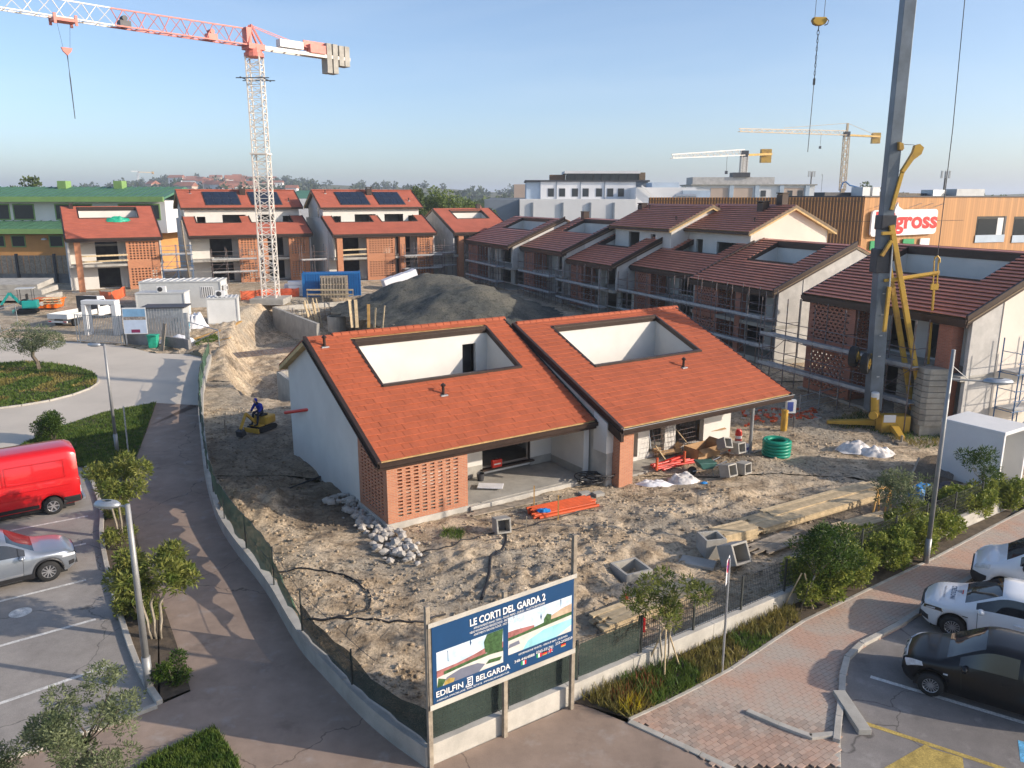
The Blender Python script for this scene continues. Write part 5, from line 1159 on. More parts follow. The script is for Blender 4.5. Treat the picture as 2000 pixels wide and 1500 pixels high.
# its hook, hanging from the boom overhead
hb = D(1600, 40, 30.0); hk = thing('crane_hook', 'yellow hook block with hanging chain against the blue sky', 'hook', hb)
q = MB(); q.prism([(-.22, -.1, .10), (.22, -.1, .10), (.27, -.1, 0), (.2, -.1, -.12), (.08, -.1, -.17), (-.08, -.1, -.17), (-.2, -.1, -.12), (-.27, -.1, 0)], (0, .2, 0)); q.build('hook_block', K['yellow'], hk, bevel=.02)
q = MB()
for s_ in (-1, 1): q.path([(s_ * .20, -.12, .06), (s_ * .29, -.12, -.03), (s_ * .26, -.12, -.14), (s_ * .16, -.12, -.18)], .018, 5)
q.build('guard', K['dgrey'], hk)
q = MB(); q.tube((-.16, 0, .1), (-.12, 0, 9), .01, 4); q.tube((.16, 0, .1), (.2, 0, 9), .01, 4); q.build('hoist_rope', K['dgrey'], hk)
q = MB(); z = -.18
for k in range(13):
    r_ = .045 if k < 3 or k == 8 else .028
    q.path([(math.cos(a) * r_ * (1 if k % 2 else .15), math.cos(a) * r_ * (.15 if k % 2 else 1), z - .085 + math.sin(a) * .085) for a in [i * PI / 4 for i in range(8)]], .013, 4, closed=True); z -= .135
q.build('chain', K['dgrey'], hk)
q = MB(); q.tube((0, 0, z + .03), (-.02, 0, D(1573, 297, 30).z - hb.z), .014, 5); q.cbox((0, 0, z - .1), (.07, .05, .22)); q.build('sling', K['dgrey'], hk)
# ------------------------------------------------------------------ far cranes
def far_crane(label, u, v0, v1, Y, ul, vl, ur, vr, w_, m, apex=0, cab='yellow'):
    b_ = D(u, v1, Y); tp = D(u + (v1 - v0) * .08, v0, Y); t = thing('tower_crane', label, 'crane', (b_.x, Y, b_.z))
    q = MB(); q.bar((0, 0, -6), (0, 0, .5), w_ * .8); lattice(q, (0, 0, 0), (tp.x - b_.x, 0, tp.z - b_.z), w_, 14, w_ * .07, w_ * .04, Vector((0, 1, 0))); q.build('mast', K[m], t, kind='stuff')
    L_ = D(ul, vl, Y * .93); R_ = D(ur, vr, Y * 1.02); c = Vector((tp.x - b_.x, 0, tp.z - b_.z)); l = Vector((L_.x - b_.x, L_.y - Y, L_.z - b_.z)); r_ = Vector((R_.x - b_.x, R_.y - Y, R_.z - b_.z))
    q = MB(); lattice(q, c, l, w_ * .8, 22, w_ * .06, w_ * .035, tri=True, h=w_ * .9, w1=w_ * .5); q.build('jib', K[m], t, kind='stuff')
    q = MB(); q.bar(c, r_, w_ * .8, w_ * .35); q.build('counter_jib', K[cab], t)
    q = MB(); q.cbox(r_ + Vector((-w_ * .8, 0, -w_ * .3)), (w_ * 1.7, w_ * .9, w_ * 2.2)); q.build('counterweight', K['yellow'], t)
    q = MB(); q.cbox(c + Vector((0, 0, w_ * .2)), (w_ * 1.1, w_ * 1.1, w_ * 1.0)); q.build('cab', K['dgrey'], t)
    if apex:
        q = MB(); q.bar(c, c + Vector((0, 0, apex)), w_ * .4); q.tube(c + Vector((0, 0, apex)), c.lerp(l, .6) + Vector((0, 0, w_)), .06, 4); q.tube(c + Vector((0, 0, apex)), r_, .06, 4); q.build('apex', K[m], t)
    cx = c.lerp(l, .25); q = MB(); q.tube(cx, cx + Vector((0, 0, -w_ * 2.5)), .05, 4); q.cbox(cx + Vector((0, 0, -w_ * 2.6)), (w_ * .4, w_ * .3, w_ * .5)); q.build('hook', K['dgrey'], t)
K['crane_tan'] = mat('far_crane_paint', (.62, .47, .30), .6, .1, .2)
far_crane('tall tan tower crane on the right horizon with a long jib', 1645, 264, 372, 260, 1443, 257, 1718, 267, 1.5, 'crane_tan', 3.6)
far_crane('shorter far tower crane with yellow counter jib above the white buildings', 1451, 303, 340, 230, 1312, 309, 1505, 301, 1.7, 'crane_white')
far_crane('tiny pale crane on the left hills', 268, 336, 366, 1500, 256, 335, 300, 337, 2.2, 'farwhite')
# ------------------------------------------------------------------ scaffolding
def scaffold(label, o, rz, x0, nb, bay, dp, lifts, top, base=None, blue=False, rail=True, brace=True, y0=-1.35, deckbays=None):
    c_, s_ = math.cos(rz), math.sin(rz); zb = ramp(o[1]) if base is None else base
    t = thing('scaffold', label, 'scaffold', (o[0] + c_ * x0 - s_ * y0, o[1] + s_ * x0 + c_ * y0, zb), rz, 'scaffolds around the houses')
    tm = K['scaf_blue'] if blue else K['scaf']; sm = MB(); sm.tube((0, 0, -.2), (0, 0, top), .034, 6); sm = sm.mesh('standard', tm)
    for i in range(nb + 1):
        for j in (0, 1):
            o_ = bpy.data.objects.new('standard', sm); COL.objects.link(o_); o_.parent = t; o_.location = (i * bay, j * dp, random.uniform(-.12, .1))
    for z in lifts:
        for i in range(nb):
            if deckbays and (i, z) not in deckbays and False: continue
            for j in range(3):
                q = MB(); w_ = dp / 3; q.box(i * bay + .02, j * w_ + .01, z, (i + 1) * bay - .02, (j + 1) * w_ - .01, z + .05); q.build('deck_plank', K['deck'], t)
        q = MB(); q.box(0, -.03, z + .05, nb * bay, .0, z + .20); q.build('toe_board', K['deck'], t)
        for j in (0, 1): q = MB(); q.tube((-.15, j * dp, z - .05), (nb * bay + .15, j * dp, z - .05), .028, 5); q.build('ledger', tm, t)
        if rail:
            for dz in (.5, 1.0): q = MB(); q.tube((-.15, 0, z + dz), (nb * bay + .15, 0, z + dz), .024, 5); q.build('guard_rail', tm, t)
    for i in range(nb + 1):
        q = MB()
        for z in lifts: q.tube((i * bay, 0, z - .08), (i * bay, dp, z - .08), .024, 5); q.tube((i * bay, 0, z + 1.0), (i * bay, dp, z + 1.0), .02, 5)
        q.build('transoms', tm, t)
    if brace:
        zs = [0] + list(lifts)
        for i in range(0, nb, 2):
            for k in range(len(zs) - 1): q = MB(); q.tube((i * bay, 0, zs[k]), ((i + 1) * bay, 0, zs[k + 1]), .02, 5); q.build('diagonal_brace', tm, t)
    return t
O1, O2, O3, O4, O5, O6 = (-5.97, 102.55), (.98, 89.81), (5.53, 80.31), (10.83, 72.61), (14.12, 62.89), (17.89, 48.33)
scaffold('scaffold at the farthest shaded house beside the grey spoil heap', O1, RZ, 3.8, 6, 1.7, 1.0, (.9, 2.6), 4.6)
scaffold('scaffold on the balcony side of the second shaded house', O2, RZ, 2.4, 5, 1.6, 1.0, (.8, 2.4), 4.4)
scaffold('scaffold in front of the third shaded house under the smaller upper roof', O3, RZ, .3, 6, 1.5, .9, (.8, 2.5), 4.3)
scaffold('scaffold with blue trestles at the fourth shaded house', O4, RZ, .2, 6, 1.65, .9, (.9, 2.6), 4.4)
scaffold('two deck scaffold along the fifth terrace house', O5, RZ, -.4, 6, 1.8, .95, (1.2, 3.1), 5.2, y0=-1.15)
scaffold('two deck scaffold behind the grey crane mast', O6, RZ, -2.2, 5, 2.3, .95, (1.3, 3.2), 5.6, y0=-1.25)
scaffold('scaffold tower against the cream end wall at the right', O6, RZ + PI / 2, 2.6, 2, 1.8, 1.0, (1.3, 3.2), 4.9, blue=True, y0=-12.3)
scaffold('scaffold in the gap left of the house pair behind the tower crane', (-40.2, 91.0), LZ, .2, 2, 1.6, 1.2, (2.0, 3.8), 5.0, blue=True, y0=0)
scaffold('low scaffold with sheeted deck in front of the house pair behind the tower crane', (-37.83, 93.69), LZ, 2.2, 3, 1.7, 1.1, (1.5, 3.0), 4.4)
scaffold('scaffold under the broken balcony of the pair behind the blue container', (-21.69, 97.03), LZ, 8.6, 3, 1.7, 1.1, (1.4, 3.0), 4.6)
scaffold('scaffold beside the pair of houses behind the blue container, left flank', (-24.6, 94.6), LZ, .0, 2, 1.5, 1.2, (2.8,), 4.6, y0=1.5)
scaffold('small scaffold beside the little house in the gap', (-10.3, 102.0), LZ, .2, 2, 1.6, 1.1, (1.6, 3.2), 5.0, y0=0)
# ------------------------------------------------------------------ plants
def leaves(mb, blobs, n, ln, wd, rng, up=.3, shell=.55):
    vol = [b[1] * b[2] * b[3] for b in blobs]; tot = sum(vol)
    for b, v_ in zip(blobs, vol):
        c, rx, ry, rz_ = b
        for _ in range(max(1, int(n * v_ / tot))):
            d = Vector((rng.gauss(0, 1), rng.gauss(0, 1), rng.gauss(0, 1))).normalized(); k = shell + (1.06 - shell) * rng.random() ** .6
            if rng.random() < .06: k *= 1.18
            p = Vector((c[0] + d.x * rx * k, c[1] + d.y * ry * k, c[2] + d.z * rz_ * k))
            a = (d * .6 + Vector((rng.gauss(0, .6), rng.gauss(0, .6), rng.gauss(0, .5) + up))).normalized()
            s_ = a.cross(Vector((rng.gauss(0, 1), rng.gauss(0, 1), rng.gauss(0, 1)))).normalized()
            L_ = ln * rng.uniform(.6, 1.3); W_ = wd * rng.uniform(.7, 1.3)
            mb.add([p, p + a * L_ * .5 + s_ * W_ * .5, p + a * L_, p + a * L_ * .5 - s_ * W_ * .5], [(0, 1, 2, 3)])
def clumps(rng, c, rx, ry, rz_, n, r0, r1, lowcut=-.6):
    out = []
    while len(out) < n:
        d = Vector((rng.uniform(-1, 1), rng.uniform(-1, 1), rng.uniform(lowcut, 1)))
        if d.length > 1: continue
        r_ = rng.uniform(r0, r1); out.append(((c[0] + d.x * rx, c[1] + d.y * ry, c[2] + d.z * rz_), r_, r_, r_ * .8))
    return out
def plant_tree(name, label, cat, base, trunk, crown, nl, ln, wd, lm, bm_='bark', seed=1, group=None, ncl=14, cr=(.25, .45), stakes=0, stems=1):
    """trunk=[(dx,dy,z,r)...]; crown=(cx,cy,cz,rx,ry,rz) relative to base"""
    rng = random.Random(seed); t = thing(name, label, cat, base, 0, group)
    cl = clumps(rng, crown[:3], crown[3], crown[4], crown[5], ncl, *cr)
    q = MB()
    for s_ in range(stems):
        ox = (s_ - (stems - 1) / 2) * .12
        q.path([(p[0] + ox * (1 + p[2]), p[1], p[2]) for p in trunk], [p[3] for p in trunk], 7)
    tp = Vector(trunk[-1][:3]); r_ = trunk[-1][3]
    for b in cl[:10]:
        e = Vector(b[0]); mid_ = tp.lerp(e, .5) + Vector((rng.uniform(-.1, .1), rng.uniform(-.1, .1), -.05)); q.path([tp, mid_, e], [r_ * .6, r_ * .4, r_ * .15], 5)
    q.build('trunk', K[bm_], t, smooth=True)
    q = MB(); leaves(q, cl, nl, ln, wd, rng); q.build('crown', K[lm], t)
    for k in range(stakes):
        a = k * 2.1 + .4; q = MB(); q.tube((math.cos(a) * .5, math.sin(a) * .4, 0), (math.cos(a) * .05, math.sin(a) * .05, 1.25), .022, 6); q.build('stake', K['plank'], t)
    return t
def crown_from(base, u0, v0, u1, v1, dep=.85):
    a, b = D(u0, v1, base.y), D(u1, v0, base.y); return ((a.x + b.x) / 2 - base.x, 0, (a.z + b.z) / 2 - base.z, (b.x - a.x) / 2 * .88, (b.x - a.x) / 2 * dep * .85, (b.z - a.z) / 2 * .85)
b = G(243, 1052); cr = crown_from(b, 172, 885, 297, 985); plant_tree('oleander_tree', 'rear oleander tree in the planter, next to the red van', 'tree', b, [(0, 0, 0, .05), (-.03, 0, .6, .045), (-.06, 0, 1.2, .04), (cr[0], 0, cr[2] - .4, .03)], cr, 5200, .17, .042, 'oleander', 'bark_pale', 3, None, 26, (.14, .34), stems=3)
b = G(306, 1250); cr = crown_from(b, 228, 1060, 375, 1175); plant_tree('oleander_tree', 'front oleander tree in the planter, beside the lamp post', 'tree', b, [(0, 0, 0, .05), (0, 0, .6, .045), (-.05, 0, 1.1, .04), (cr[0], 0, cr[2] - .4, .03)], cr, 6200, .17, .042, 'oleander', 'bark_pale', 4, None, 28, (.16, .36), stems=3)
def shrub(label, base, rx, ry, h, n, ln, wd, lm, seed, name='shrub', group=None, ncl=10):
    rng = random.Random(seed); t = thing(name, label, 'shrub', base, 0, group); q = MB()
    for k in range(7): a = k * .9 + seed; q.path([(0, 0, -.05), (math.cos(a) * rx * .4, math.sin(a) * ry * .4, h * .45), (math.cos(a) * rx * .7, math.sin(a) * ry * .7, h * .8)], [.02, .015, .006], 5)
    q.build('stems', K['bark'], t); q = MB(); cl = [((rng.uniform(-1, 1) * rx * .68, rng.uniform(-1, 1) * ry * .68, h * rng.uniform(.2, .80)), rx * rng.uniform(.2, .42), ry * rng.uniform(.2, .42), h * rng.uniform(.14, .28)) for _ in range(ncl)]
    leaves(q, cl, n, ln, wd, rng, .4, .5); q.build('foliage', K[lm], t); return t
for k, (u, v, r_, h_) in enumerate(((222, 1012, .45, .75), (232, 1075, .5, .85), (252, 1140, .5, .85), (262, 1195, .45, .7), (285, 1215, .4, .7))):
    shrub(['low oleander shrub at the far end of the planter', 'second low shrub in the planter, behind the lamp head', 'low shrub in the middle of the planter beside the kerb', 'low shrub just behind the near lamp post', 'low shrub at the foot of the front oleander'][k], G(u, v), r_, r_ * 1.3, h_, 1500, .13, .035, 'oleander', 20 + k, group='planter shrubs')
shrub('dark reddish shrub at the near tip of the planter', G(338, 1335), .48, .45, .75, 1900, .10, .03, 'shrub', 31)
t = shrub('clipped round green bush beside the red van', G(105, 862), .80, .80, 1.55, 6500, .09, .05, 'shrub', 33, 'round_bush', ncl=22)
b = G(78, 724); cr = crown_from(b, 2, 636, 108, 694); plant_tree('olive_tree', 'small olive tree on the roundabout island', 'tree', b, [(0, 0, 0, .16), (-.1, 0, .6, .13), (-.35, 0, 1.0, .12), (-.3, 0, 1.4, .10)], cr, 6500, .13, .045, 'olive', 'bark', 7, None, 24, (.35, .7))
b = G(178, 1590); cr = crown_from(b, 55, 1315, 330, 1520); plant_tree('olive_tree', 'silvery olive tree at the bottom left, nearest the camera', 'tree', b, [(0, 0, 0, .09), (-.03, 0, .5, .075), (.06, 0, 1.0, .06), (.0, .05, 1.5, .05)], cr, 13000, .085, .024, 'olive', 'bark', 8, None, 30, (.14, .34))
b = G(-10, 1600); cr = crown_from(b, -60, 1450, 45, 1540); plant_tree('olive_tree', 'olive crown cut off by the bottom left corner', 'tree', b, [(0, 0, 0, .07), (0, 0, .5, .06), (0, 0, .9, .05)], cr, 3500, .075, .022, 'olive', 'bark', 9, None, 14, (.16, .3))
b = G(1296, 1312); cr = crown_from(b, 1222, 1112, 1382, 1235); plant_tree('oleander_sapling', 'staked young oleander in front of the wire fence', 'tree', b, [(0, 0, 0, .03), (.02, 0, .5, .03), (-.02, 0, 1.0, .025), (0, 0, 1.3, .02)], cr, 2600, .15, .035, 'oleander', 'bark_pale', 11, None, 16, (.14, .3), stakes=3, stems=2)
b = G(1562, 1196); cr = crown_from(b, 1540, 1002, 1690, 1130); plant_tree('oleander_sapling', 'leafy young tree in front of the long plank stack', 'tree', b, [(0, 0, 0, .035), (.15, 0, .6, .03), (.35, 0, 1.2, .025)], cr, 4800, .13, .036, 'shrub', 'bark_pale', 12, None, 24, (.16, .36), stakes=2)
b = G(1772, 1058); cr = crown_from(b, 1706, 908, 1832, 1020); plant_tree('oleander_sapling', 'sparse young tree left of the tall street lamp', 'tree', b, [(0, 0, 0, .04), (-.02, 0, .7, .035), (0, 0, 1.3, .03)], cr, 2700, .14, .036, 'olive', 'bark_pale', 13, None, 20, (.2, .4), stakes=2)
b = G(1908, 986); cr = crown_from(b, 1874, 868, 1962, 952); plant_tree('oleander_sapling', 'thin young tree before the white concrete booth', 'tree', b, [(0, 0, 0, .035), (.05, 0, .5, .03), (.1, 0, 1.0, .025)], cr, 1700, .16, .036, 'shrub', 'bark_pale', 14, None, 14, (.16, .36), stakes=1)
rng_h = random.Random(77)
HL = ['hedge shrub at its left end, under the young tree', 'second hedge shrub from the left', 'third hedge shrub from the left', 'middle hedge shrub left of the tall lamp post', 'hedge shrub right behind the tall lamp post', 'hedge shrub before the white booth, second from the right end', 'rightmost hedge shrub in front of the white booth opening']
for k, (u, v, rx, h_) in enumerate(((1600, 1182, .85, 1.25), (1660, 1148, .95, 1.3), (1722, 1112, 1.0, 1.3), (1775, 1082, 1.0, 1.25), (1836, 1048, 1.0, 1.2), (1898, 1018, 1.0, 1.15), (1955, 995, .95, 1.15))):
    p = G(u, v); shrub(HL[k], p + Vector((-.1, .25, 0)), rx * 1.1, .9, h_ * rng_h.uniform(1.0, 1.25), 8500, .115, .06, 'hedge', 40 + k, 'hedge_shrub', 'hedge beside the pavement', ncl=22)
def scatter_poly(poly, n, rng):
    xs = [p[0] for p in poly]; ys_ = [p[1] for p in poly]; k = 0
    while k < n:
        x, y = rng.uniform(min(xs), max(xs)), rng.uniform(min(ys_), max(ys_))
        if inpoly(x, y, poly): k += 1; yield x, y
def grass(name, label, poly, n, h_, z, m, seed, wd=.02, m2=None):
    rng = random.Random(seed); q = MB()
    for x, y in scatter_poly(poly, n, rng):
        dn = noise.noise(Vector((x * .5, y * .5, seed))) ; hh = h_ * rng.uniform(.5, 1.2) * (1 + .6 * dn); a = rng.uniform(0, PI); d = Vector((math.cos(a), math.sin(a), 0)); l = Vector((rng.gauss(0, .4), rng.gauss(0, .4), 1)) * hh; w_ = wd * rng.uniform(.7, 1.4)
        p = Vector((x, y, z + ramp(y))); q.cur = 1 if (m2 and noise.noise(Vector((x * .6, y * .6, seed + 9))) > (.12 if seed != 4 else -.12)) else 0
        q.add([p - d * w_, p + d * w_, p + l], [(0, 1, 2)])
    o = q.build(name, [m] + ([m2] if m2 else []), None, kind='stuff'); o['label'] = label; o['category'] = 'grass'; return o
isl = [p for p in island if p.x > -60]
grass('grass', 'sunlit green and dry grass on the roundabout island', island, 30000, .16, .09, K['grass'], 1, .05, K['grassdry'])
grass('grass', 'dark green grass on the verge beside the footpath', verge, 16000, .14, .04, K['grass'], 2, .03)
lawn = [G(420, 1423), G(300, 1480), G(200, 1560), G(480, 1560), G(465, 1490)]
grass('grass', 'patch of bright grass at the bottom edge', lawn, 9000, .13, .04, K['grass'], 3, .016)
bed = [onR(sR(1117, 1385) + .25, -.06), *PAVE_U[:-1], onR(WEND + .5, -.06)]
bed2 = [onR(sR(1117, 1385) + .4, -.08), *PAVE_U[:4], onR(sR(1560, 1190), -.08)]
grass('weeds', 'tangled green and dry weeds along the low wall', bed2, 3800, .26, .03, K['grass'], 4, .018, K['grassdry'])
grass('weeds', 'reddish weeds dotted through the verge by the wall', [G(1190, 1375), G(1235, 1390), G(1300, 1350), G(1260, 1315)], 350, .34, .03, K['weedred'], 5, .016)
grass('weeds', 'yellow flowers at the near end of the verge', [G(1205, 1395), G(1235, 1400), G(1260, 1385), G(1220, 1372)], 70, .33, .05, K['weedyel'], 6, .011)
grass('weeds', 'weeds round the concrete apron of the brick corner', [G(860, 1060), G(900, 1065), G(905, 1045), G(870, 1040)], 700, .22, .05, K['grass'], 7, .02)
grass('weeds', 'patchy grass around the crane ballast', [G(1800, 880), G(1850, 870), G(1860, 830), G(1880, 815), G(1840, 815), G(1700, 800), G(1640, 815), G(1590, 840), G(1690, 840)], 2500, .22, .05, K['grass'], 8, .025, K['grassdry'])
grass('weeds', 'grass strip near the site entrance gate', [G(385, 680), G(430, 665), G(420, 655), G(380, 670)], 900, .2, .05, K['grass'], 9, .04)
# ------------------------------------------------------------------ road vehicles
def lerp_tab(tab, x):
    if x <= tab[0][0]: return tab[0][1]
    for (a, va), (b, vb) in zip(tab, tab[1:]):
        if x <= b: t = (x - a) / (b - a); t = t * t * (3 - 2 * t) if False else t; return va + (vb - va) * t
    return tab[-1][1]
def vehicle(name, label, cat, loc, rz, L, W, belt, roof, sill, wheels, rw, paint, low, cowl, rf0, rf1, rear, hw, sides, tumble=.80, glassz=(.10, .86), lowtrim=None, arch=None, pillars=(), rearglass=True, frontglass=True, rim='alu', spokes=10):
    """lofted body; x forward from -L/2 to L/2. belt/roof are height tables over x; low = front/rear lower lip"""
    t = thing(name, label, cat, loc, rz); xs = set()
    n = 56; hmax = max(r__[1] - lerp_tab(belt, r__[0]) for r__ in roof)
    for i in range(n + 1): xs.add(-L / 2 + L * i / n)
    ra = rw + .07
    for xw in wheels:
        for k in range(13): xs.add(xw - ra + 2 * ra * k / 12)
    for x in (cowl, rf0, rf1, rear): xs.add(x)
    for a, b in sides: xs.add(a); xs.add(b)
    xs = sorted(xs); rings = []
    for x in xs:
        zb, zt = (sum(lerp_tab(tb_, x + e_) for e_ in (-.12, -.06, 0, .06, .12)) / 5 for tb_ in (belt, roof)); h = sum(lerp_tab(hw, x + e_) for e_ in (-.08, 0, .08)) / 3 * W / 2; zl = lerp_tab(low, x)
        for xw in wheels:
            if abs(x - xw) < ra: zl = max(zl, rw + math.sqrt(max(0, ra * ra - (x - xw) ** 2)))
        zl = min(zl, zb - .06); hh = max(0.0, zt - zb); k = min(1, hh / hmax)
        mid = [.90, .985, 1.0, .99, .955]; fz = [0, .22, .5, .8, 1.0]
        P_ = [(h * m_, zl + (zb - zl) * f) for m_, f in zip(mid, fz)]
        yh = (.925, .85, .76, .40); yc = (.935, .95 * tumble + .035, .93 * tumble - .03, .45); ys5 = [h * (a_ + (b_ - a_) * k) for a_, b_ in zip(yh, yc)]
        P_ += [(ys5[0], zb + .022 + hh * glassz[0]), (ys5[1], zb + .042 + hh * glassz[1]), (ys5[2], zb + .055 + hh * .975), (ys5[3], zb + .066 + hh), (0, zb + .07 + hh + .012)]
        rings.append((x, P_))
    m = 10; nr = len(rings)
    def vidx(i, k, s): return (i * (2 * m - 1)) + (k if s > 0 else (2 * m - 2 - k))
    V = []
    for x, P_ in rings:
        for y, z in P_: V.append((x, -y, z))
        for y, z in P_[-2::-1]: V.append((x, y, z))
    parts = {'body': [], 'windscreen': [], 'side_window': [], 'side_window2': [], 'rear_window': []}
    for i in range(nr - 1):
        xm = (rings[i][0] + rings[i + 1][0]) / 2
        for k in range(2 * m - 2):
            kk = k if k < m - 1 else 2 * m - 3 - k; a = i * (2 * m - 1) + k; b = (i + 1) * (2 * m - 1) + k; f = (a, b, b + 1, a + 1)
            dst = 'body'
            if frontglass and rf0 < xm < cowl and kk in (7, 8): dst = 'windscreen'
            elif rearglass and rear < xm < rf1 and kk in (7, 8): dst = 'rear_window'
            elif kk == 5 and any(p < xm < q_ for p, q_ in sides) and not any(abs(xm - p) < .05 for p in pillars): dst = 'side_window' if k < m - 1 else 'side_window2'
            parts[dst].append(f)
    parts['body'] += [tuple(range(2 * m - 2, -1, -1)), tuple((nr - 1) * (2 * m - 1) + k for k in range(2 * m - 1))]
    body = None
    for nm, fs in parts.items():
        if not fs: continue
        used = sorted({i for f in fs for i in f}); mp = {u_: j for j, u_ in enumerate(used)}; me = bpy.data.meshes.new(nm)
        me.from_pydata([V[u_] for u_ in used], [], [tuple(mp[i] for i in f) for f in fs]); me.materials.append(paint if nm == 'body' else K['carglass']); me.polygons.foreach_set('use_smooth', [True] * len(fs)); me.update()
        o = bpy.data.objects.new(nm.replace('2', ''), me); COL.objects.link(o); o.parent = t
        if nm == 'body':
            body = o
    q = MB(); q.box(-L / 2 + .25, -W / 2 * .82, .16, L / 2 - .3, W / 2 * .82, min(b_[1] for b_ in belt) - .12); q.build('underbody', K['black'], t)
    for xw in wheels:
        for s in (-1, 1):
            c = Vector((xw, s * (W / 2 - .115), rw)); q = MB(); prof = [(rw * .60, -.10), (rw * .93, -.105), (rw, -.07), (rw, .07), (rw * .93, .105), (rw * .60, .10)]
            V2 = []; nn = 28
            for r_, y_ in prof:
                for i in range(nn): a = 2 * PI * i / nn; V2.append((c.x + math.cos(a) * r_, c.y + y_, c.z + math.sin(a) * r_))
            q.add(V2, [(k * nn + i, k * nn + (i + 1) % nn, (k + 1) * nn + (i + 1) % nn, (k + 1) * nn + i) for k in range(5) for i in range(nn)]); wh = q.build('wheel', K['black'], t, smooth=True)
            q = MB(); q.tube(c + Vector((0, s * .05, 0)), c + Vector((0, s * .055, 0)), rw * .62, 24); q.build('rim_well', K['dgrey'], wh)
            q = MB()
            for i in range(spokes):
                a = 2 * PI * i / spokes; d = Vector((math.cos(a), 0, math.sin(a))); q.bar(c + d * rw * .10 + Vector((0, s * .085, 0)), c + d * rw * .60 + Vector((0, s * .092, 0)), rw * (.9 / spokes), .02, Vector((0, 1, 0)))
            q.tube(c + Vector((0, s * .06, 0)), c + Vector((0, s * .1, 0)), rw * .14, 12); q.path([c + Vector((math.cos(a) * rw * .60, s * .09, math.sin(a) * rw * .60)) for a in [i * 2 * PI / 28 for i in range(28)]], rw * .035, 5, closed=True); q.build('rim', K[rim], wh)
    global BV
    from mathutils.bvhtree import BVHTree
    BV = BVHTree.FromPolygons(V, [f for fs in parts.values() for f in fs])
    return t
def patch(t, name, pts, m, th=.012, nrm=None, n=5):
    """trim piece laid onto the body: the quad is pressed along nrm onto the body surface"""
    a = [Vector(p) for p in pts]; d = (a[1] - a[0]).cross(a[2] - a[0]).normalized() if nrm is None else Vector(nrm).normalized(); V1 = []; V0 = []
    for i in range(n + 1):
        for j in range(n + 1):
            p = a[0].lerp(a[1], i / n).lerp(a[3].lerp(a[2], i / n), j / n); hit = BV.ray_cast(p + d * .8, -d, 1.3)
            q_ = hit[0] if hit[0] is not None and (hit[0] - p).length < .25 else p
            V1.append(q_ + d * th); V0.append(q_ - d * .02)
    q = MB(); k = n + 1; m2 = k * k; F_ = []
    for i in range(n):
        for j in range(n): F_.append((i * k + j, (i + 1) * k + j, (i + 1) * k + j + 1, i * k + j + 1))
    rim_ = [i * k for i in range(n)] + [n * k + j for j in range(n)] + [i * k + n for i in range(n, 0, -1)] + [j for j in range(n, 0, -1)]
    for u_, v_ in zip(rim_, rim_[1:] + rim_[:1]): F_.append((v_, u_, m2 + u_, m2 + v_))
    q.add(V1 + V0, F_); return q.build(name, m, t)
def press(o, lift=.004):
    """lay lettering onto the bonnet below it"""
    M = Matrix.LocRotScale(o.location, o.rotation_euler, o.scale)
    for v in o.data.vertices:
        p = M @ v.co; hit = BV.ray_cast(Vector((p.x, p.y, 3)), Vector((0, 0, -1)), 4)
        if hit[0] is not None: p.z = hit[0].z + lift
        v.co = p
    o.location = (0, 0, 0); o.rotation_euler = (0, 0, 0); o.scale = (1, 1, 1)
def blob(t, name, c, r, m, n=12):
    q = MB(); q.lathe([(.0, -1), (.5, -.87), (.87, -.5), (1, 0), (.87, .5), (.5, .87), (.0, 1)], n); q.v = [(c[0] + x * r[0], c[1] + y * r[1], c[2] + z * r[2]) for x, y, z in q.v]; return q.build(name, m, t, smooth=True)
pd = G(168, 1133) - G(-60, 1190); PA = math.atan2(pd.y, pd.x)
def place(contact, rz, lx, ly): c_, s_ = math.cos(rz), math.sin(rz); return Vector((contact.x - c_ * lx + s_ * ly, contact.y - s_ * lx - c_ * ly, .008))
# silver crossover, nose to the right
L_, W_ = 4.24, 1.82; ct = G(98, 1134); loc = place(ct, PA, 1.29, -W_ / 2 + .1)
sv = vehicle('parked_car', 'silver blue crossover parked below the red van', 'car', loc, PA, L_, W_, [(-2.12, .72), (-1.9, .95), (-.9, .98), (.7, .98), (1.0, .96), (1.7, .88), (1.98, .80), (2.12, .62)], [(-2.12, .74), (-1.95, 1.05), (-1.6, 1.36), (-.9, 1.5), (0, 1.53), (.25, 1.50), (.62, 1.24), (.98, 1.0), (1.1, .97), (2.12, .64)], .22, (-1.30, 1.29), .34, K['silver'], [(-2.12, .40), (-1.9, .24), (1.85, .22), (2.05, .30), (2.12, .42)], .98, .28, -1.0, -1.9, [(-2.12, .80), (-1.9, .95), (-1.2, 1), (1.2, 1), (1.75, .95), (2.0, .82), (2.12, .62)], [(-1.6, -.62), (-.54, .72)], spokes=10)
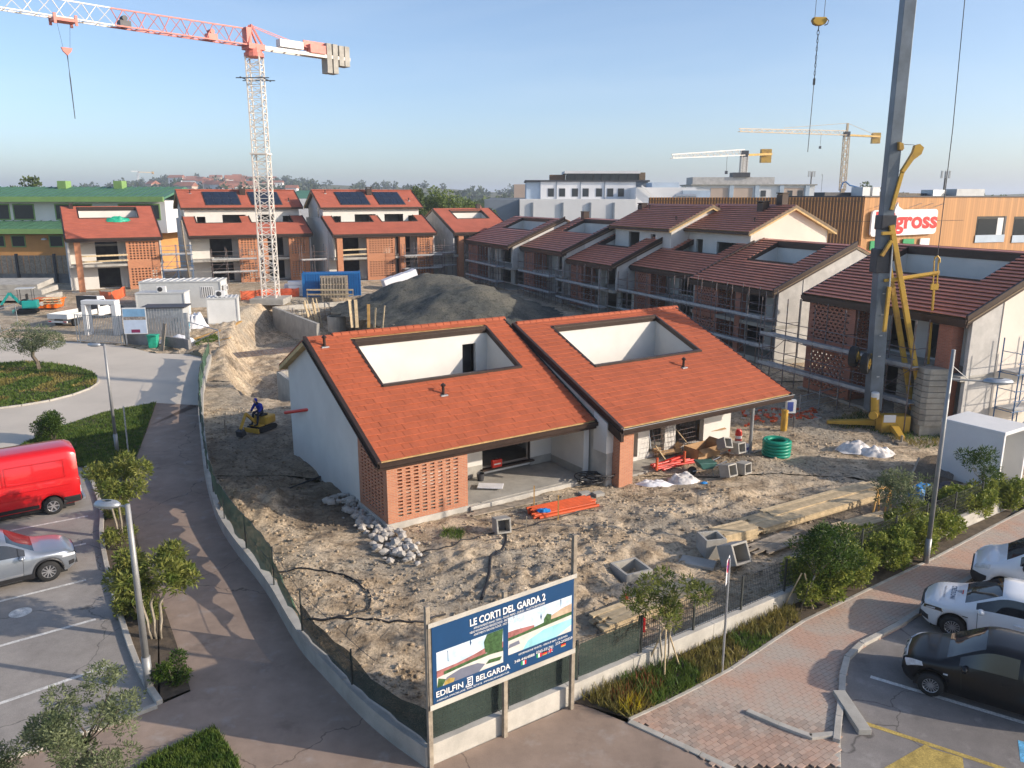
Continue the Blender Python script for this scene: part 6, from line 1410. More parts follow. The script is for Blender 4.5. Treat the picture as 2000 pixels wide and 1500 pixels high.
for s in (-1, 1):
    patch(sv, 'headlight', [(2.04, s * .66, .72), (1.72, s * .86, .80), (1.70, s * .86, .70), (2.06, s * .66, .63)], K['lamp_clear'], .02, (1, s * .6, .3))
    patch(sv, 'fog_lamp', [(2.08, s * .70, .50), (1.93, s * .83, .52), (1.94, s * .83, .38), (2.08, s * .70, .38)], K['plastic_black'], .02, (1, s * .5, 0))
    blob(sv, 'mirror', (.60, s * 1.0, 1.02), (.09, .12, .08), K['silver']); patch(sv, 'sill_trim', [(-.9, s * .90, .24), (.9, s * .90, .24), (.9, s * .925, .40), (-.9, s * .925, .40)], K['plastic_black'], .012, (0, s, 0))
    patch(sv, 'sill_chrome', [(-.9, s * .925, .42), (.9, s * .925, .42), (.9, s * .93, .47), (-.9, s * .93, .47)], K['alu'], .012, (0, s, 0)); patch(sv, 'door_seam', [(.60, s * .915, .4), (.612, s * .915, .4), (.652, s * .912, .92), (.64, s * .912, .92)], K['plastic_black'], .003, (0, s, 0))
    ar = MB(); ar.path([(1.29 + math.cos(a) * .43, s * .90, .34 + math.sin(a) * .43) for a in [PI * i / 12 for i in range(13)]], .035, 6); ar.build('wheel_arch_trim', K['plastic_black'], sv)
patch(sv, 'grille', [(2.09, -.6, .62), (2.09, .6, .62), (2.05, .6, .72), (2.05, -.6, .72)], K['plastic_black'], .02, (1, 0, .2)); patch(sv, 'lower_grille', [(2.13, -.55, .30), (2.13, .55, .30), (2.13, .5, .46), (2.13, -.5, .46)], K['plastic_black'], .02, (1, 0, 0)); patch(sv, 'bumper_chrome', [(2.10, -.72, .26), (2.10, .72, .26), (2.10, .72, .29), (2.10, -.72, .29)], K['alu'], .02, (1, 0, 0))
# red panel van, tail to the right
VA = PA + PI; W_ = 2.05; ct = G(106, 1004); loc = place(ct, VA, -1.95, W_ / 2 - .1)
rv = vehicle('panel_van', 'red panel van with its rear end in view', 'van', loc, VA, 5.9, W_, [(-2.95, 1.25), (-2.85, 1.3), (1.2, 1.3), (1.7, 1.25), (2.6, 1.05), (2.95, .7)], [(-2.95, 2.28), (-2.85, 2.42), (-2.6, 2.46), (.6, 2.46), (1.0, 2.38), (1.75, 1.35), (2.95, .72)], .3, (-1.95, 1.95), .345, K['red'], [(-2.95, .34), (-2.8, .32), (2.7, .28), (2.95, .45)], 1.7, .95, -2.94, -2.95, [(-2.95, .94), (-2.8, .985), (2.2, 1), (2.7, .9), (2.95, .7)], [(.7, 1.5)], tumble=.90, rearglass=False, spokes=6)
for s in (-1, 1):
    patch(rv, 'lower_cladding', [(-2.93, s * .955, .34), (-2.32, s * 1.0, .34), (-2.36, s * 1.01, .62), (-2.93, s * .965, .62)], K['plastic_black'], .02, (0, s, 0)); patch(rv, 'sill_trim', [(-1.5, s * .97, .34), (.8, s * .97, .34), (.8, s * 1.0, .50), (-1.5, s * 1.0, .50)], K['plastic_black'], .02, (0, s, 0))
    patch(rv, 'tail_lamp', [(-2.955, s * .80, .72), (-2.955, s * .95, .72), (-2.955, s * .95, .98), (-2.955, s * .80, .98)], K['lamp_clear'], .03, (-1, 0, 0)); patch(rv, 'tail_lamp', [(-2.955, s * .80, .98), (-2.955, s * .95, .98), (-2.955, s * .95, 1.3), (-2.955, s * .80, 1.3)], K['lamp_red'], .03, (-1, 0, 0))
    for a, b, z0, z1 in ((-2.5, -.55, 1.42, 2.12), (-.45, .6, 1.42, 2.12)):
        fr = MB(); y = lambda z: s * (1.005 - (z - 1.3) * .055); fr.path([(a, y(z0), z0), (b, y(z0), z0), (b, y(z1), z1), (a, y(z1), z1)], .012, 5, closed=True); fr.build('panel_rib', K['red'], rv)
    rb = MB(); rb.path([(-2.6, s * 1.02, 1.12), (.7, s * 1.025, 1.12)], .014, 5); rb.build('side_rib', K['red'], rv); rb = MB(); rb.path([(-2.6, s * 1.015, .86), (.7, s * 1.02, .86)], .012, 5); rb.build('side_rib', K['red'], rv)
    blob(rv, 'mirror', (1.45, s * 1.15, 1.5), (.08, .1, .18), K['plastic_black'])
patch(rv, 'rear_bumper', [(-2.96, -.9, .34), (-2.96, .9, .34), (-2.96, .9, .52), (-2.96, -.9, .52)], K['plastic_black'], .06, (-1, 0, 0)); patch(rv, 'door_seam', [(-2.955, -.012, .55), (-2.955, .012, .55), (-2.955, .012, 2.2), (-2.955, -.012, 2.2)], K['plastic_black'], .006, (-1, 0, 0)); patch(rv, 'rear_step', [(-3.0, -.8, .36), (-3.0, .8, .36), (-3.12, .8, .36), (-3.12, -.8, .36)], K['galv'], .06, (0, 0, 1))
for s in (-1, 1): patch(rv, 'rear_window', [(-2.955, s * .12, 1.55), (-2.955, s * .72, 1.55), (-2.955, s * .70, 2.1), (-2.955, s * .12, 2.1)], K['carglass'], .008, (-1, 0, 0))
# three vehicles on the right, noses to the kerb
rd = G(1700, 1322) - G(2060, 1430); RA = math.atan2(rd.y, rd.x)
W_ = 1.72; ct = G(1815, 1357); loc = place(ct, RA, 1.28, W_ / 2 - .1); loc.z = .004
bk = vehicle('parked_car', 'black hatchback nearest the camera on the right', 'car', loc, RA, 3.95, W_, [(-1.97, .8), (-1.8, 1.0), (.6, .98), (1.0, .96), (1.6, .86), (1.85, .74), (1.97, .58)], [(-1.97, .82), (-1.9, 1.1), (-1.6, 1.42), (-.8, 1.55), (-.1, 1.56), (.2, 1.52), (.62, 1.27), (1.02, 1.0), (1.12, .97), (1.97, .60)], .2, (-1.25, 1.28), .30, K['carblack'], [(-1.97, .38), (-1.8, .22), (1.7, .20), (1.9, .26), (1.97, .4)], 1.02, .25, -1.1, -1.8, [(-1.97, .8), (-1.75, .95), (-1, 1), (1.1, 1), (1.6, .93), (1.85, .80), (1.97, .62)], [(-1.5, -.55), (-.45, .74)], spokes=14)
for s in (-1, 1):
    patch(bk, 'headlight', [(1.90, s * .55, .70), (1.55, s * .80, .86), (1.48, s * .80, .74), (1.86, s * .68, .58)], K['lamp_clear'], .03, (1, s * .7, .8)); blob(bk, 'mirror', (.62, s * .94, 1.02), (.08, .11, .08), K['carblack']); patch(bk, 'indicator', [(.95, s * .865, .70), (1.05, s * .865, .70), (1.05, s * .862, .74), (.95, s * .862, .74)], K['lamp_clear'], .012, (0, s, 0))
    for x in (-.35, -1.35): patch(bk, 'door_handle', [(x, s * .862, .82), (x + .2, s * .862, .82), (x + .2, s * .862, .86), (x, s * .862, .86)], K['carblack'], .025, (0, s, 0))
    patch(bk, 'door_seam', [(.62, s * .862, .35), (.632, s * .862, .35), (.70, s * .846, .94), (.688, s * .846, .94)], K['plastic_black'], .004, (0, s, 0))
patch(bk, 'grille', [(1.955, -.45, .60), (1.955, .45, .60), (1.90, .45, .74), (1.90, -.45, .74)], K['alu'], .012, (1, 0, .4)); patch(bk, 'grille_bar', [(1.97, -.40, .62), (1.97, .40, .62), (1.92, .40, .72), (1.92, -.40, .72)], K['plastic_black'], .012, (1, 0, .4)); q = MB(); q.prism([(1.99, 0, .60), (1.99, .04, .665), (1.96, 0, .73), (1.99, -.04, .665)], (.012, 0, .004)); q.build('badge', K['alu'], bk)
W_ = 1.79; ct = G(1857, 1243); loc = place(ct, RA, 1.34, W_ / 2 - .1); loc.z = .004
wt = vehicle('parked_car', 'white hatchback with blue lettering across its bonnet', 'car', loc, RA, 4.37, W_, [(-2.18, .8), (-2.0, 1.0), (.6, .97), (1.1, .95), (1.8, .85), (2.08, .74), (2.18, .58)], [(-2.18, .82), (-2.05, 1.1), (-1.6, 1.36), (-.8, 1.48), (0, 1.49), (.25, 1.46), (.75, 1.18), (1.12, .98), (1.25, .955), (2.18, .60)], .2, (-1.30, 1.34), .315, K['carwhite'], [(-2.18, .4), (-2.0, .22), (1.9, .20), (2.1, .27), (2.18, .42)], 1.12, .28, -1.1, -2.0, [(-2.18, .8), (-1.95, .95), (-1.2, 1), (1.2, 1), (1.8, .94), (2.05, .80), (2.18, .60)], [(-1.6, -.62), (-.52, .84)], spokes=14)
for s in (-1, 1):
    patch(wt, 'headlight', [(2.06, s * .60, .70), (1.66, s * .86, .80), (1.62, s * .87, .70), (2.08, s * .62, .62)], K['carglass'], .025, (1, s * .7, .5)); patch(wt, 'headlight_reflector', [(1.98, s * .68, .68), (1.78, s * .80, .74), (1.77, s * .80, .70), (1.98, s * .69, .65)], K['lamp_clear'], .042, (1, s * .7, .5)); patch(wt, 'fog_lamp_recess', [(2.14, s * .55, .50), (1.98, s * .76, .46), (1.98, s * .77, .32), (2.12, s * .60, .34)], K['plastic_black'], .02, (1, s * .5, 0)); blob(wt, 'mirror', (.72, s * .98, 1.02), (.09, .12, .085), K['carwhite'])
    for x in (-.3, -1.35): patch(wt, 'door_handle', [(x, s * .895, .80), (x + .22, s * .895, .80), (x + .22, s * .895, .84), (x, s * .895, .84)], K['carwhite'], .025, (0, s, 0))
    patch(wt, 'door_seam', [(.75, s * .897, .35), (.762, s * .897, .35), (.80, s * .885, .92), (.788, s * .885, .92)], K['plastic_black'], .004, (0, s, 0)); patch(wt, 'side_repeater', [(1.0, s * .895, .72), (1.14, s * .895, .72), (1.14, s * .893, .74), (1.0, s * .893, .74)], K['plastic_black'], .01, (0, s, 0))
patch(wt, 'grille', [(2.12, -.58, .60), (2.12, .58, .60), (2.06, .58, .72), (2.06, -.58, .72)], K['plastic_black'], .02, (1, 0, .2)); patch(wt, 'lower_grille', [(2.19, -.5, .30), (2.19, .5, .30), (2.19, .45, .46), (2.19, -.45, .46)], K['plastic_black'], .02, (1, 0, 0))
def hood_z(x): return lerp_tab([(-2, 1), (.6, .97), (1.1, .95), (1.8, .85), (2.08, .74), (2.18, .58)], x) + .07
blu = mat('decal_blue', (.03, .07, .16), .4, .05, 1)
ts = lettering('CRESSONI', .17, blu, 'bonnet_lettering', wt, (1.50, -.46, hood_z(1.42) + .015), (0, 0, PI / 2), spacing=1.35, bold=.004); w0 = max(v.co.x for v in ts.data.vertices); ts.scale = (.92 / w0, 1, 1); press(ts)
ts = lettering('NOLEGGIO AUTOVEICOLI', .07, blu, 'bonnet_lettering', wt, (1.68, -.40, hood_z(1.60) + .012), (0, 0, PI / 2)); w0 = max(v.co.x for v in ts.data.vertices); ts.scale = (.80 / w0, 1, 1); press(ts)
q = MB(); z = hood_z(1.2) + .012
for k in range(4): q.bar((1.40 - .05 * k, -.10 + .06 * k, z), (1.23, -.10 + .06 * k, z + .02), .022, .004)
press(q.build('bonnet_emblem', blu, wt), .006); q = MB(); q.bar((1.21, -.14, z + .022), (1.21, .14, z + .022), .03, .004); press(q.build('bonnet_emblem', K['sign_red'], wt), .006)
W_ = 1.92; ct = G(1905, 1150); loc = place(ct, RA, 2.15, W_ / 2 - .35); loc.z = .004
wv = vehicle('delivery_van', 'white van with dark bumper, farthest of the three on the right', 'van', loc, RA, 4.6, W_, [(-2.3, 1.1), (1.0, 1.12), (1.5, 1.08), (1.95, .98), (2.2, .82), (2.3, .65)], [(-2.3, 1.85), (-2.1, 1.92), (.3, 1.92), (.55, 1.86), (1.45, 1.15), (1.6, 1.08), (2.3, .68)], .25, (-1.5, 1.45), .32, K['carwhite'], [(-2.3, .4), (-2.1, .25), (2.0, .22), (2.2, .28), (2.3, .4)], 1.45, .5, -2.28, -2.3, [(-2.3, .93), (-2, .98), (1.2, 1), (1.8, .95), (2.1, .85), (2.3, .66)], [(-.25, 1.1)], tumble=.86, rearglass=False, spokes=12)
patch(wv, 'front_bumper', [(2.27, -.66, .30), (2.27, .66, .30), (2.29, .64, .66), (2.29, -.64, .66)], K['plastic_black'], .05, (1, 0, 0))
for s in (-1, 1):
    patch(wv, 'bumper_corner', [(2.26, s * .62, .30), (1.95, s * .90, .30), (1.95, s * .91, .62), (2.28, s * .62, .64)], K['plastic_black'], .03, (1, s, 0)); patch(wv, 'headlight', [(2.18, s * .56, .84), (1.82, s * .84, .98), (1.80, s * .85, .84), (2.20, s * .62, .70)], K['lamp_clear'], .03, (1, s * .7, .6)); blob(wv, 'mirror', (.95, s * 1.08, 1.2), (.09, .13, .12), K['plastic_black'])
for t_, fx, fz, dr, lw in ((sv, 2.1, .50, 1, .78), (wt, 2.16, .52, 1, .78), (bk, 1.95, .46, 1, .74), (rv, -2.96, .80, -1, .8), (wv, 2.29, .48, 1, .9)):
    q = MB(); x = fx + .035 * dr; q.box(min(x, x + .012 * dr), -.26, fz, max(x, x + .012 * dr), .26, fz + .11); q.build('number_plate', K['white'], t_)
    if dr > 0:
        for s in (-1, 1): q = MB(); xw = fx - 1.15; zw = 1.02 if t_ is not wv else 1.2; q.bar((xw, s * .12 + .2, zw), (xw - .28, s * .12 - .28, zw + .14), .02, .015); q.build('wiper', K['plastic_black'], t_)
# ------------------------------------------------------------------ spoil heap, basement and pit
p = D(858, 540, 80); q = MB(); hx, hy = p.x, 80.0; n = 64; V = []; nrng = random.Random(2)
for i in range(n + 1):
    for j in range(n + 1):
        x, y = hx - 13 + 27 * i / n, hy - 15 + 26 * j / n
        def bump(cx, cy, rx, ry, h): return h * math.exp(-(((x - cx) / rx) ** 2 + ((y - cy) / ry) ** 2))
        z = bump(hx, hy, 5.2, 5.5, 3.4) + bump(hx + 5.0, hy - 5.5, 4.8, 4.5, 2.1) + bump(hx - 5, hy - 1.5, 3.6, 4, 1.2) + bump(hx + 2.0, hy - 9, 5, 4, 1.2)
        z = z ** .9 + noise.fractal(Vector((x * .5, y * .5, 4)), .8, 2.1, 5) * .30 * min(1, z) + noise.fractal(Vector((x * 2, y * 2, 4)), .8, 2.1, 4) * .09 - .25
        V.append((x, y, ramp(y) + z))
q.add(V, [f for f in [(i * (n + 1) + j, (i + 1) * (n + 1) + j, (i + 1) * (n + 1) + j + 1, i * (n + 1) + j + 1) for i in range(n) for j in range(n)] if max(V[k][2] - ramp(V[k][1]) for k in f) > .0])
tag(q.build('spoil_heap', K['gravel'], smooth=True), 'large grey spoil heap behind the two near houses', 'heap')
def wallbox(mb, a, b, z0, z1, th):
    a, b = Vector(a), Vector(b); d = b - a; d.z = 0; d.normalize(); n_ = Vector((-d.y, d.x, 0)) * th
    mb.prism([(a.x, a.y, z0), (b.x, b.y, z0), (b.x + n_.x, b.y + n_.y, z0), (a.x + n_.x, a.y + n_.y, z0)], (0, 0, z1 - z0))
bz = 1.15
A_ = G(537, 599, z=bz); B_ = G(678, 588, z=bz); dpt = Vector((-.547, .837, 0)); C_ = A_ - dpt * 13; D_ = B_ - dpt * 13
t = thing('basement', 'open concrete basement walls left of the grey spoil heap', 'foundation')
q = MB(); wallbox(q, A_, B_, -1.6, bz, .3); q.build('rear_wall', K['concrete_pale'], t)
q = MB(); wallbox(q, C_, A_, -1.6, bz, .3); q.build('left_wall', K['concrete'], t)
q = MB(); wallbox(q, B_, D_, -1.6, bz, .3); q.build('right_wall', K['concrete'], t)
q = MB(); q.prism([(*A_.xy, -1.5), (*B_.xy, -1.5), (*D_.xy, -1.5), (*C_.xy, -1.5)], (0, 0, .12)); q.build('basement_floor', K['concrete_dark'], t)
dA = (B_ - A_).normalized(); wl = (B_ - A_).length
for k in range(11):
    q = MB(); p = A_ + dA * (.8 + k * (wl - 1.6) / 10) - dpt * .34; q.bar((p.x, p.y, -1.3), (p.x, p.y, .75), .09, .10); q.build('formwork_soldier', K['plank_grey'], t)
for k in range(5):
    q = MB(); a, b = A_ + dA * .6 - dpt * .43, B_ - dA * .6 - dpt * .43; z = -1.0 + k * .42; q.bar((a.x, a.y, z), (b.x, b.y, z), .07, .09); q.build('formwork_waler', K['plank_grey'], t)
for k in range(14):
    q = MB(); p = C_.lerp(A_, .55 + .4 * k / 14) ; q.tube((p.x + .1, p.y, bz - .1), (p.x + .1 + random.uniform(-.05, .05), p.y, bz + .55), .012, 4); q.build('starter_bar', K['scaf'], t)
pl_ = thing('plank_bundle', 'long pale planks leaning inside the open basement', 'planks', (*((A_ + dA * 2.6 - dpt * 3.2).xy), -1.4))
for k in range(11):
    q = MB(); x = k * .13; q.bar((x * dA.x, x * dA.y, 0), (x * dA.x - .9 + random.uniform(-.25, .25), x * dA.y + .9, 3.0 + random.uniform(-.3, .4)), .10, .035); q.build('plank', K['plank'], pl_)
cp = thing('concrete_core', 'round topped white concrete shaft inside the basement', 'shaft', (*((A_ + dA * 4.2 - dpt * 6.2).xy), -1.4)); q = MB(); q.lathe([(.9, 0), (.9, 2.0), (.75, 2.0), (.75, .4)], 18); q.build('shaft_wall', K['concrete_pale'], cp)
E_ = G(602, 768); fz = .35; t = thing('foundation_block', 'small square concrete foundation at the pit edge behind the near house', 'foundation')
a = G(540, 725, z=1.0); b = G(583, 757, z=1.0); q = MB(); d1 = (b - a); d1.z = 0; w1 = Vector((.837, .547, 0)) * 3.2
for s0, s1 in ((a, b), (b, b + w1), (b + w1, a + w1), (a + w1, a)): 
    q = MB(); wallbox(q, s0, s1, -1.2, 1.0, .25); q.build('block_wall', K['concrete_pale'], t)
for k in range(16):
    q = MB(); p = a.lerp(b, k / 15) if k < 8 else b.lerp(b + w1, (k - 8) / 7); q.tube((p.x + .1, p.y + .12, .9), (p.x + .1, p.y + .12, 1.5 + random.uniform(-.1, .1)), .010, 4); q.build('starter_bar', K['scaf'], t)
pn = thing('reinforcement_mats', 'reinforcement mats lying on the sandy pit slope', 'mesh mats', G(520, 690, .3), .5)
for k in range(9): q = MB(); q.tube((-2.2, -1 + k * .25, .05), (2.2, -1 + k * .25, .12), .02, 4); q.build('bar', K['scaf'], pn)
for k in range(16): q = MB(); q.tube((-2.2 + k * .29, -1, .09), (-2.2 + k * .29, 1, .09), .02, 4); q.build('bar', K['scaf'], pn)
lb = thing('leaning_boards', 'timber boards stood against the gravel heap behind the near roof', 'boards', G(700, 640, .0))
for k, (x, h_, w_, m) in enumerate(((-.5, 2.4, .30, 'plank'), (-.1, 2.4, .28, 'plank'), (.9, 2.0, .25, 'plank_orange'), (1.4, 1.7, .15, 'plank'), (2.1, 1.9, .12, 'plank'))):
    q = MB(); q.bar((x, 0, 0), (x + .1 * (k - 2), .3, h_), w_, .05); q.build('board', K[m], lb)
# ------------------------------------------------------------------ site compound at the left
def cabin(label, base, rz, L_, W_, h_, front='cabin', side='cabin_white', window=None, ribs=12):
    t = thing('site_cabin', label, 'cabin', base, rz)
    q = MB(); q.box(0, 0, .12, L_, W_, h_ - .12); q.build('body', K[front], t)
    q = MB(); q.box(L_, .0, .12, L_ + .012, W_, h_ - .12); q.build('end_panel', K[side], t)
    q = MB(); q.box(-.06, -.06, h_ - .12, L_ + .06, W_ + .06, h_); q.box(-.03, -.03, 0, L_ + .03, W_ + .03, .12); q.build('frame', K['cabin'], t)
    for k in range(ribs):
        q = MB(); x = (k + .5) * L_ / ribs; q.box(x - .05, -.04, h_, x + .05, W_ + .04, h_ + .05); q.build('roof_rib', K['cabin_white'], t)
    for x in (0, L_): q = MB(); q.box(x - .05, -.05, .1, x + .05, .02, h_ - .1); q.build('corner_post', K['dgrey' if side == 'x' else 'cabin'], t)
    if window:
        x0, x1, z0, z1 = window; q = MB(); q.box(x0, -.03, z0, x1, .0, z1); f = q.build('window', K['white'], t); q = MB(); q.box(x0 + .08, -.035, z0 + .08, x1 - .08, -.03, z1 - .08); q.build('pane', K['wdark'], f)
        for k in range(5): x = x0 + .1 + (x1 - x0 - .2) * (k + .5) / 5; q = MB(); q.box(x - .05, -.06, z0 + .03, x + .05, -.035, z1 - .03); q.build('window_bar', K['white'], f)
    return t
def ac_unit(label, p, rz):
    t = thing('air_conditioner', label, 'air conditioner', p, rz, None); q = MB(); q.box(-.4, -.15, 0, .4, .15, .55); q.build('case', K['white'], t, bevel=.02)
    q = MB(); q.lathe([(.22, 0), (.22, .02), (.05, .03)], 18); q.v = [(x - .1, -.15 - z, y + .28) for x, y, z in q.v]; q.build('fan_grille', K['dgrey'], t)
cb = G(277, 603); cabin('long pale grey site cabin with barred window', cb, R(8), 7.6, 3.0, 2.65, window=(5.7, 6.9, 1.0, 2.1))
c2 = G(268, 612); cabin('middle white site cabin with an air conditioner on its roof', G(270, 622), R(8), 4.2, 2.0, 2.35, ribs=1)
c3 = G(408, 634); cabin('small white cabin at the edge of the sandy bank', c3, R(14), 2.5, 2.0, 2.35, 'cabin_white', ribs=7)
ac_unit('air conditioner on the small white cabin roof', c3 + Vector((1.0, .6, 2.4)), R(14)); ac_unit('air conditioner over the middle white cabin', G(270, 622) + Vector((2.2, .5, 2.36)), R(8)); ac_unit('air conditioner on the end wall of the long cabin', cb + Vector((7.75, 1.9, 1.6)), R(98))
bc = G(592, 582); t = thing('shipping_container', 'blue shipping container behind the excavation', 'container', bc, R(12))
q = MB(); Lc, Wc, Hc = 6.1, 2.44, 2.6; q.box(.06, .06, .1, Lc - .06, Wc - .06, Hc - .06); q.build('core', K['bluebox'], t)
for k in range(22):
    x = .15 + k * (Lc - .3) / 22; q = MB(); q.box(x, 0, .2, x + .14, .06, Hc - .15); q.build('corrugation', K['bluebox'], t)
for k in range(8): y = .15 + k * (Wc - .3) / 8; q = MB(); q.box(0, y, .2, .06, y + .14, Hc - .15); q.build('corrugation', K['bluebox'], t)
for x in (0, Lc - .12):
    for y in (-.01, Wc - .11): q = MB(); q.box(x - .01, y, .05, x + .13, y + .12, Hc); q.build('corner_post', K['bluebox'], t)
q = MB(); q.box(-.015, -.015, Hc - .14, Lc + .015, .06, Hc + .01); q.box(-.015, -.015, .05, Lc + .015, .06, .2); q.build('side_rail', K['bluebox'], t)
fp = thing('formwork_stack', 'ribbed timber formwork panels leaning on the blue container', 'formwork', G(625, 583), R(10))
for k in range(9): q = MB(); q.bar((.3 + k * .3, -.6, .1), (.3 + k * .3, -.1, 2.2), .12, .10); q.build('rib', K['plank_grey'], fp)
for z in (.5, 1.5): q = MB(); q.bar((.1, -.55 + z * .22, z), (3.0, -.55 + z * .22, z), .10, .08); q.build('waler', K['plank'], fp)
q = MB(); q.prism([(.1, -.5, .1), (3.0, -.5, .1), (3.0, 0, 2.4), (.1, 0, 2.4)], (0, .06, 0)); q.build('panel', K['plank_grey'], fp)
def packs(label, p, rz, n, d, m='sheet_white'):
    t = thing('insulation_packs', label, 'packs', p, rz)
    for k in range(n): q = MB(); q.cbox((random.uniform(-.05, .05), 0, d[2] * (k + .5)), (d[0], d[1], d[2] * .95)); q.build('pack', K[m], t, bevel=.04)
packs('white wrapped insulation packs left of the blue container', G(580, 579), R(10), 4, (1.6, 1.1, .42)); packs('second white pack stack beside the tower crane base', G(567, 577), R(8), 3, (1.1, 1.1, .42))
t = thing('insulation_packs', 'tilted white insulation packs beyond the spoil heap top', 'packs', G(760, 566, .0), R(30))
for k in range(3): q = MB(); q.cbox((k * 1.3, 0, .9 + k * .35), (1.4, 1.1, .9), 0, 0, R(-18)); q.build('pack', K['sheet_white'], t, bevel=.03)
def net_line(label, pts, h_, m, posts=True):
    t = thing('barrier_net', label, 'barrier'); P_ = [G(*p) for p in pts]; q = MB(); V = []
    L2 = spline(P_, 4)
    for i, p in enumerate(L2):
        for j in range(4): V.append((p.x, p.y + .05 * math.sin(i * 2.1 + j), ramp(p.y) + .05 + h_ * j / 3 * (1 - .12 * abs(math.sin(i * 1.3)))))
    q.add(V, [(i * 4 + j, (i + 1) * 4 + j, (i + 1) * 4 + j + 1, i * 4 + j + 1) for i in range(len(L2) - 1) for j in range(3)]); q.build('net', m, t)
    for p in P_: q = MB(); q.tube((p.x, p.y, ramp(p.y)), (p.x, p.y, ramp(p.y) + h_ + .1), .03, 5); q.build('post', K['plank'], t)
net_line('orange safety net around the tower crane foot', [(470, 587), (500, 585), (535, 582), (585, 581)], 1.0, K['netorange']); net_line('orange safety net in front of the leftmost orange roofed house', [(196, 588), (220, 590), (246, 578)], 1.1, K['netorange'])
rl = thing('guard_rail', 'timber guard rail along the bank before the blue container', 'guard rail', G(600, 586))
for k in range(4): q = MB(); q.box(k * 1.6, -.04, -.2, k * 1.6 + .08, .04, 1.1); q.build('post', K['plank_grey'], rl)
for z in (.5, 1.0): q = MB(); q.box(0, -.07, z, 4.9, -.04, z + .16); q.build('rail_board', K['plank'], rl)
wp = D(354, 431, 86); wb_ = Vector((D(373, 552, 86).x, 86, ramp(86))); q = MB(); q.path([wb_, wp], [.16, .10], 8); tag(q.build('utility_pole', K['plank_grey'], smooth=True), 'leaning wooden utility pole behind the long cabin', 'pole')
# mini excavator
ex = thing('mini_excavator', 'teal mini excavator with canopy at the far left', 'excavator', G(55, 612), R(200))
for s in (-1, 1): q = MB(); q.prism([(-.8, s * .55 - .15, .05), (.8, s * .55 - .15, .05), (.95, s * .55 - .15, .22), (.8, s * .55 - .15, .42), (-.8, s * .55 - .15, .42), (-.95, s * .55 - .15, .22)], (0, .3, 0)); q.build('track', K['black'], ex)
q = MB(); q.box(-.95, -.6, .5, .35, .6, 1.25); q.build('body', K['teal'], ex, bevel=.08); q = MB(); q.box(-.1, -.3, 1.25, .35, .3, 1.35); q.box(-.15, -.3, 1.3, -.02, .3, 1.85); q.build('seat', K['black'], ex, bevel=.03)
for x in (-.6, .55):
    for y in (-.5, .5): q = MB(); q.tube((x, y, 1.2), (x, y, 2.35), .03, 6); q.build('canopy_post', K['dgrey'], ex)
q = MB(); q.box(-.8, -.65, 2.35, .75, .65, 2.43); q.build('canopy', K['cabin'], ex, bevel=.03)
q = MB(); q.bar((.4, .1, .9), (1.3, .1, 2.0), .2, .24); q.build('boom', K['teal'], ex); q = MB(); q.bar((1.3, .1, 2.0), (2.1, .1, .9), .16, .2); q.build('arm', K['teal'], ex); q = MB(); q.prism([(1.95, -.15, .95), (2.3, -.15, .8), (2.25, -.15, .45), (1.9, -.15, .5)], (0, .5, 0)); q.build('bucket', K['dgrey'], ex)
q = MB(); q.box(1.05, -.75, .1, 1.12, .75, .45); q.build('dozer_blade', K['teal'], ex)
sk = thing('skip', 'orange waste skip behind the flatbed truck', 'skip', G(97, 603), R(6)); q = MB(); q.prism([(-1.2, -.8, .9), (1.2, -.8, .9), (1.0, -.8, .15), (-1.0, -.8, .15)], (0, 1.6, 0)); q.build('tub', K['orange'], sk, bevel=.02)
for x in (-.7, .1, .8): q = MB(); q.box(x, -.9, .2, x + .12, -.8, .95); q.build('rib', K['orange'], sk)
q = MB(); q.box(-1.3, -.9, .95, 1.3, .9, 1.05); q.build('rim', K['orange'], sk); q = MB(); q.lathe([(.2, 0), (.2, .01), (0, .01)], 18); q.v = [(x - .3, -.82 - z, y + .6) for x, y, z in q.v]; q.build('emblem', K['white'], sk)
ps = thing('pallet_stack', 'stack of bare wooden pallets above the orange skip', 'pallets', G(103, 597, 1.0), R(15))
for k in range(3):
    for j in range(6): q = MB(); q.cbox((0, -.55 + j * .22, .25 + k * .22), (1.5, .12, .03), .12 * k, R(-8)); q.build('slat', K['plank'], ps)
    for j in (-.6, 0, .6): q = MB(); q.cbox((j, 0, .17 + k * .22), (.1, 1.2, .09), .12 * k, R(-8)); q.build('bearer', K['plank_grey'], ps)
tr = thing('flatbed_truck', 'white flatbed truck seen from behind near the gate', 'truck', G(117, 640), R(78))
q = MB(); q.box(-.1, -1.0, .75, 3.6, 1.0, .85); q.build('bed', K['plank_grey'], tr)
for nm, b_ in (('tailgate', (-.16, -1.0, .78, -.1, 1.0, 1.2)), ('side_board', (-.1, -1.02, .78, 3.5, -.97, 1.2)), ('side_board', (-.1, .97, .78, 3.5, 1.02, 1.2))): q = MB(); q.box(*b_); q.build(nm, K['cabin_white'], tr, bevel=.01)
q = MB(); q.box(3.5, -1.05, .8, 3.62, 1.05, 2.35); q.build('headboard', K['dgrey'], tr); q = MB(); q.box(3.49, -.7, 1.5, 3.5, .7, 2.0); q.build('headboard_mesh', K['wdark'], tr)
q = MB(); q.prism([(3.7, -.98, .5), (5.5, -.98, .5), (5.5, -.98, 1.15), (5.1, -.98, 1.3), (4.6, -.98, 2.25), (3.7, -.98, 2.3)], (0, 1.96, 0)); q.build('cab', K['white'], tr, bevel=.06); q = MB(); q.prism([(3.95, -.99, 1.35), (4.9, -.99, 1.35), (4.55, -.99, 2.0), (3.95, -.99, 2.0)], (0, 1.98, 0)); q.build('side_window', K['carglass'], tr)
q = MB(); q.box(-.2, -.95, .45, -.1, .95, .62); q.build('rear_beam', K['cabin_white'], tr)
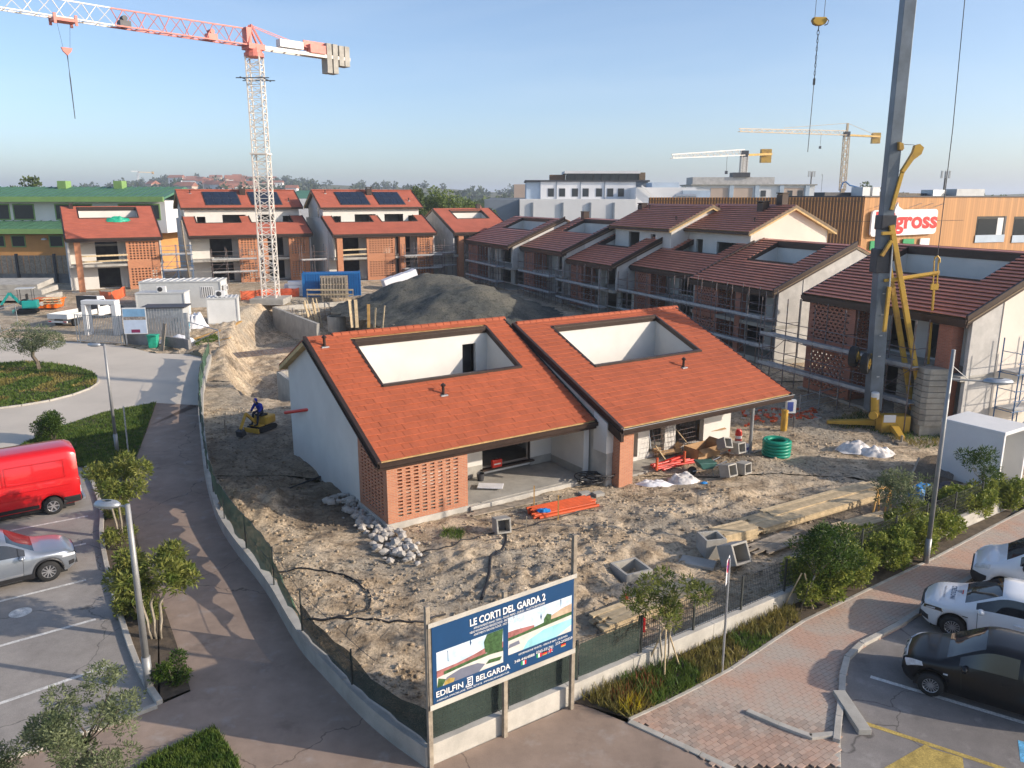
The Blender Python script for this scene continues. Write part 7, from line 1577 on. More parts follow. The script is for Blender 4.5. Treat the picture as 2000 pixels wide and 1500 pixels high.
for y in (-.75, .75): q = MB(); q.box(-.22, y - .14, .5, -.2, y + .14, .6); q.build('tail_lamp', K['lamp_red'], tr)
for x in (.9, 4.8):
    for y in (-.85, .85): q = MB(); q.tube((x, y - .12, .38), (x, y + .12, .38), .38, 16); q.build('wheel', K['black'], tr)
# gate, portal, notice board, bins
gp = G(152, 669); gd = G(243, 674) - gp; gd.z = 0; GR = math.atan2(gd.y, gd.x); gl = gd.length; t = thing('gate', 'grey barred site gate closing the yard entrance', 'gate', gp, GR)
for x in (0, .25, gl - .25, gl): q = MB(); q.tube((x, 0, 0), (x, 0, 2.3), .035, 6); q.build('post', K['galv'], t)
for z in (.15, 2.2): q = MB(); q.box(.0, -.02, z, gl, .02, z + .05); q.build('rail', K['galv'], t)
for k in range(26): x = .3 + k * (gl - .6) / 25; q = MB(); q.box(x - .025, -.012, .18, x + .025, .012, 2.2); q.build('bar', K['galv'], t)
pf = thing('concrete_portal', 'white portal frame standing behind the site gate', 'portal frame', G(165, 655), R(-4))
pw_ = (G(237, 655) - G(165, 655)).length * .95; hp_ = 2.9
for x in (0, pw_ - .35): q = MB(); q.box(x, 0, 0, x + .35, .8, hp_ - .35); q.build('upright', K['white'], pf)
q = MB(); q.box(-.003, -.003, hp_ - .35, pw_ + .003, .803, hp_); q.build('lintel', K['white'], pf, bevel=.05)
nb_ = thing('notice_board', 'site notice board with a picture beside the gate', 'notice board', G(246, 676), R(6)); bw_ = 1.75
for x in (.08, bw_ - .08): q = MB(); q.box(x - .04, 0, 0, x + .04, .08, 2.9); q.build('post', K['galv'], nb_)
q = MB(); q.box(0, -.03, .95, bw_, 0, 3.0); q.build('panel', K['white'], nb_); q = MB(); q.box(.05, -.036, 2.05, bw_ - .05, -.03, 2.9); pc = q.build('picture', mat('print_sea', (.18, .34, .52), .5, .2, 1.2), nb_); q = MB(); q.box(.05, -.039, 2.05, bw_ - .05, -.036, 2.3); q.build('picture_town', mat('print_town', (.25, .22, .20), .5, .5, 5), nb_); q = MB(); q.box(.05, -.036, 1.0, bw_ - .05, -.03, 2.03); q.build('text_panel', mat('print_pale_blue', (.45, .53, .66), .5, .05, 3), nb_); q = MB(); q.box(.55, -.042, 1.05, 1.2, -.036, 1.3); q.build('stamp', mat('print_maroon', (.20, .02, .08), .5, .05, 2), nb_)
bn_ = thing('waste_bin', 'green plastic bin at the end of the low yard wall', 'bin', G(301, 679), R(5)); q = MB(); q.prism([(-.3, -.3, .02), (.3, -.3, .02), (.36, -.3, .95), (-.36, -.3, .95)], (0, .6, 0)); q.build('tub', K['greentarp'], bn_, bevel=.04); q = MB(); q.box(-.40, -.38, .95, .40, .36, 1.02); q.build('lid', K['greentarp'], bn_, bevel=.02)
yw = thing('yard_wall', 'low stained concrete wall beside the notice board', 'wall', G(246, 672), 0); wv_ = G(302, 676) - G(246, 672); q = MB(); q.bar((0, 0, .45), (wv_.x, wv_.y, .45), .25, .9); q.build('wall_section', K['concrete_dark'], yw); q = MB(); wv2 = G(372, 686) - G(246, 672); q.bar((wv_.x + .9, wv_.y - .1, .4), (wv2.x, wv2.y, .4), .25, .8); q.build('wall_section', K['concrete_dark'], yw)
sh = thing('metal_shed', 'grey corrugated shed with mesh panels behind the notice board', 'shed', G(284, 660), R(8))
for k in range(14): q = MB(); q.box(k * .22, 0, 0, k * .22 + .18, .05, 2.4); q.build('rib_sheet', K['galv'], sh)
for k in range(9): q = MB(); q.box(3.06, k * .22, 0, 3.11, k * .22 + .18, 2.4); q.build('rib_sheet', K['cabin'], sh)
q = MB(); q.box(-.2, -.2, 2.4, 3.3, 2.1, 2.5); q.build('roof', K['dgrey'], sh)
bd = thing('leaning_board', 'weathered wooden board propped beside the green bin', 'board', G(317, 684)); q = MB(); q.bar((0, 0, 0), (.25, .3, 2.0), .45, .05); q.build('plank', K['plank_grey'], bd)
cl_ = thing('hose_coil', 'blue hose coil hung by the small white cabin', 'hose', G(352, 636, .9))
for k in range(4): q = MB(); q.path([(math.cos(a) * (.75 - .08 * k), .1 * k, math.sin(a) * (.6 - .06 * k)) for a in [i * PI / 10 for i in range(20)]], .07, 6, closed=True); q.build('hose_loop', mat('hose_blue%d' % k, (.02, .25, .38), .5), cl_)
def heaped(name, label, cat, p, rx, ry, h_, m, seed, n=14, res=26, rough_=.5):
    """crumpled sheet or bag lying on the ground"""
    rng = random.Random(seed); q = MB(); V = []; ft = [(rng.uniform(-.7, .7), rng.uniform(-.7, .7), rng.uniform(.4, .8), rng.uniform(.3, .8)) for _ in range(n)]
    for i in range(res + 1):
        for j in range(res + 1):
            a, b = -1 + 2 * i / res, -1 + 2 * j / res; r2 = math.sqrt(a * a + b * b); w_ = max(0, 1 - r2 ** 3)
            z = 0
            for fx, fy, fr, fh in ft: z = max(z, fh * math.exp(-((a - fx) ** 2 + (b - fy) ** 2) / (fr * fr)))
            z = (z * w_ + rough_ * .7 * abs(noise.noise(Vector((a * 3.2, b * 3.2, seed)))) * (w_ + .1)) * h_ ; k = 1 + .18 * noise.noise(Vector((a * 2, b * 2, seed + 5)))
            V.append((a * rx * k * (1 - .18 * abs(b)), b * ry * k * (1 - .18 * abs(a)), z + .01))
    q.add(V, [(i * (res + 1) + j, (i + 1) * (res + 1) + j, (i + 1) * (res + 1) + j + 1, i * (res + 1) + j + 1) for i in range(res) for j in range(res)])
    o = q.build(name, K[m], smooth=True, loc=(p.x, p.y, p.z)); return tag(o, label, cat)
heaped('rubbish_sacks', 'white rubbish sacks piled beside the small white cabin', 'sacks', G(385, 640), 1.1, .8, 1.7, 'sheet_white', 5); heaped('plastic_sheet', 'loose white plastic on the bank near the grey gate post', 'sheet', G(345, 668), 1.5, .9, .6, 'sheet_white', 6); heaped('blue_tarpaulin', 'dark blue covered heap in front of the leftmost house', 'tarpaulin', G(222, 612), 1.8, 1.2, 1.5, 'worker_dark', 7)
sp = G(368, 676); q = MB(); q.box(-.13, -.13, 0, .13, .13, 2.6); o = q.build('gate_post', K['galv'], loc=sp); tag(o, 'thick grey steel gate post at the yard corner', 'post')
hf = thing('site_fence', 'leaning tubular fence panel at the yard corner', 'fence', G(372, 676), R(-28))
for a, b in (((0, 0, .1), (3.2, 0, .0)), ((0, 0, 1.9), (3.2, 0, 1.5)), ((0, 0, .1), (0, 0, 1.9)), ((3.2, 0, 0), (3.2, 0, 1.5)), ((0, 0, .1), (3.2, 0, 1.5))): q = MB(); q.tube(a, b, .035, 6); q.build('tube', K['galv'], hf)
for k, (u, v, l_, r_) in enumerate(((395, 660, 3.0, .5), (430, 668, 2.0, -.3), (455, 640, 2.2, 1.2))):
    q = MB(); q.cbox((0, 0, .15), (l_, .3, .05), r_, .1, -.25); o = q.build('board', K['plank_orange'], loc=G(u, v)); tag(o, ['pale board propped on rubble near the grey post', 'short board lying by the small cabin step', 'board upright on the sandy bank by the small cabin'][k], 'board', 'loose boards by the cabins')
wf_ = thing('site_fence', 'mesh fence panel at the far left edge of the yard', 'fence', G(2, 650), R(100))
for a, b in (((0, 0, .1), (3.4, 0, .1)), ((0, 0, 2), (3.4, 0, 2)), ((0, 0, 0), (0, 0, 2)), ((3.4, 0, 0), (3.4, 0, 2))): q = MB(); q.tube(a, b, .03, 6); q.build('tube', K['galv'], wf_)
for k in range(16): q = MB(); q.box(.1 + k * .2, -.006, .1, .112 + k * .2, .006, 2); q.build('wire', K['galv'], wf_)
g_ = heaped('green_sheet', 'green plastic sheet crumpled on the leftmost orange roof', 'sheet', Vector((0, 0, 0)), 1.3, .6, .5, 'greentarp', 9); r0 = ray(231, 431); Ly_ = Vector((-.5, .866)); t_ = (7.6 - H_CAM - .46 * Vector((-48.5, 86.9)).dot(Ly_)) / (r0.z - .46 * r0.xy.dot(Ly_)); g_.location = (r0.x * t_, r0.y * t_, H_CAM + r0.z * t_ + .07); g_.rotation_euler = (R(24), 0, R(30))
# retaining wall and yard slabs at far left
rw_ = thing('retaining_wall', 'tall grey retaining wall behind the far left yard', 'wall'); q = MB(); a, b = Vector((-90, 97, 0)), Vector((-47, 97, 0)); wallbox(q, a, b, 0, 2.9, .4); q.build('wall_face', K['concrete_dark'], rw_)
for k in range(9): q = MB(); x = -88 + k * 4.6; q.box(x, 96.7, 1, x + .25, 97.0, 5.3); q.build('fence_post', K['dgrey'], rw_)
for k in range(60): q = MB(); q.box(-88 + k * .68, 96.85, 2.9, -88 + k * .68 + .6, 96.92, 5.1); q.build('fence_board', K['plank_grey'], rw_)
cs = thing('concrete_slabs', 'grey concrete slabs stacked before the retaining wall', 'slabs', G(20, 588), R(4))
for k in range(3): q = MB(); q.cbox((0, k * .3, .5 + k * .62), (9 - k, 3.5, .5), 0, .05 * k); q.build('slab', K['concrete'], cs)
# ------------------------------------------------------------------ materials lying round the near houses
LZG = lambda u, v, h=0: Vector((G(u, v).x, G(u, v).y, zterr(G(u, v).x, G(u, v).y) + h))
rp_ = thing('rubble_heap', 'pale broken rubble strewn along the foot of the brick corner', 'rubble', G(735, 1040)); o_ = G(735, 1040); rng = random.Random(6)
line = [(660, 975), (690, 995), (715, 1015), (745, 1045), (775, 1075), (800, 1095)]
for k in range(230):
    i = rng.randrange(len(line) - 1); f_ = rng.random(); u = line[i][0] + (line[i + 1][0] - line[i][0]) * f_ + rng.gauss(0, 15); v = line[i][1] + (line[i + 1][1] - line[i][1]) * f_ + rng.gauss(0, 11)
    p = LZG(u, v) - o_; r_ = rng.choice((.07, .09, .12, .15, .19, .22)) * rng.uniform(.8, 1.1); q = MB(); q.rock((p.x, p.y, p.z + r_ * .4 + rng.uniform(0, .12)), r_, rng, .65); q.build('stone', K['rock'], rp_)
q = MB(); rng = random.Random(8); sitepoly = clip_y(site, 46, True); xs_ = 0; V = 0
while V < 15000:
    x, y = rng.uniform(-22, 34), 14 + 30 * rng.random() ** 1.3
    if not inpoly(x, y, sitepoly) or noise.noise(Vector((x * .33, y * .33, 5))) + rng.uniform(-.3, .3) < -.05: continue
    lx = Vector((x + 4.77, y - 26.85)); ax_, bx_ = lx.x * math.cos(PHI) + lx.y * math.sin(PHI), -lx.x * math.sin(PHI) + lx.y * math.cos(PHI)
    if .2 < ax_ < 20 and -.1 < bx_ < 11: continue
    r_ = .016 + .075 * rng.random() ** 3.2; q.rock((x, y, zterr(x, y) + r_ * .2), r_, rng, .7); V += 1
o = q.build('loose_stones', K['dirt'], kind='stuff'); o['label'] = 'earth clods and small stones over the building site'; o['category'] = 'stones'
def coil(label, p, R0, n, r, m, seed, turns_h=.16):
    t = thing('pipe_coil', label, 'pipe coil', p); rng = random.Random(seed)
    for k in range(n):
        rr = R0 * (1 - .0 * k) ; q = MB(); q.path([(math.cos(a) * rr * (1 + .02 * math.sin(3 * a + k)), math.sin(a) * rr, r + k * turns_h + .01 * math.sin(2 * a + k)) for a in [i * PI / 20 for i in range(40)]], [r * (1 + .07 * (i % 2)) for i in range(40)], 8, closed=True); q.build('coil_turn', K[m], t, smooth=True)
        if k in (n - 1, 0): q = MB(); q.path([(math.cos(a) * rr * .76, math.sin(a) * rr * .76, r + k * turns_h) for a in [i * PI / 20 for i in range(40)]], [r * (1 + .07 * (i % 2)) for i in range(40)], 8, closed=True); q.build('coil_turn', K[m], t, smooth=True)
coil('green corrugated pipe coil beside the steel column', LZG(1515, 893, -.03), .58, 5, .085, 'pipe_green', 1, .155)
t = thing('pipe_coil', 'tangled black hoses in front of the recessed terrace', 'pipe coil', LZG(1160, 950)); rng = random.Random(4)
for k in range(9):
    rr = rng.uniform(.35, .62); cx, cy, tl = rng.uniform(-.3, .35), rng.uniform(-.2, .3), rng.uniform(-.35, .35); q = MB(); q.path([(cx + math.cos(a) * rr, cy + math.sin(a) * rr * .8, .08 + .05 * k + tl * math.sin(a) * rr * .6 + .2 * abs(tl)) for a in [i * PI / 14 for i in range(28)]], .026, 6, closed=True); q.build('hose_loop', K['pipe_black'], t)
def hose(name, label, pts, r, m, lift=.03):
    P_ = spline([LZG(*p) for p in pts], 7); P_ = [Vector((p.x, p.y, zterr(p.x, p.y) + lift)) for p in P_]; q = MB(); q.path(P_, r, 6); tag(q.build(name, K[m], smooth=True), label, 'hose')
hose('hose', 'thin black hose looping in a wide circle by the net fence', [(545, 1125), (590, 1122), (650, 1125), (700, 1142), (724, 1172), (716, 1198), (690, 1212), (650, 1220), (600, 1217)], .028, 'pipe_black')
hose('hose', 'black hose running from the loop towards the billboard post', [(600, 1217), (680, 1222), (760, 1232), (830, 1226), (870, 1205)], .03, 'pipe_black')
hose('hose', 'black hose winding up from behind the billboard', [(940, 1180), (955, 1140), (960, 1110), (985, 1080), (988, 1050), (985, 1030)], .045, 'pipe_black')
hose('hose', 'grey cable between the rubble and the inspection chamber', [(825, 1092), (860, 1085), (900, 1076), (945, 1055), (1000, 1038), (1080, 1020), (1160, 1000)], .02, 'pipe_black')
# orange drain pipes, chambers, planks
dp_ = thing('drain_pipes', 'bundle of orange drain pipes on the ground before the terrace', 'pipes', LZG(1098, 1000), R(28))
for k in range(14):
    q = MB(); r_ = .055; y = (k % 7) * .125 - .4; z = r_ + (.105 if k > 6 else 0); s_ = random.uniform(-.15, .15); q.tube((-1.35 + s_, y + (.06 if k > 6 else 0), z), (1.35 + s_, y + (.06 if k > 6 else 0), z), r_, 10); q.build('pipe', K['pipe_orange'], dp_)
heaped('blue_rag', 'light blue rag lying on the orange drain pipes', 'rag', LZG(1062, 1012, .22), .28, .22, .12, 'bluetarp', 12)
for k, (a, b) in enumerate((((1043, 1000), (1043, 945)), ((1090, 1020), (1090, 958)))):
    p = LZG(*a); q = MB(); q.bar((0, 0, -.1), (0, 0, 1.0), .045, .045); o = q.build('stake', K['plank_orange'], loc=p); tag(o, ['yellow stake behind the orange pipes near the terrace edge', 'yellow stake in front of the orange pipes'][k], 'stake', 'setting-out stakes')
def chamber(label, p, s, rz, rx=0, ry=0, wall=.06, hole=True):
    t = thing('inspection_chamber', label, 'concrete chamber', p, 0); t.rotation_euler = (rx, ry, rz); h = s / 2
    for nm, b_ in (('side', (-h, -h, 0, h, -h + wall, s)), ('side', (-h, h - wall, 0, h, h, s)), ('side', (-h, -h + wall, 0, -h + wall, h - wall, s)), ('side', (h - wall, -h + wall, 0, h, h - wall, s))): q = MB(); q.box(*b_); q.build(nm, K['concrete'], t, bevel=.008)
    q = MB(); q.box(-h + wall, -h + wall, 0, h - wall, h - wall, .05); q.build('base', K['concrete_dark'], t); return t
chamber('grey concrete chamber by the plinth of the brick screen', LZG(975, 1040, .30), .55, R(20), R(78), 0)
chamber('lower left concrete chamber of the group by the wheelbarrow', LZG(1412, 930, .28), .55, R(35), R(75)); chamber('lower right concrete chamber of the group near the steel column', LZG(1442, 925, .24), .5, R(38), R(85)); chamber('tilted concrete chamber on top of the group', LZG(1405, 905, .75), .5, R(30), R(60), R(12)); chamber('upper rear concrete chamber of the group', LZG(1432, 898, .55), .5, R(32), R(80))
chamber('square concrete pit set into the ground behind the sign', LZG(1232, 1122, -.28), 1.0, R(25), 0, 0, .09)
chamber('tipped concrete chamber beside the timber stack end', LZG(1418, 1105, .35), .7, R(30), R(65), 0, .07); chamber('half hidden concrete chamber behind the tipped one', LZG(1388, 1085, -.1), .75, R(12), 0, 0, .08)
for k, (u, v, d_, rz, lb_) in enumerate(((1362, 1108, (1.15, .62, .10), R(-25), 'flat concrete slab lying left of the tipped chamber'), (958, 950, (1.05, .55, .05), R(-5), 'white board lying on the terrace floor'), (1142, 968, (.45, .35, .12), R(20), 'grey block left of the pair by the black hoses'), (1168, 970, (.42, .36, .14), R(28), 'grey block right of the pair by the black hoses'), (1662, 1395, (.3, 1.5, .14), R(0), 'pale stone plank lying against the pavement kerb'))):
    q = MB(); q.cbox((0, 0, d_[2] / 2), d_, rz); p = LZG(u, v) if k not in (1, 4) else (G(u, v, 0, .30) if k == 1 else G(u, v)); o = q.build('slab', K['sheet_white'] if k == 1 else K['concrete'], bevel=.01, loc=p); tag(o, lb_, 'slab')
def timber(label, a, b, nw, nh, w_, th, m, seed, jit=.25, name='timber_stack'):
    A_, B_ = LZG(*a), LZG(*b); d = B_ - A_; L_ = Vector((d.x, d.y)).length; t = thing(name, label, 'timber', A_, math.atan2(d.y, d.x)); rng = random.Random(seed)
    for j in range(nh):
        for i in range(nw):
            q = MB(); s0, s1 = rng.uniform(-jit, jit), rng.uniform(-jit, jit); y = (i - nw / 2) * w_ * 1.03 + rng.uniform(-.01, .01); z = .06 + j * th * 1.04; q.cbox(((L_ + s0 + s1) / 2 - s0, y, z + th / 2), (L_ + s0 + s1, w_, th), rng.uniform(-.006, .006)); q.build('plank', K[m], t)
    return t
timber('long stack of pale planks across the right of the site', (1450, 1040), (1690, 970), 5, 4, .22, .06, 'plank', 1, .5); timber('upper row of pale planks behind the long stack', (1500, 1015), (1700, 958), 3, 4, .22, .07, 'plank', 2, .3)
timber('short bundle of battens with brown ends near the tipped chamber', (1398, 1066), (1462, 1050), 9, 6, .09, .06, 'plank', 3, .06); timber('loose weathered battens behind the wire fence', (1470, 1085), (1560, 1050), 7, 1, .12, .05, 'plank_grey', 4, .4); timber('planks scattered beyond the young tree', (1625, 1040), (1720, 1015), 5, 2, .14, .04, 'plank', 5, .4)
timber('pale plank stack lying close behind the netted fence', (1170, 1232), (1370, 1155), 4, 4, .20, .06, 'plank', 6, .3)
timber('rough boards laid along the terrace plinth', (910, 1010), (1070, 975), 3, 1, .16, .04, 'plank_grey', 7, .4, 'boards'); timber('grey boards lying along the shaded side wall', (600, 860), (640, 905), 4, 1, .22, .05, 'plank_grey', 8, .2, 'boards'); timber('grey boards stored in the recessed terrace corner', (1085, 905), (1160, 930), 3, 2, .18, .05, 'plank_grey', 9, .1, 'boards')
gp_ = LZG(1215, 900)
# clutter under the second house
wb = thing('wheelbarrow', 'green wheelbarrow among the red pipes', 'wheelbarrow', LZG(1376, 925), R(15)); q = MB(); q.prism([(-.45, -.3, .62), (.45, -.3, .58), (.25, -.3, .30), (-.25, -.3, .30)], (0, .6, 0)); q.build('tray', mat('barrow_green', (.04, .12, .10), .5), wb, bevel=.03); q = MB(); q.tube((-.62, -.05, .2), (-.62, .05, .2), .2, 16); q.build('wheel', K['black'], wb)
for s in (-1, 1): q = MB(); q.path([(-.62, s * .08, .2), (0, s * .25, .3), (.9, s * .3, .62)], .02, 6); q.build('handle', K['galv'], wb); q = MB(); q.path([(.2, s * .25, .32), (.3, s * .28, .0)], .018, 5); q.build('leg', K['galv'], wb)
rp2 = thing('drain_pipes', 'red corrugated pipes heaped under the second house eave', 'pipes', LZG(1315, 915, .05), R(30))
for k in range(8): q = MB(); a = random.uniform(-.3, .3); q.path([(-1.0 + random.uniform(-.2, .2), -.3 + k * .09, .08 + .05 * (k % 3)), (0, -.3 + k * .09 + a * .3, .10 + .05 * (k % 3)), (1.0, -.3 + k * .1 + a, .1 + .05 * (k % 3))], .055, 8); q.build('pipe', K['pipe_red'], rp2)
for k, (x, z) in enumerate(((-1.25, .35), (.35, .5))): q = MB(); q.tube((x, -.3, .1), (x + .1, -.2, .55 + z * .3), .06, 10); q.build('pipe', K['pipe_orange'], rp2)
heaped('white_sheet', 'bright white plastic sheet crumpled by the brick pier', 'sheet', LZG(1278, 948), .85, .42, .28, 'sheet_white', 21); heaped('clear_sheet', 'creased translucent plastic right of the white sheet', 'sheet', LZG(1335, 940), .72, .5, .45, 'sheet_clear', 22); heaped('blue_litter', 'scrap of blue plastic on the dirt beside the translucent sheet', 'litter', LZG(1375, 946), .16, .12, .1, 'bluetarp', 23)
heaped('clear_sheet', 'translucent plastic bags left of the crane front outrigger', 'sheet', LZG(1668, 882), .9, .65, .55, 'sheet_clear', 24); heaped('clear_sheet', 'translucent plastic heap touching the crane front outrigger', 'sheet', LZG(1712, 888), .95, .6, .5, 'sheet_clear', 25)
for k, (u, v, d_, rz, rx, lb_) in enumerate(((1385, 860, (.95, .8, .75), R(25), R(8), 'open cardboard box at the back under the second roof'), (1370, 895, (1.5, .9, .5), R(35), R(-14), 'large flattened cardboard box in front of the open one'), (1300, 893, (1.2, .5, .3), R(25), R(5), 'low torn cardboard carton left of the big box'))):
    p = LZG(u, v, .12); t = thing('cardboard_box', lb_, 'box', p, rz); x, y, z = d_
    for nm, b_ in (('panel', (-x / 2, -y / 2, 0, x / 2, -y / 2 + .012, z)), ('panel', (-x / 2, y / 2 - .012, 0, x / 2, y / 2, z)), ('panel', (-x / 2, -y / 2, 0, -x / 2 + .012, y / 2, z)), ('panel', (x / 2 - .012, -y / 2, 0, x / 2, y / 2, z)), ('base', (-x / 2, -y / 2, 0, x / 2, y / 2, .012))): q = MB(); q.box(*b_); q.build(nm, K['cardboard'], t)
    q = MB(); q.prism([(-x / 2, -y / 2, z), (x / 2, -y / 2, z), (x / 2, -y / 2 - .3, z - .1), (-x / 2, -y / 2 - .3, z - .1)], (0, 0, .012)); q.build('flap', K['cardboard'], t); q = MB(); q.prism([(x / 2, -y / 2, z), (x / 2, y / 2, z), (x / 2 + .25, y / 2, z + .15), (x / 2 + .25, -y / 2, z + .15)], (0, 0, .012)); q.build('flap', K['cardboard'], t)
bk_lab = ['paint bucket at the left of the bucket group', 'lower middle bucket of the stack', 'upper middle bucket under the red tub', 'white bucket at the right of the group by the column', 'lowest bucket in front of the stack']
for k, (u, v, z) in enumerate(((1416, 880, .1), (1436, 884, .1), (1440, 884, .46), (1455, 888, .1), (1428, 890, .1))):
    p = LZG(u, v, z); t = thing('bucket', bk_lab[k], 'bucket', p, 0, 'paint buckets under the second house'); q = MB(); q.lathe([(.13, 0), (.16, .34), (.165, .36)], 16); q.build('tub', K['white'], t, smooth=False); q = MB(); q.lathe([(.158, .10), (.164, .24)], 16); q.build('band', mat('bucket_band%d' % k, (.12, .10, .25) if k % 2 else (.4, .05, .04), .4), t); q = MB(); q.lathe([(.17, .355), (.17, .385), (0, .385)], 16); q.build('lid', K['white'], t)
p = LZG(1440, 884, .84); q = MB(); q.lathe([(.17, 0), (.15, .2), (.10, .3), (0, .3)], 14); tag(q.build('tub', K['pipe_red'], loc=p), 'red tub upside down on the bucket stack', 'tub')
for k, (a, b, w_) in enumerate((((1265, 895), (1255, 820), .06), ((1272, 893), (1266, 822), .03), ((1282, 890), (1272, 826), .03), ((1300, 905), (1280, 870), .07), ((1350, 880), (1320, 838), .06))):
    p = LZG(*a, .1); e = D(*b, p.y + .45) - p; q = MB(); q.bar((0, 0, 0), e, w_, .03); o = q.build('prop', K['galv'] if k in (0, 1, 2) else K['plank'], loc=p); tag(o, ['thick steel prop leaning next to the brick pier', 'middle steel rod leaning behind the red pipes', 'right steel rod leaning behind the red pipes', 'low pale batten leaning over the red pipes', 'pale batten propped against the white pillar'][k], 'prop')
for k, (x0, x1) in enumerate(((3.6, 5.0), (5.3, 6.4))):
    t = thing('reinforcing_mesh', ['dark reinforcing mesh leaning between the white pillars', 'dark reinforcing mesh leaning at the right window of the second house'][k], 'mesh', (4.51, 31.17, .12), PHI)
    for i in range(8): q = MB(); x = x0 + (x1 - x0) * i / 7; q.tube((x, 1.75, 0), (x, 2.2, 2.1), .010, 4); q.build('wire', K['scaf'], t)
    for j in range(10): q = MB(); z = .1 + j * .21; q.tube((x0, 1.75 + z * .21, z), (x1, 1.75 + z * .21, z), .010, 4); q.build('wire', K['scaf'], t)
tb_ = thing('tool_case', 'red tool case on the sill of the recessed window', 'case', (*(Vector((-4.77, 26.85)) + Vector((math.cos(PHI) * 6.6 - math.sin(PHI) * 2.6, math.sin(PHI) * 6.6 + math.cos(PHI) * 2.6))), .55), PHI); q = MB(); q.box(-.24, -.08, 0, .24, .08, .34); q.build('shell', K['pipe_red'], tb_, bevel=.02); q = MB(); q.path([(-.1, 0, .33), (-.1, 0, .40), (.1, 0, .40), (.1, 0, .33)], .015, 5); q.build('handle', K['plastic_black'], tb_); q = MB(); q.box(-.18, -.086, .13, .18, -.08, .19); q.build('white_mark', K['white'], tb_)
q = MB(); q.lathe([(.14, 0), (.17, .32), (.16, .32), (.13, .02), (0, .02)], 14); p = Vector((-4.77 + math.cos(PHI) * 5.6 - math.sin(PHI) * 2.3, 26.85 + math.sin(PHI) * 5.6 + math.cos(PHI) * 2.3, .22)); tag(q.build('bucket', K['dgrey'], loc=p), 'dark bucket on the terrace left of the tool case', 'bucket')
pt = thing('drain_pipe', 'red pipe sticking out from the shaded side wall', 'pipe', D(557, 806, 35.2)); e = D(645, 794, 33.2) - D(557, 806, 35.2); q = MB(); q.tube((0, 0, 0), e, .075, 12); q.build('tube', K['pipe_red'], pt); q = MB(); q.tube(e * .96, e, .09, 12); q.build('socket', K['pipe_red'], pt)
q = MB(); q.path([LZG(560, 955, .15), LZG(600, 935, .12), LZG(640, 925, .05)], .05, 8); tag(q.build('drain_pipe', K['pipe_black']), 'black pipe lying in the dug trench beside the house', 'pipe')
for k, (u, v, h_) in enumerate(((440, 850, .8), (1027, 1040, .6), (1360, 1000, .4), (1520, 870, .6))):
    q = MB(); q.bar((0, 0, -.1), (.03, 0, h_), .05, .05); o = q.build('stake', K['plank_grey'], loc=LZG(u, v)); tag(o, ['dark stake in the shaded earth near the curved fence', 'wooden stake between the chamber and the billboard', 'short stake beyond the plank stacks', 'stake beside the green coil'][k], 'stake')
for k, (u, v) in enumerate(((1223, 1195), (1257, 1235))):
    q = MB(); q.lathe([(.045, 0), (.045, .42), (.03, .44)], 10); tag(q.build('marker_peg', K['sign_red'], loc=LZG(u, v)), ['red marker peg beyond the fenced planks', 'red marker peg at the near end of the fenced planks'][k], 'peg')
# compressor / yellow post behind column, brick rubble, netted bed, booth
q = MB(); q.tube((0, 0, 0), (0, 0, 1.1), .17, 14); q.lathe([(.19, 1.05), (.19, 1.15), (0, 1.2)], 14); o = q.build('yellow_hydrant', K['yellow'], loc=LZG(1530, 845)); tag(o, 'yellow cylinder with cables behind the green coil', 'cylinder'); t = thing('switch_box', 'white electrical distribution box on posts behind the second house', 'electrical box', LZG(1540, 845)); q = MB(); q.box(-.25, -.1, .9, .25, .1, 1.6); q.build('case', K['white'], t); q = MB(); q.box(-.2, -.12, 1.0, .1, -.1, 1.5); q.build('door', mat('box_blue', (.05, .08, .3), .5), t)
for x in (-.22, .22): q = MB(); q.tube((x, 0, 0), (x, 0, .9), .025, 6); q.build('leg', K['dgrey'], t)
br_ = thing('brick_rubble', 'broken orange bricks and bags behind the second house', 'rubble', G(1490, 815)); rng = random.Random(16)
for k in range(90): p = LZG(rng.uniform(1450, 1600), rng.uniform(800, 832)) - G(1490, 815); q = MB(); q.cbox((p.x, p.y, p.z + .05), (.25, .12, .1), rng.uniform(0, 3), rng.uniform(-.4, .4)); q.build('brick', K['pipe_orange'] if k % 3 else K['concrete'], br_)
rl2 = thing('guard_rail', 'tubular rail fence in front of the terrace scaffold', 'guard rail', G(1560, 815), 0); e = G(1700, 770) - G(1560, 815)
for z in (.4, .8, 1.2): q = MB(); q.tube((0, 0, z), (e.x, e.y, z), .025, 6); q.build('rail', K['galv'], rl2)
for k in range(5): q = MB(); q.tube((e.x * k / 4, e.y * k / 4, 0), (e.x * k / 4, e.y * k / 4, 1.3), .025, 6); q.build('post', K['galv'], rl2)
bo = G(1946, 962); t = thing('concrete_booth', 'white concrete booth with open front at the right edge', 'booth', bo, R(-14)); bw_, bd_, bh_ = 2.1, 2.6, 2.45
for nm, b_ in (('side_wall', (0, 0, 0, .14, bd_, bh_)), ('side_wall', (bw_ - .14, 0, 0, bw_, bd_, bh_)), ('rear_wall', (.14, bd_ - .14, 0, bw_ - .14, bd_, bh_)), ('roof', (-.02, -.02, bh_, bw_ + .02, bd_ + .02, bh_ + .16)), ('floor', (.14, 0, 0, bw_ - .14, bd_ - .14, .1))): q = MB(); q.box(*b_); q.build(nm, K['white'] if nm != 'floor' else K['concrete'], t, bevel=.015)
t.rotation_euler = (0, 0, R(33)); 
nbd = thing('debris_net', 'brown netting spread over a sloping bank by the booth', 'net', G(1790, 960)); V = []; c4 = [G(1765, 965, .1), G(1858, 955, .1), G(1872, 880, .55), G(1795, 895, .5)]; q = MB()
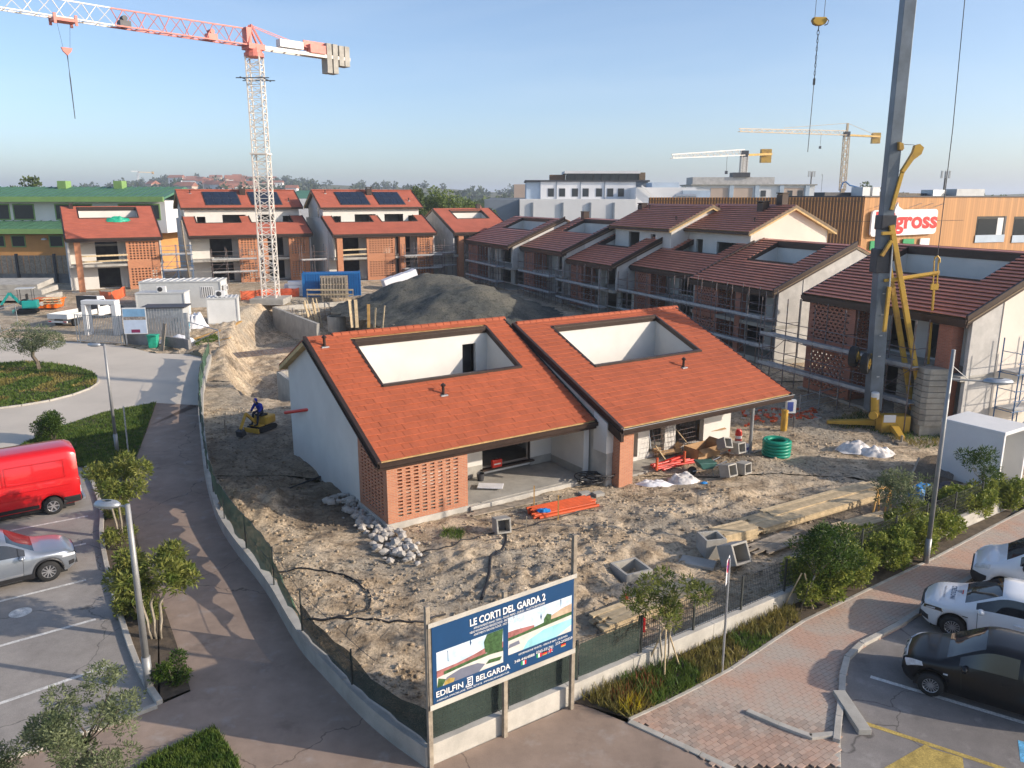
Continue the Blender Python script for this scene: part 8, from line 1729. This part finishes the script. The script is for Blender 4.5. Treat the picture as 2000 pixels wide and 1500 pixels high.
for i in range(13):
    for j in range(13):
        p = c4[0].lerp(c4[1], i / 12).lerp(c4[3].lerp(c4[2], i / 12), j / 12) - G(1790, 960); V.append((p.x, p.y, p.z + .06 * noise.noise(Vector((i * .7, j * .7, 2)))))
q.add(V, [(i * 13 + j, (i + 1) * 13 + j, (i + 1) * 13 + j + 1, i * 13 + j + 1) for i in range(12) for j in range(12)]); q.build('net', K['netbrown'], nbd); q = MB(); q.bar(c4[0] - G(1790, 960), c4[3] - G(1790, 960), .08); q.build('edge_board', K['plank_grey'], nbd)
heaped('blue_sacks', 'blue sacks and rubbish behind the sparse young tree', 'sacks', LZG(1800, 960), .8, .6, .7, 'bluetarp', 31)
ck = thing('waste_crate', 'dark waste crate with pale panels behind the hedge', 'crate', LZG(1848, 985), R(30)); q = MB(); q.box(-.7, -.5, 0, .7, .5, .8); q.build('tub', K['worker_dark'], ck)
for k in (-.45, .2): q = MB(); q.box(k, -.53, .1, k + .45, -.5, .75); q.build('panel', K['galv'], ck)
ts = thing('trestle', 'yellow sawhorse beside the plank stacks', 'trestle', LZG(1722, 1000), R(20))
for s in (-1, 1):
    for d in (-1, 1): q = MB(); q.bar((s * .3 + d * .2, d * .05, 0), (s * .3, 0, .95), .06, .05); q.build('leg', K['plank_orange'], ts)
q = MB(); q.box(-.4, -.05, .93, .4, .05, 1.02); q.build('beam', K['plank_orange'], ts)
# ------------------------------------------------------------------ worker on a small yellow digger
dg = thing('mini_digger', 'small yellow tracked digger in the shade by the curved fence', 'digger', LZG(512, 838), R(245))
for s in (-1, 1): q = MB(); q.prism([(-.55, s * .38 - .1, .03), (.55, s * .38 - .1, .03), (.68, s * .38 - .1, .16), (.55, s * .38 - .1, .30), (-.55, s * .38 - .1, .30), (-.68, s * .38 - .1, .16)], (0, .2, 0)); q.build('track', K['black'], dg)
q = MB(); q.box(-.65, -.42, .34, .15, .42, .80); q.build('body', K['yellow'], dg, bevel=.08); q = MB(); q.box(-.25, -.25, .80, .2, .25, .90); q.build('seat', K['black'], dg, bevel=.03); q = MB(); q.box(.15, -.35, .34, .55, .35, .40); q.build('footplate', K['yellow'], dg)
q = MB(); q.bar((.4, .0, .5), (1.2, .1, 1.2), .12, .14); q.build('boom', K['yellow'], dg); q = MB(); q.bar((1.2, .1, 1.2), (1.7, .15, .5), .10, .12); q.build('arm', K['yellow'], dg); q = MB(); q.prism([(1.6, -.05, .5), (1.85, -.05, .42), (1.8, -.05, .12), (1.5, -.05, .2)], (0, .4, 0)); q.build('bucket', K['dgrey'], dg); q = MB(); q.box(.75, -.5, .05, .8, .5, .3); q.build('dozer_blade', K['yellow'], dg)
def skin_mesh(name, pts, edges, m, parent, sub=2):
    me = bpy.data.meshes.new(name); me.from_pydata([p[:3] for p in pts], edges, []); o = bpy.data.objects.new(name, me); COL.objects.link(o); o.parent = parent
    md = o.modifiers.new('skin', 'SKIN'); o.modifiers.new('sub', 'SUBSURF').levels = sub; o.modifiers['sub'].render_levels = sub
    for i, v in enumerate(o.data.skin_vertices[0].data): v.radius = (pts[i][3], pts[i][3]); v.use_root = (i == 0)
    me.materials.append(m); return o
ps_ = thing('person', 'person in blue hooded top bending forward on the small digger', 'person', dg.location, R(245))
body = [(-.05, 0, 1.02, .15), (.05, 0, 1.22, .15), (.18, 0, 1.42, .17), (.24, 0, 1.52, .09), (.30, 0, 1.60, .075),
        (-.02, .11, 1.0, .10), (.38, .16, 1.02, .085), (.46, .17, .62, .06), (.50, .17, .46, .05), (.64, .18, .44, .045),
        (-.02, -.11, 1.0, .10), (.38, -.16, 1.02, .085), (.46, -.17, .62, .06), (.50, -.17, .46, .05), (.64, -.18, .44, .045),
        (.18, .20, 1.44, .075), (.30, .30, 1.20, .055), (.50, .22, 1.10, .042), (.18, -.20, 1.44, .075), (.30, -.30, 1.20, .055), (.50, -.22, 1.10, .042)]
ed = [(0, 1), (1, 2), (2, 3), (3, 4), (0, 5), (5, 6), (6, 7), (7, 8), (8, 9), (0, 10), (10, 11), (11, 12), (12, 13), (13, 14), (2, 15), (15, 16), (16, 17), (2, 18), (18, 19), (19, 20)]
bo_ = skin_mesh('body', body, ed, K['worker_dark'], ps_)
skin_mesh('hooded_top', [(-.06, 0, 1.04, .17), (.05, 0, 1.22, .17), (.18, 0, 1.42, .19), (.26, 0, 1.55, .10), (.18, .20, 1.44, .09), (.30, .30, 1.20, .07), (.46, .23, 1.11, .055), (.18, -.20, 1.44, .09), (.30, -.30, 1.20, .07), (.46, -.23, 1.11, .055)], [(0, 1), (1, 2), (2, 3), (2, 4), (4, 5), (5, 6), (2, 7), (7, 8), (8, 9)], K['worker_blue'], ps_)
blob(ps_, 'head', (.37, 0, 1.68), (.10, .08, .12), K['skin'], 14); blob(ps_, 'hood', (.335, 0, 1.70), (.115, .10, .125), K['worker_blue'], 14)
for s in (-1, 1):
    skin_mesh('hand', [(.49, s * .22, 1.10, .035), (.55, s * .21, 1.08, .035), (.60, s * .18, 1.07, .011), (.61, s * .195, 1.065, .011), (.615, s * .21, 1.06, .011), (.61, s * .225, 1.06, .010), (.56, s * .17, 1.09, .012)], [(0, 1), (1, 2), (1, 3), (1, 4), (1, 5), (0, 6)], K['skin'], ps_, 1); q = MB(); q.box(.48, s * .17 - .05, .40, .72, s * .17 + .05, .48); q.build('boot', K['black'], ps_, bevel=.03)
# ------------------------------------------------------------------ background buildings
def bldg(label, loc, rz=0, name='building'): return thing(name, label, 'building', loc, rz)
def pbox(t, nm, m, *b, bevel=0): q = MB(); q.box(*b); return q.build(nm, K[m], t, bevel=bevel)
def win(t, x0, x1, y, z0, z1, fm='white', d=.12):
    f = pbox(t, 'window', fm, x0, y - .05, z0, x1, y + .02, z1); pbox(f, 'pane', 'wdark', x0 + d, y - .07, z0 + d, x1 - d, y - .05, z1 - d); return f
# green roofed school at the left
GY = 112.0; x0 = D(-260, 400, GY).x; x1 = D(322, 400, GY).x; zf = lambda v: D(0, v, GY).z; t = bldg('long white building with green metal roofs behind the leftmost house', (x0, GY, 0)); W_ = x1 - x0
zg_ = lambda v: D(0, v, GY - 7.2).z; pbox(t, 'lower_wall', 'ochre', 0, -6, 1.5, W_ - 3, 12, zg_(459)); pbox(t, 'upper_wall', 'farwhite', 0, 0, zf(455), W_, 12, zf(392))
q = MB(); q.prism([(-1, -7.2, zg_(450)), (-1, .3, zf(431)), (-1, .3, zf(435)), (-1, -7.2, zg_(454))], (W_ - 1.5, 0, 0)); q.build('lower_roof', K['greenmetal'], t); pbox(t, 'lower_fascia', 'greenfascia', -1, -7.4, zg_(457), W_ - 2.5, -7.2, zg_(447))
q = MB(); q.prism([(-1, -1.6, zf(386)), (-1, 6, zf(364)), (-1, 13, zf(386)), (-1, 13, zf(390)), (-1, 6, zf(368)), (-1, -1.6, zf(390))], (W_ + 1.6, 0, 0)); q.build('upper_roof', K['greenmetal'], t); pbox(t, 'upper_fascia', 'greenfascia', -1, -1.9, zf(394), W_ + .6, -1.6, zf(384))
for k in range(40): x = -.8 + k * (W_ + 1.2) / 40; q = MB(); q.bar((x, -1.6, zf(386) + .05), (x, 6, zf(364) + .05), .10, .10); q.build('roof_seam', K['greenseam'], t)
for k in range(30): x = -.8 + k * (W_ - 2.2) / 30; q = MB(); q.bar((x, -7.2, zg_(450) + .05), (x, .2, zf(431) + .05), .10, .10); q.build('roof_seam', K['greenseam'], t)
for u0, u1 in ((-150, -60), (-40, 18), (24, 66), (106, 180), (230, 312)): win(t, D(u0, 400, GY).x - x0, D(u1, 400, GY).x - x0, 0, zf(430), zf(398), 'greenfascia', .18)
for u0, u1 in ((-120, -90), (-12, 10), (22, 50), (96, 124)): win(t, D(u0, 470, GY - 6).x - x0, D(u1, 470, GY - 6).x - x0, -6, zg_(484), zg_(460), 'greenfascia', .15)
for u in (76, 190): x = D(u, 360, GY).x - x0; pbox(t, 'roof_vent', 'greenfascia', x, 4.5, zf(368), x + 1.2, 6, zf(352))
q = MB(); q.lathe([(.35, 0), (.3, .2), (0, .3)], 10); o = q.build('wall_lamp', K['white'], t, loc=(D(88, 462, GY - 6).x - x0, -6.3, zf(464)))
t = bldg('green roofed wing glimpsed between the two orange pairs', (D(560, 400, 128).x, 128, 0)); q = MB(); q.prism([(0, 0, D(0, 388, 128).z), (0, 7, D(0, 372, 135).z), (0, 7, 2), (0, 0, 2)], (8, 0, 0)); q.build('roof', K['greenmetal'], t); pbox(t, 'front_wall', 'farwhite', 0, -.2, 1.5, 8, 0, D(0, 388, 128).z)
# supermarket with the orange slat cladding
MY_ = 96.0; c0 = D(1690, 385, MY_); zt0 = 12.0; zb0 = 1.75; aL, aR = R(157), R(20)
t = bldg('orange and brown slat clad store behind the terrace', (c0.x, MY_, 0), aR, 'store_building')
pbox(t, 'orange_facade', 'slat_orange', 0, 0, zb0, 60, 14, zt0)
pbox(t, 'facade_band', 'slat_brown', 0, -.035, zt0 - 2.85, 16, -.031, zt0 - 2.8)
pbox(t, 'parapet', 'dgrey', -.2, -.12, zt0, 60, 14, zt0 + .15)
def onM(u, v):
    r = ray(u, v); dx, dy = math.cos(aR), math.sin(aR); det = r.x * -dy + r.y * dx
    tt = (c0.x * -dy + MY_ * dx) / det; s_ = ((r.x * tt - c0.x) * dx + (r.y * tt - MY_) * dy); return s_, H_CAM + r.z * tt
for (u0, u1, v0, v1) in ((1902, 1966, 422, 474), (1974, 2060, 422, 474)):
    (xa, za), (xb, zb_) = onM(u0, v1), onM(u1, v0); f = pbox(t, 'loggia', 'wdark', xa, -.02, za, xb, .0, zb_); pbox(f, 'loggia_frame', 'dgrey', xb - .35, -.06, za, xb, -.02, zb_); pbox(f, 'pane', 'glass', xa + .2, -.05, za + 1.0, xb - 1.6, -.02, zb_ - .3); pbox(f, 'curtain', 'farwhite', xb - 1.5, -.05, za + .9, xb - .5, -.02, zb_ - .2); pbox(f, 'glass_rail', 'bluehaze', xa, -.12, za, xb, -.08, za + .95)
t2 = bldg('brown slatted side of the store, left of the orange corner', (c0.x, MY_, 0), aL, 'store_wing')
pbox(t2, 'wall', 'slat_brown', .02, -14, zb0, 26, -.02, zt0 - .05)
for k in range(72): pbox(t2, 'slat', 'ochre', .1 + k * .36, 0, zb0 + 2, .1 + k * .36 + .10, .10, zt0)
for z in (zt0 - 2.85, zt0 - .5): pbox(t2, 'rail', 'trim_warm', 0, .1, z, 26, .13, z + .08)
# its sign
sx0, sz0 = onM(1694, 462); sx1, sz1 = onM(1827, 408); sg = thing('shop_sign', 'white speech bubble shop sign with red lettering on the orange wall', 'sign', (c0.x, MY_, 0), aR)
r_ = .45; P_ = []
for cx, cz, a0 in ((sx1 - r_, sz0 + r_ + .2, -90), (sx1 - r_, sz1 - r_, 0), (sx0 + r_, sz1 - r_ - .1, 90), (sx0 + r_, sz0 + r_, 180)):
    for k in range(5): a = R(a0 + k * 22.5); P_.append((cx + r_ * math.cos(a), -.45, cz + r_ * math.sin(a)))
    if a0 == 0: tx = onM(1749, 395); P_ += [(tx[0] + .9, -.45, sz1 - .05), (tx[0] + .1, -.45, sz1 + .35), (tx[0], -.45, tx[1]), (tx[0] - .35, -.45, sz1 - .05)]
q = MB(); q.prism(P_, (0, .25, 0)); q.build('sign_board', K['sign_white'], sg)
def stext(s_, u0, u1, v, h_, m, bold=.05):
    xa, za = onM(u0, v); xb, _z = onM(u1, v); o = lettering(s_, h_, K[m], 'sign_lettering', sg, (xa, -.47, za), (PI / 2, 0, 0), ext=.01, bold=bold); w0 = max(v_.co.x for v_ in o.data.vertices); o.scale = ((xb - xa) / w0, 1, 1)
stext('Migross', 1701, 1823, 446, 2.75, 'sign_red', .09)
for u0, u1, v0, v1, m in ((1696, 1716, 470, 488, 'sign_green'), (1760, 1783, 466, 482, 'sign_green'), (1793, 1813, 465, 483, 'sign_white')):
    (xa, za), (xb, zb_) = onM(u0, v1), onM(u1, v0); pbox(sg, 'tenant_panel', m, xa, -.25, za, xb, -.1, zb_)
for u in (1706, 1775, 1797, 1820): xa, za = onM(u, 405); q = MB(); q.tube((xa, -.1, za), (xa + .7, -1.2, za + .5), .03, 4); q.build('spot_arm', K['galv'], sg)
rt = thing('rooftop_plant', 'grey rooftop plant above the orange store', 'roof plant', (c0.x, MY_, 0), aR)
for x, y, w_, h_, m in ((5.2, 6, 1.2, 1.1, 'cabin_white'), (6.8, 6, 1.2, 1.1, 'cabin_white'), (1, 8, 14, .45, 'dgrey'), (12, 7, 8, .35, 'solar'), (20, 5, 5, .9, 'cabin'), (17, 6, 2.2, .8, 'galv')): pbox(rt, 'plant_unit', m, x, y, zt0 + .15, x + w_, y + 2, zt0 + .15 + h_)
# white hall and hotel
def fb(label, u0, u1, vt, Y, dep, m, vb=None, name='building', rz=0):
    a = D(u0, vt, Y); b = D(u1, vt, Y); t = bldg(label, (a.x, Y, 0), rz, name); zt_ = a.z; pbox(t, 'wall', m, 0, 0, 1.4 if vb is None else D(u0, vb, Y).z, b.x - a.x, dep, zt_); return t, b.x - a.x, zt_
t, W_, zt_ = fb('long white flat roofed hall behind the shaded terrace', 1015, 1242, 389, 150, 26, 'farwhite')
for u in (1038, 1097, 1151, 1197): x = D(u, 400, 150).x - D(1015, 400, 150).x; pbox(t, 'downpipe', 'greybluew', x, -.3, 1.5, x + .35, 0, zt_ - .6)
t, W_, zt_ = fb('dark grey side hall left of the white hall', 946, 1014, 389, 152, 26, 'greybluew')
t, W_, zt_ = fb('white terrace hotel with rooftop pavilion and a row of windows', 1056, 1242, 355, 175, 16, 'farwhite', name='hotel')
ox = D(1056, 355, 175).x
for u in (1070, 1092, 1117, 1138, 1164, 1186, 1207): win(t, D(u, 370, 175).x - ox, D(u + 12, 370, 175).x - ox, 0, D(0, 384, 175).z, D(0, 368, 175).z, 'dgrey', .1)
for u in (1086, 1133, 1180): pbox(t, 'downpipe', 'greybluew', D(u, 370, 175).x - ox, -.15, 5, D(u + 1.5, 370, 175).x - ox, 0, zt_)
pbox(t, 'blue_end', 'bluehaze', D(1028, 370, 175).x - ox, .5, 5, 0, 16, zt_ - .1); pbox(t, 'grey_end', 'greybluew', W_, .5, 5, D(1266, 370, 175).x - ox, 16, zt_); pbox(t, 'cornice', 'dgrey', D(1028, 370, 175).x - ox - .3, -.4, zt_, D(1268, 370, 175).x - ox, 16, zt_ + .35)
pbox(t, 'pavilion_glass', 'wdark', D(1108, 350, 175).x - ox, 3, zt_ + .35, D(1262, 350, 175).x - ox, 12, D(0, 339, 178).z); pbox(t, 'pavilion_roof', 'farwhite', D(1104, 350, 175).x - ox, 2.4, D(0, 339, 178).z, D(1254, 350, 175).x - ox, 13, D(0, 334, 178).z)
for k in range(9): x = D(1110 + k * 17, 350, 175).x - ox; pbox(t, 'pavilion_post', 'dgrey', x, 2.8, zt_ + .35, x + .15, 3.0, D(0, 339, 178).z)
pbox(t, 'terrace_frame', 'trim_warm', D(1252, 350, 175).x - ox, 2.5, zt_ + .3, D(1264, 350, 175).x - ox, 4, D(0, 337, 178).z); pbox(t, 'terrace_screen', 'slat_brown', D(1076, 350, 175).x - ox, 4, zt_ + .3, D(1106, 350, 175).x - ox, 8, D(0, 341, 178).z)
t, W_, zt_ = fb('rose walled block left of the terrace hotel', 1004, 1028, 360, 200, 15, 'farpink'); pbox(t, 'lower_wing', 'greybluew', -6, -1, 2, W_ - .2, -.05, zt_ - 3.2)
t, W_, zt_ = fb('pale stepped block with ducts right of the terrace hotel', 1243, 1360, 366, 165, 14, 'farwhite'); pbox(t, 'upper_block', 'bluehaze', 3.5, 2, zt_, 9, 10, zt_ + 1.0); pbox(t, 'grey_box', 'bluehaze', 9.4, -.3, 5, 15, 2, zt_ - .6)
for k in range(3): q = MB(); q.path([(7 + k * 1.2, -1.2, zt_ - 5), (7 + k * 1.2, -1.2, zt_ - 2.5), (7.8 + k * 1.2, -1.2, zt_ - 1.7), (9.5 + k * 1.2, -1.2, zt_ - 1.7)], .4, 8); q.build('duct', K['galv'], t)
q = MB(); q.bar((1.0, -.4, zt_ + .3), (5.6, -.4, zt_ - 3.2), .3); q.build('stair_stringer', K['farwhite'], t)
pbox(t, 'low_blue_wing', 'bluehaze', 2, -3, 2, 18, -.4, zt_ - 3.3)
t, W_, zt_ = fb('flat roofed apartment block with rose panels under the far crane', 1352, 1592, 362, 215, 14, 'farwhite'); ox = D(1352, 360, 215).x
for u0, u1, m in ((1388, 1422, 'farpink'), (1432, 1470, 'farpink'), (1530, 1570, 'farpink')): pbox(t, 'rose_panel', m, D(u0, 370, 215).x - ox, -.1, 4, D(u1, 370, 215).x - ox, 0, zt_ - .6)
for u in (1424, 1474, 1522, 1572): pbox(t, 'stair_pillar', 'bluehaze', D(u, 370, 215).x - ox, -.5, 3, D(u + 8, 370, 215).x - ox, 0, zt_ + .3)
for u in (1486, 1538, 1558): win(t, D(u, 370, 215).x - ox, D(u + 10, 370, 215).x - ox, -.1, D(0, 384, 215).z, D(0, 372, 215).z, 'dgrey', .15)
pbox(t, 'roof_slab', 'concrete', -.4, -.6, zt_, W_ + .4, 14, zt_ + .3); pbox(t, 'penthouse', 'plaster_raw', D(1358, 350, 215).x - ox, 3, zt_ + .3, D(1520, 350, 215).x - ox, 11, D(0, 346, 218).z); pbox(t, 'crane_base_box', 'dgrey', D(1436, 350, 215).x - ox, 2.5, D(0, 346, 218).z, D(1470, 350, 215).x - ox, 6, D(0, 337, 218).z)
def mastpole(label, u, v0, v1, Y, arms):
    b = D(u, v1, Y); t = thing('antenna_mast', label, 'antenna', (b.x, Y, b.z)); h_ = D(u, v0, Y).z - b.z; q = MB(); q.tube((0, 0, -4), (0, 0, h_), .18, 6); q.build('mast', K['dgrey'], t)
    for k in range(arms): q = MB(); q.cbox((-.8 + k * 1.6 / max(1, arms - 1), 0, h_ - .5), (.3, .3, 1.5)); q.build('antenna', K['cabin'], t)
mastpole('antenna mast with panel aerials right of the far apartments', 1583, 336, 366, 220, 4); mastpole('slim antenna mast above the store roof', 1842, 336, 382, 170, 3); mastpole('distant red and white radio mast', 1604, 340, 372, 700, 1)
t = thing('concrete_pump', 'blue concrete pump boom beside the tall far crane', 'pump', (D(1650, 380, 230).x, 230, 0)); q = MB(); q.path([Vector((D(u, v, 230).x - D(1650, 380, 230).x, 0, D(u, v, 230).z)) for u, v in ((1636, 388), (1646, 357), (1652, 355), (1660, 362), (1676, 366), (1690, 388))], .22, 6); q.build('boom', K['bluebox'], t)
# ------------------------------------------------------------------ hills, woods, far houses, trees
prof = [(-400, 374), (0, 372), (140, 371), (200, 366), (260, 363), (330, 357), (430, 352), (520, 355), (600, 361), (700, 365), (800, 367), (900, 372), (1050, 376), (1400, 379), (2400, 380)]
q = MB(); V = []; YS = (420, 650, 900, 1200, 1700)
US = list(range(-400, 2401, 25))
for u in US:
    v = lerp_tab(prof, u)
    for k, Y in enumerate(YS): zc = D(u, v, 1200).z; f_ = (0, .25, .6, 1, .9)[k]; p = D(u, v, Y); V.append((p.x, Y, 1.2 + (zc - 1.2) * f_ + 2.5 * f_ * noise.noise(Vector((u * .01, Y * .003, 1)))))
n5 = len(YS); q.add(V, [(i * n5 + j, (i + 1) * n5 + j, (i + 1) * n5 + j + 1, i * n5 + j + 1) for i in range(len(US) - 1) for j in range(n5 - 1)]); struct(q.build('hills', K['far'], smooth=True))
def hillz(u, Y):
    v = lerp_tab(prof, u); zc = D(u, v, 1200).z
    for k in range(len(YS) - 1):
        if YS[k] <= Y <= YS[k + 1]: t_ = (Y - YS[k]) / (YS[k + 1] - YS[k]); f_ = (0, .25, .6, 1, .9); return 1.2 + (zc - 1.2) * (f_[k] + (f_[k + 1] - f_[k]) * t_)
    return 1.2
rng = random.Random(21)
def woods(label, items, lm, seed, ls):
    rg = random.Random(seed); q = MB()
    for x, y, z, rx, h_, n_ in items:
        for _ in range(3): q.rock((x + rg.uniform(-.6, .6) * rx, y + rg.uniform(-.4, .4) * rx, z + h_ * rg.uniform(.3, .55)), rx * rg.uniform(.45, .75), rg, h_ / rx * .55)
        leaves(q, [((x + rg.uniform(-.3, .3) * rx, y, z + h_ * rg.uniform(.4, .7)), rx * rg.uniform(.6, 1), rx * .8, h_ * .5) for _ in range(2)], n_, ls, ls * .8, rg, .2, .4)
    o = q.build('woods', K[lm], kind='stuff'); o['label'] = label; o['category'] = 'woods'
it = []
for k in range(210):
    u = rng.choice((rng.uniform(140, 620), rng.uniform(140, 1000))); Y = rng.uniform(560, 1250); p = D(u, 370, Y); it.append((p.x, Y, hillz(u, Y) - 1, rng.uniform(4, 10), rng.uniform(5, 11), 45))
woods('dark wooded slopes of the far left hills', it, 'treedark', 1, 3.4)
it = []
for k in range(150): u = rng.uniform(560, 1050); Y = rng.uniform(260, 620); p = D(u, 375, Y); it.append((p.x, Y, 1.5, rng.uniform(4, 8), rng.uniform(5, 9.5), 60))
for k in range(120): u = rng.uniform(1240, 2300); Y = rng.uniform(300, 700); p = D(u, 375, Y); it.append((p.x, Y, 1.5, rng.uniform(4, 9), rng.uniform(6, 10.5), 50))
for k in range(60): u = rng.uniform(-300, 200); Y = rng.uniform(220, 420); p = D(u, 375, Y); it.append((p.x, Y, 1.5, rng.uniform(4, 7), rng.uniform(8, 11), 60))
woods('belt of far trees along the flat horizon', it, 'treefar', 2, 2.4)
hm_ = MB(); hm_.box(-5, -4, -3, 5, 4, 5.2); hm_ = [hm_.mesh('wall', K['farwhite'])]; hp = MB(); hp.box(-5, -4, -3, 5, 4, 5.2); hm_.append(hp.mesh('wall', K['farpink'])); rm_ = MB(); rm_.prism([(-5.6, -4.6, 5.2), (-5.6, 0, 8), (-5.6, 4.6, 5.2)], (11.2, 0, 0)); rm_ = rm_.mesh('roof', K['farroof']); wm_ = MB(); wm_.box(-3.6, -4.1, 1, -2.2, -4.0, 3); wm_ = wm_.mesh('window', K['wdark'])
def far_house(u, Y, z, s, lab, grp):
    p = D(u, 370, Y); t = thing('far_house', lab, 'house', (p.x, Y, z), rng.uniform(-.6, .6), grp); t.scale = (s * rng.uniform(.8, 1.6), s, s * rng.uniform(.8, 1.1))
    for nm, me in (('wall', rng.choice(hm_)), ('roof', rm_), ('window', wm_), ('window', wm_)):
        o = bpy.data.objects.new(nm, me); COL.objects.link(o); o.parent = t
        if nm == 'window': o.location.x = rng.choice((0, 2, 4.2, 5.6))
for k in range(34): u = rng.gauss(440, 75); Y = rng.uniform(640, 1120); far_house(min(max(u, 250), 620), Y, hillz(u, Y) + 3.5, rng.uniform(.8, 1.25), 'small pale house with red roof on the far left hills', 'far hill houses')
for k in range(26): u = rng.uniform(885, 1010); Y = rng.uniform(330, 560); far_house(u, Y, 1.8, .75, 'white red roofed house in the far village left of the hotel', 'far village houses')
TB = [(815, 356, 0, 'treefar', 'dense tree left of the spring green poplars'), (838, 366, 4, 'treefar', 'bare branched tree beside the orange roof end'), (858, 352, 8, 'poplar', 'spring green poplar, tallest of the clump'), (878, 362, 3, 'poplar', 'second spring green poplar right of the tallest'), (900, 372, 6, 'poplar', 'lower light green tree above the little house roof'), (925, 385, 0, 'poplar', 'bright green tree at the corner of the grey hall'), (950, 392, -3, 'poplar', 'green shrubby tree before the grey hall wall'), (795, 372, 10, 'treedark', 'dark low tree behind the solar roof end')]
for k, (u, vt, dy, lm, lb_) in enumerate(TB):
    Y = 138 + dy; b = Vector((D(u, 400, Y).x, Y, 1.75)); h_ = D(u, vt, Y).z - b.z; plant_tree('background_tree', lb_, 'tree', b, [(0, 0, 0, .25), (.1, 0, h_ * .3, .2), (0, 0, h_ * .55, .12)], (0, 0, h_ * .56, 1.7, 1.7, h_ * .36), 2600, .38, .26, lm, 'bark_pale', 60 + k, 'trees behind the little house', 16, (.7, 1.3))
for k, (u, vt, Y, lb_) in enumerate(((1690, 357, 240, 'left of the two round trees on the right horizon'), (1712, 355, 245, 'right of the two round trees on the right horizon'), (1325, 350, 200, 'tree top over the roofs right of the hotel'), (72, 344, 150, 'pale tree above the green roof ridge'), (22, 350, 155, 'leftmost tree above the green roof'))):
    b = Vector((D(u, 400, Y).x, Y, 1.75)); h_ = D(u, vt, Y).z - b.z; plant_tree('background_tree', lb_, 'tree', b, [(0, 0, 0, .3), (0, 0, h_ * .4, .2), (0, 0, h_ * .6, .12)], (0, 0, h_ * .62, 2.6, 2.6, h_ * .32), 1500, .6, .45, 'treefar', 'bark', 80 + k, None, 14, (.9, 1.6))
# ------------------------------------------------------------------ air
hz_ = MB(); hz_.box(-5000, -120, -5, 5000, 8000, 75); o = hz_.build('haze', None); o['kind'] = 'stuff'
m = bpy.data.materials.new('haze_air'); m.use_nodes = True; nt_ = m.node_tree; nt_.nodes.remove(nt_.nodes['Principled BSDF']); v_ = nt_.nodes.new('ShaderNodeVolumePrincipled'); v_.inputs['Color'].default_value = (.80, .88, 1.0, 1); v_.inputs['Density'].default_value = .00035; v_.inputs['Anisotropy'].default_value = .2
nt_.links.new(v_.outputs[0], nt_.nodes['Material Output'].inputs['Volume']); o.data.materials.append(m)
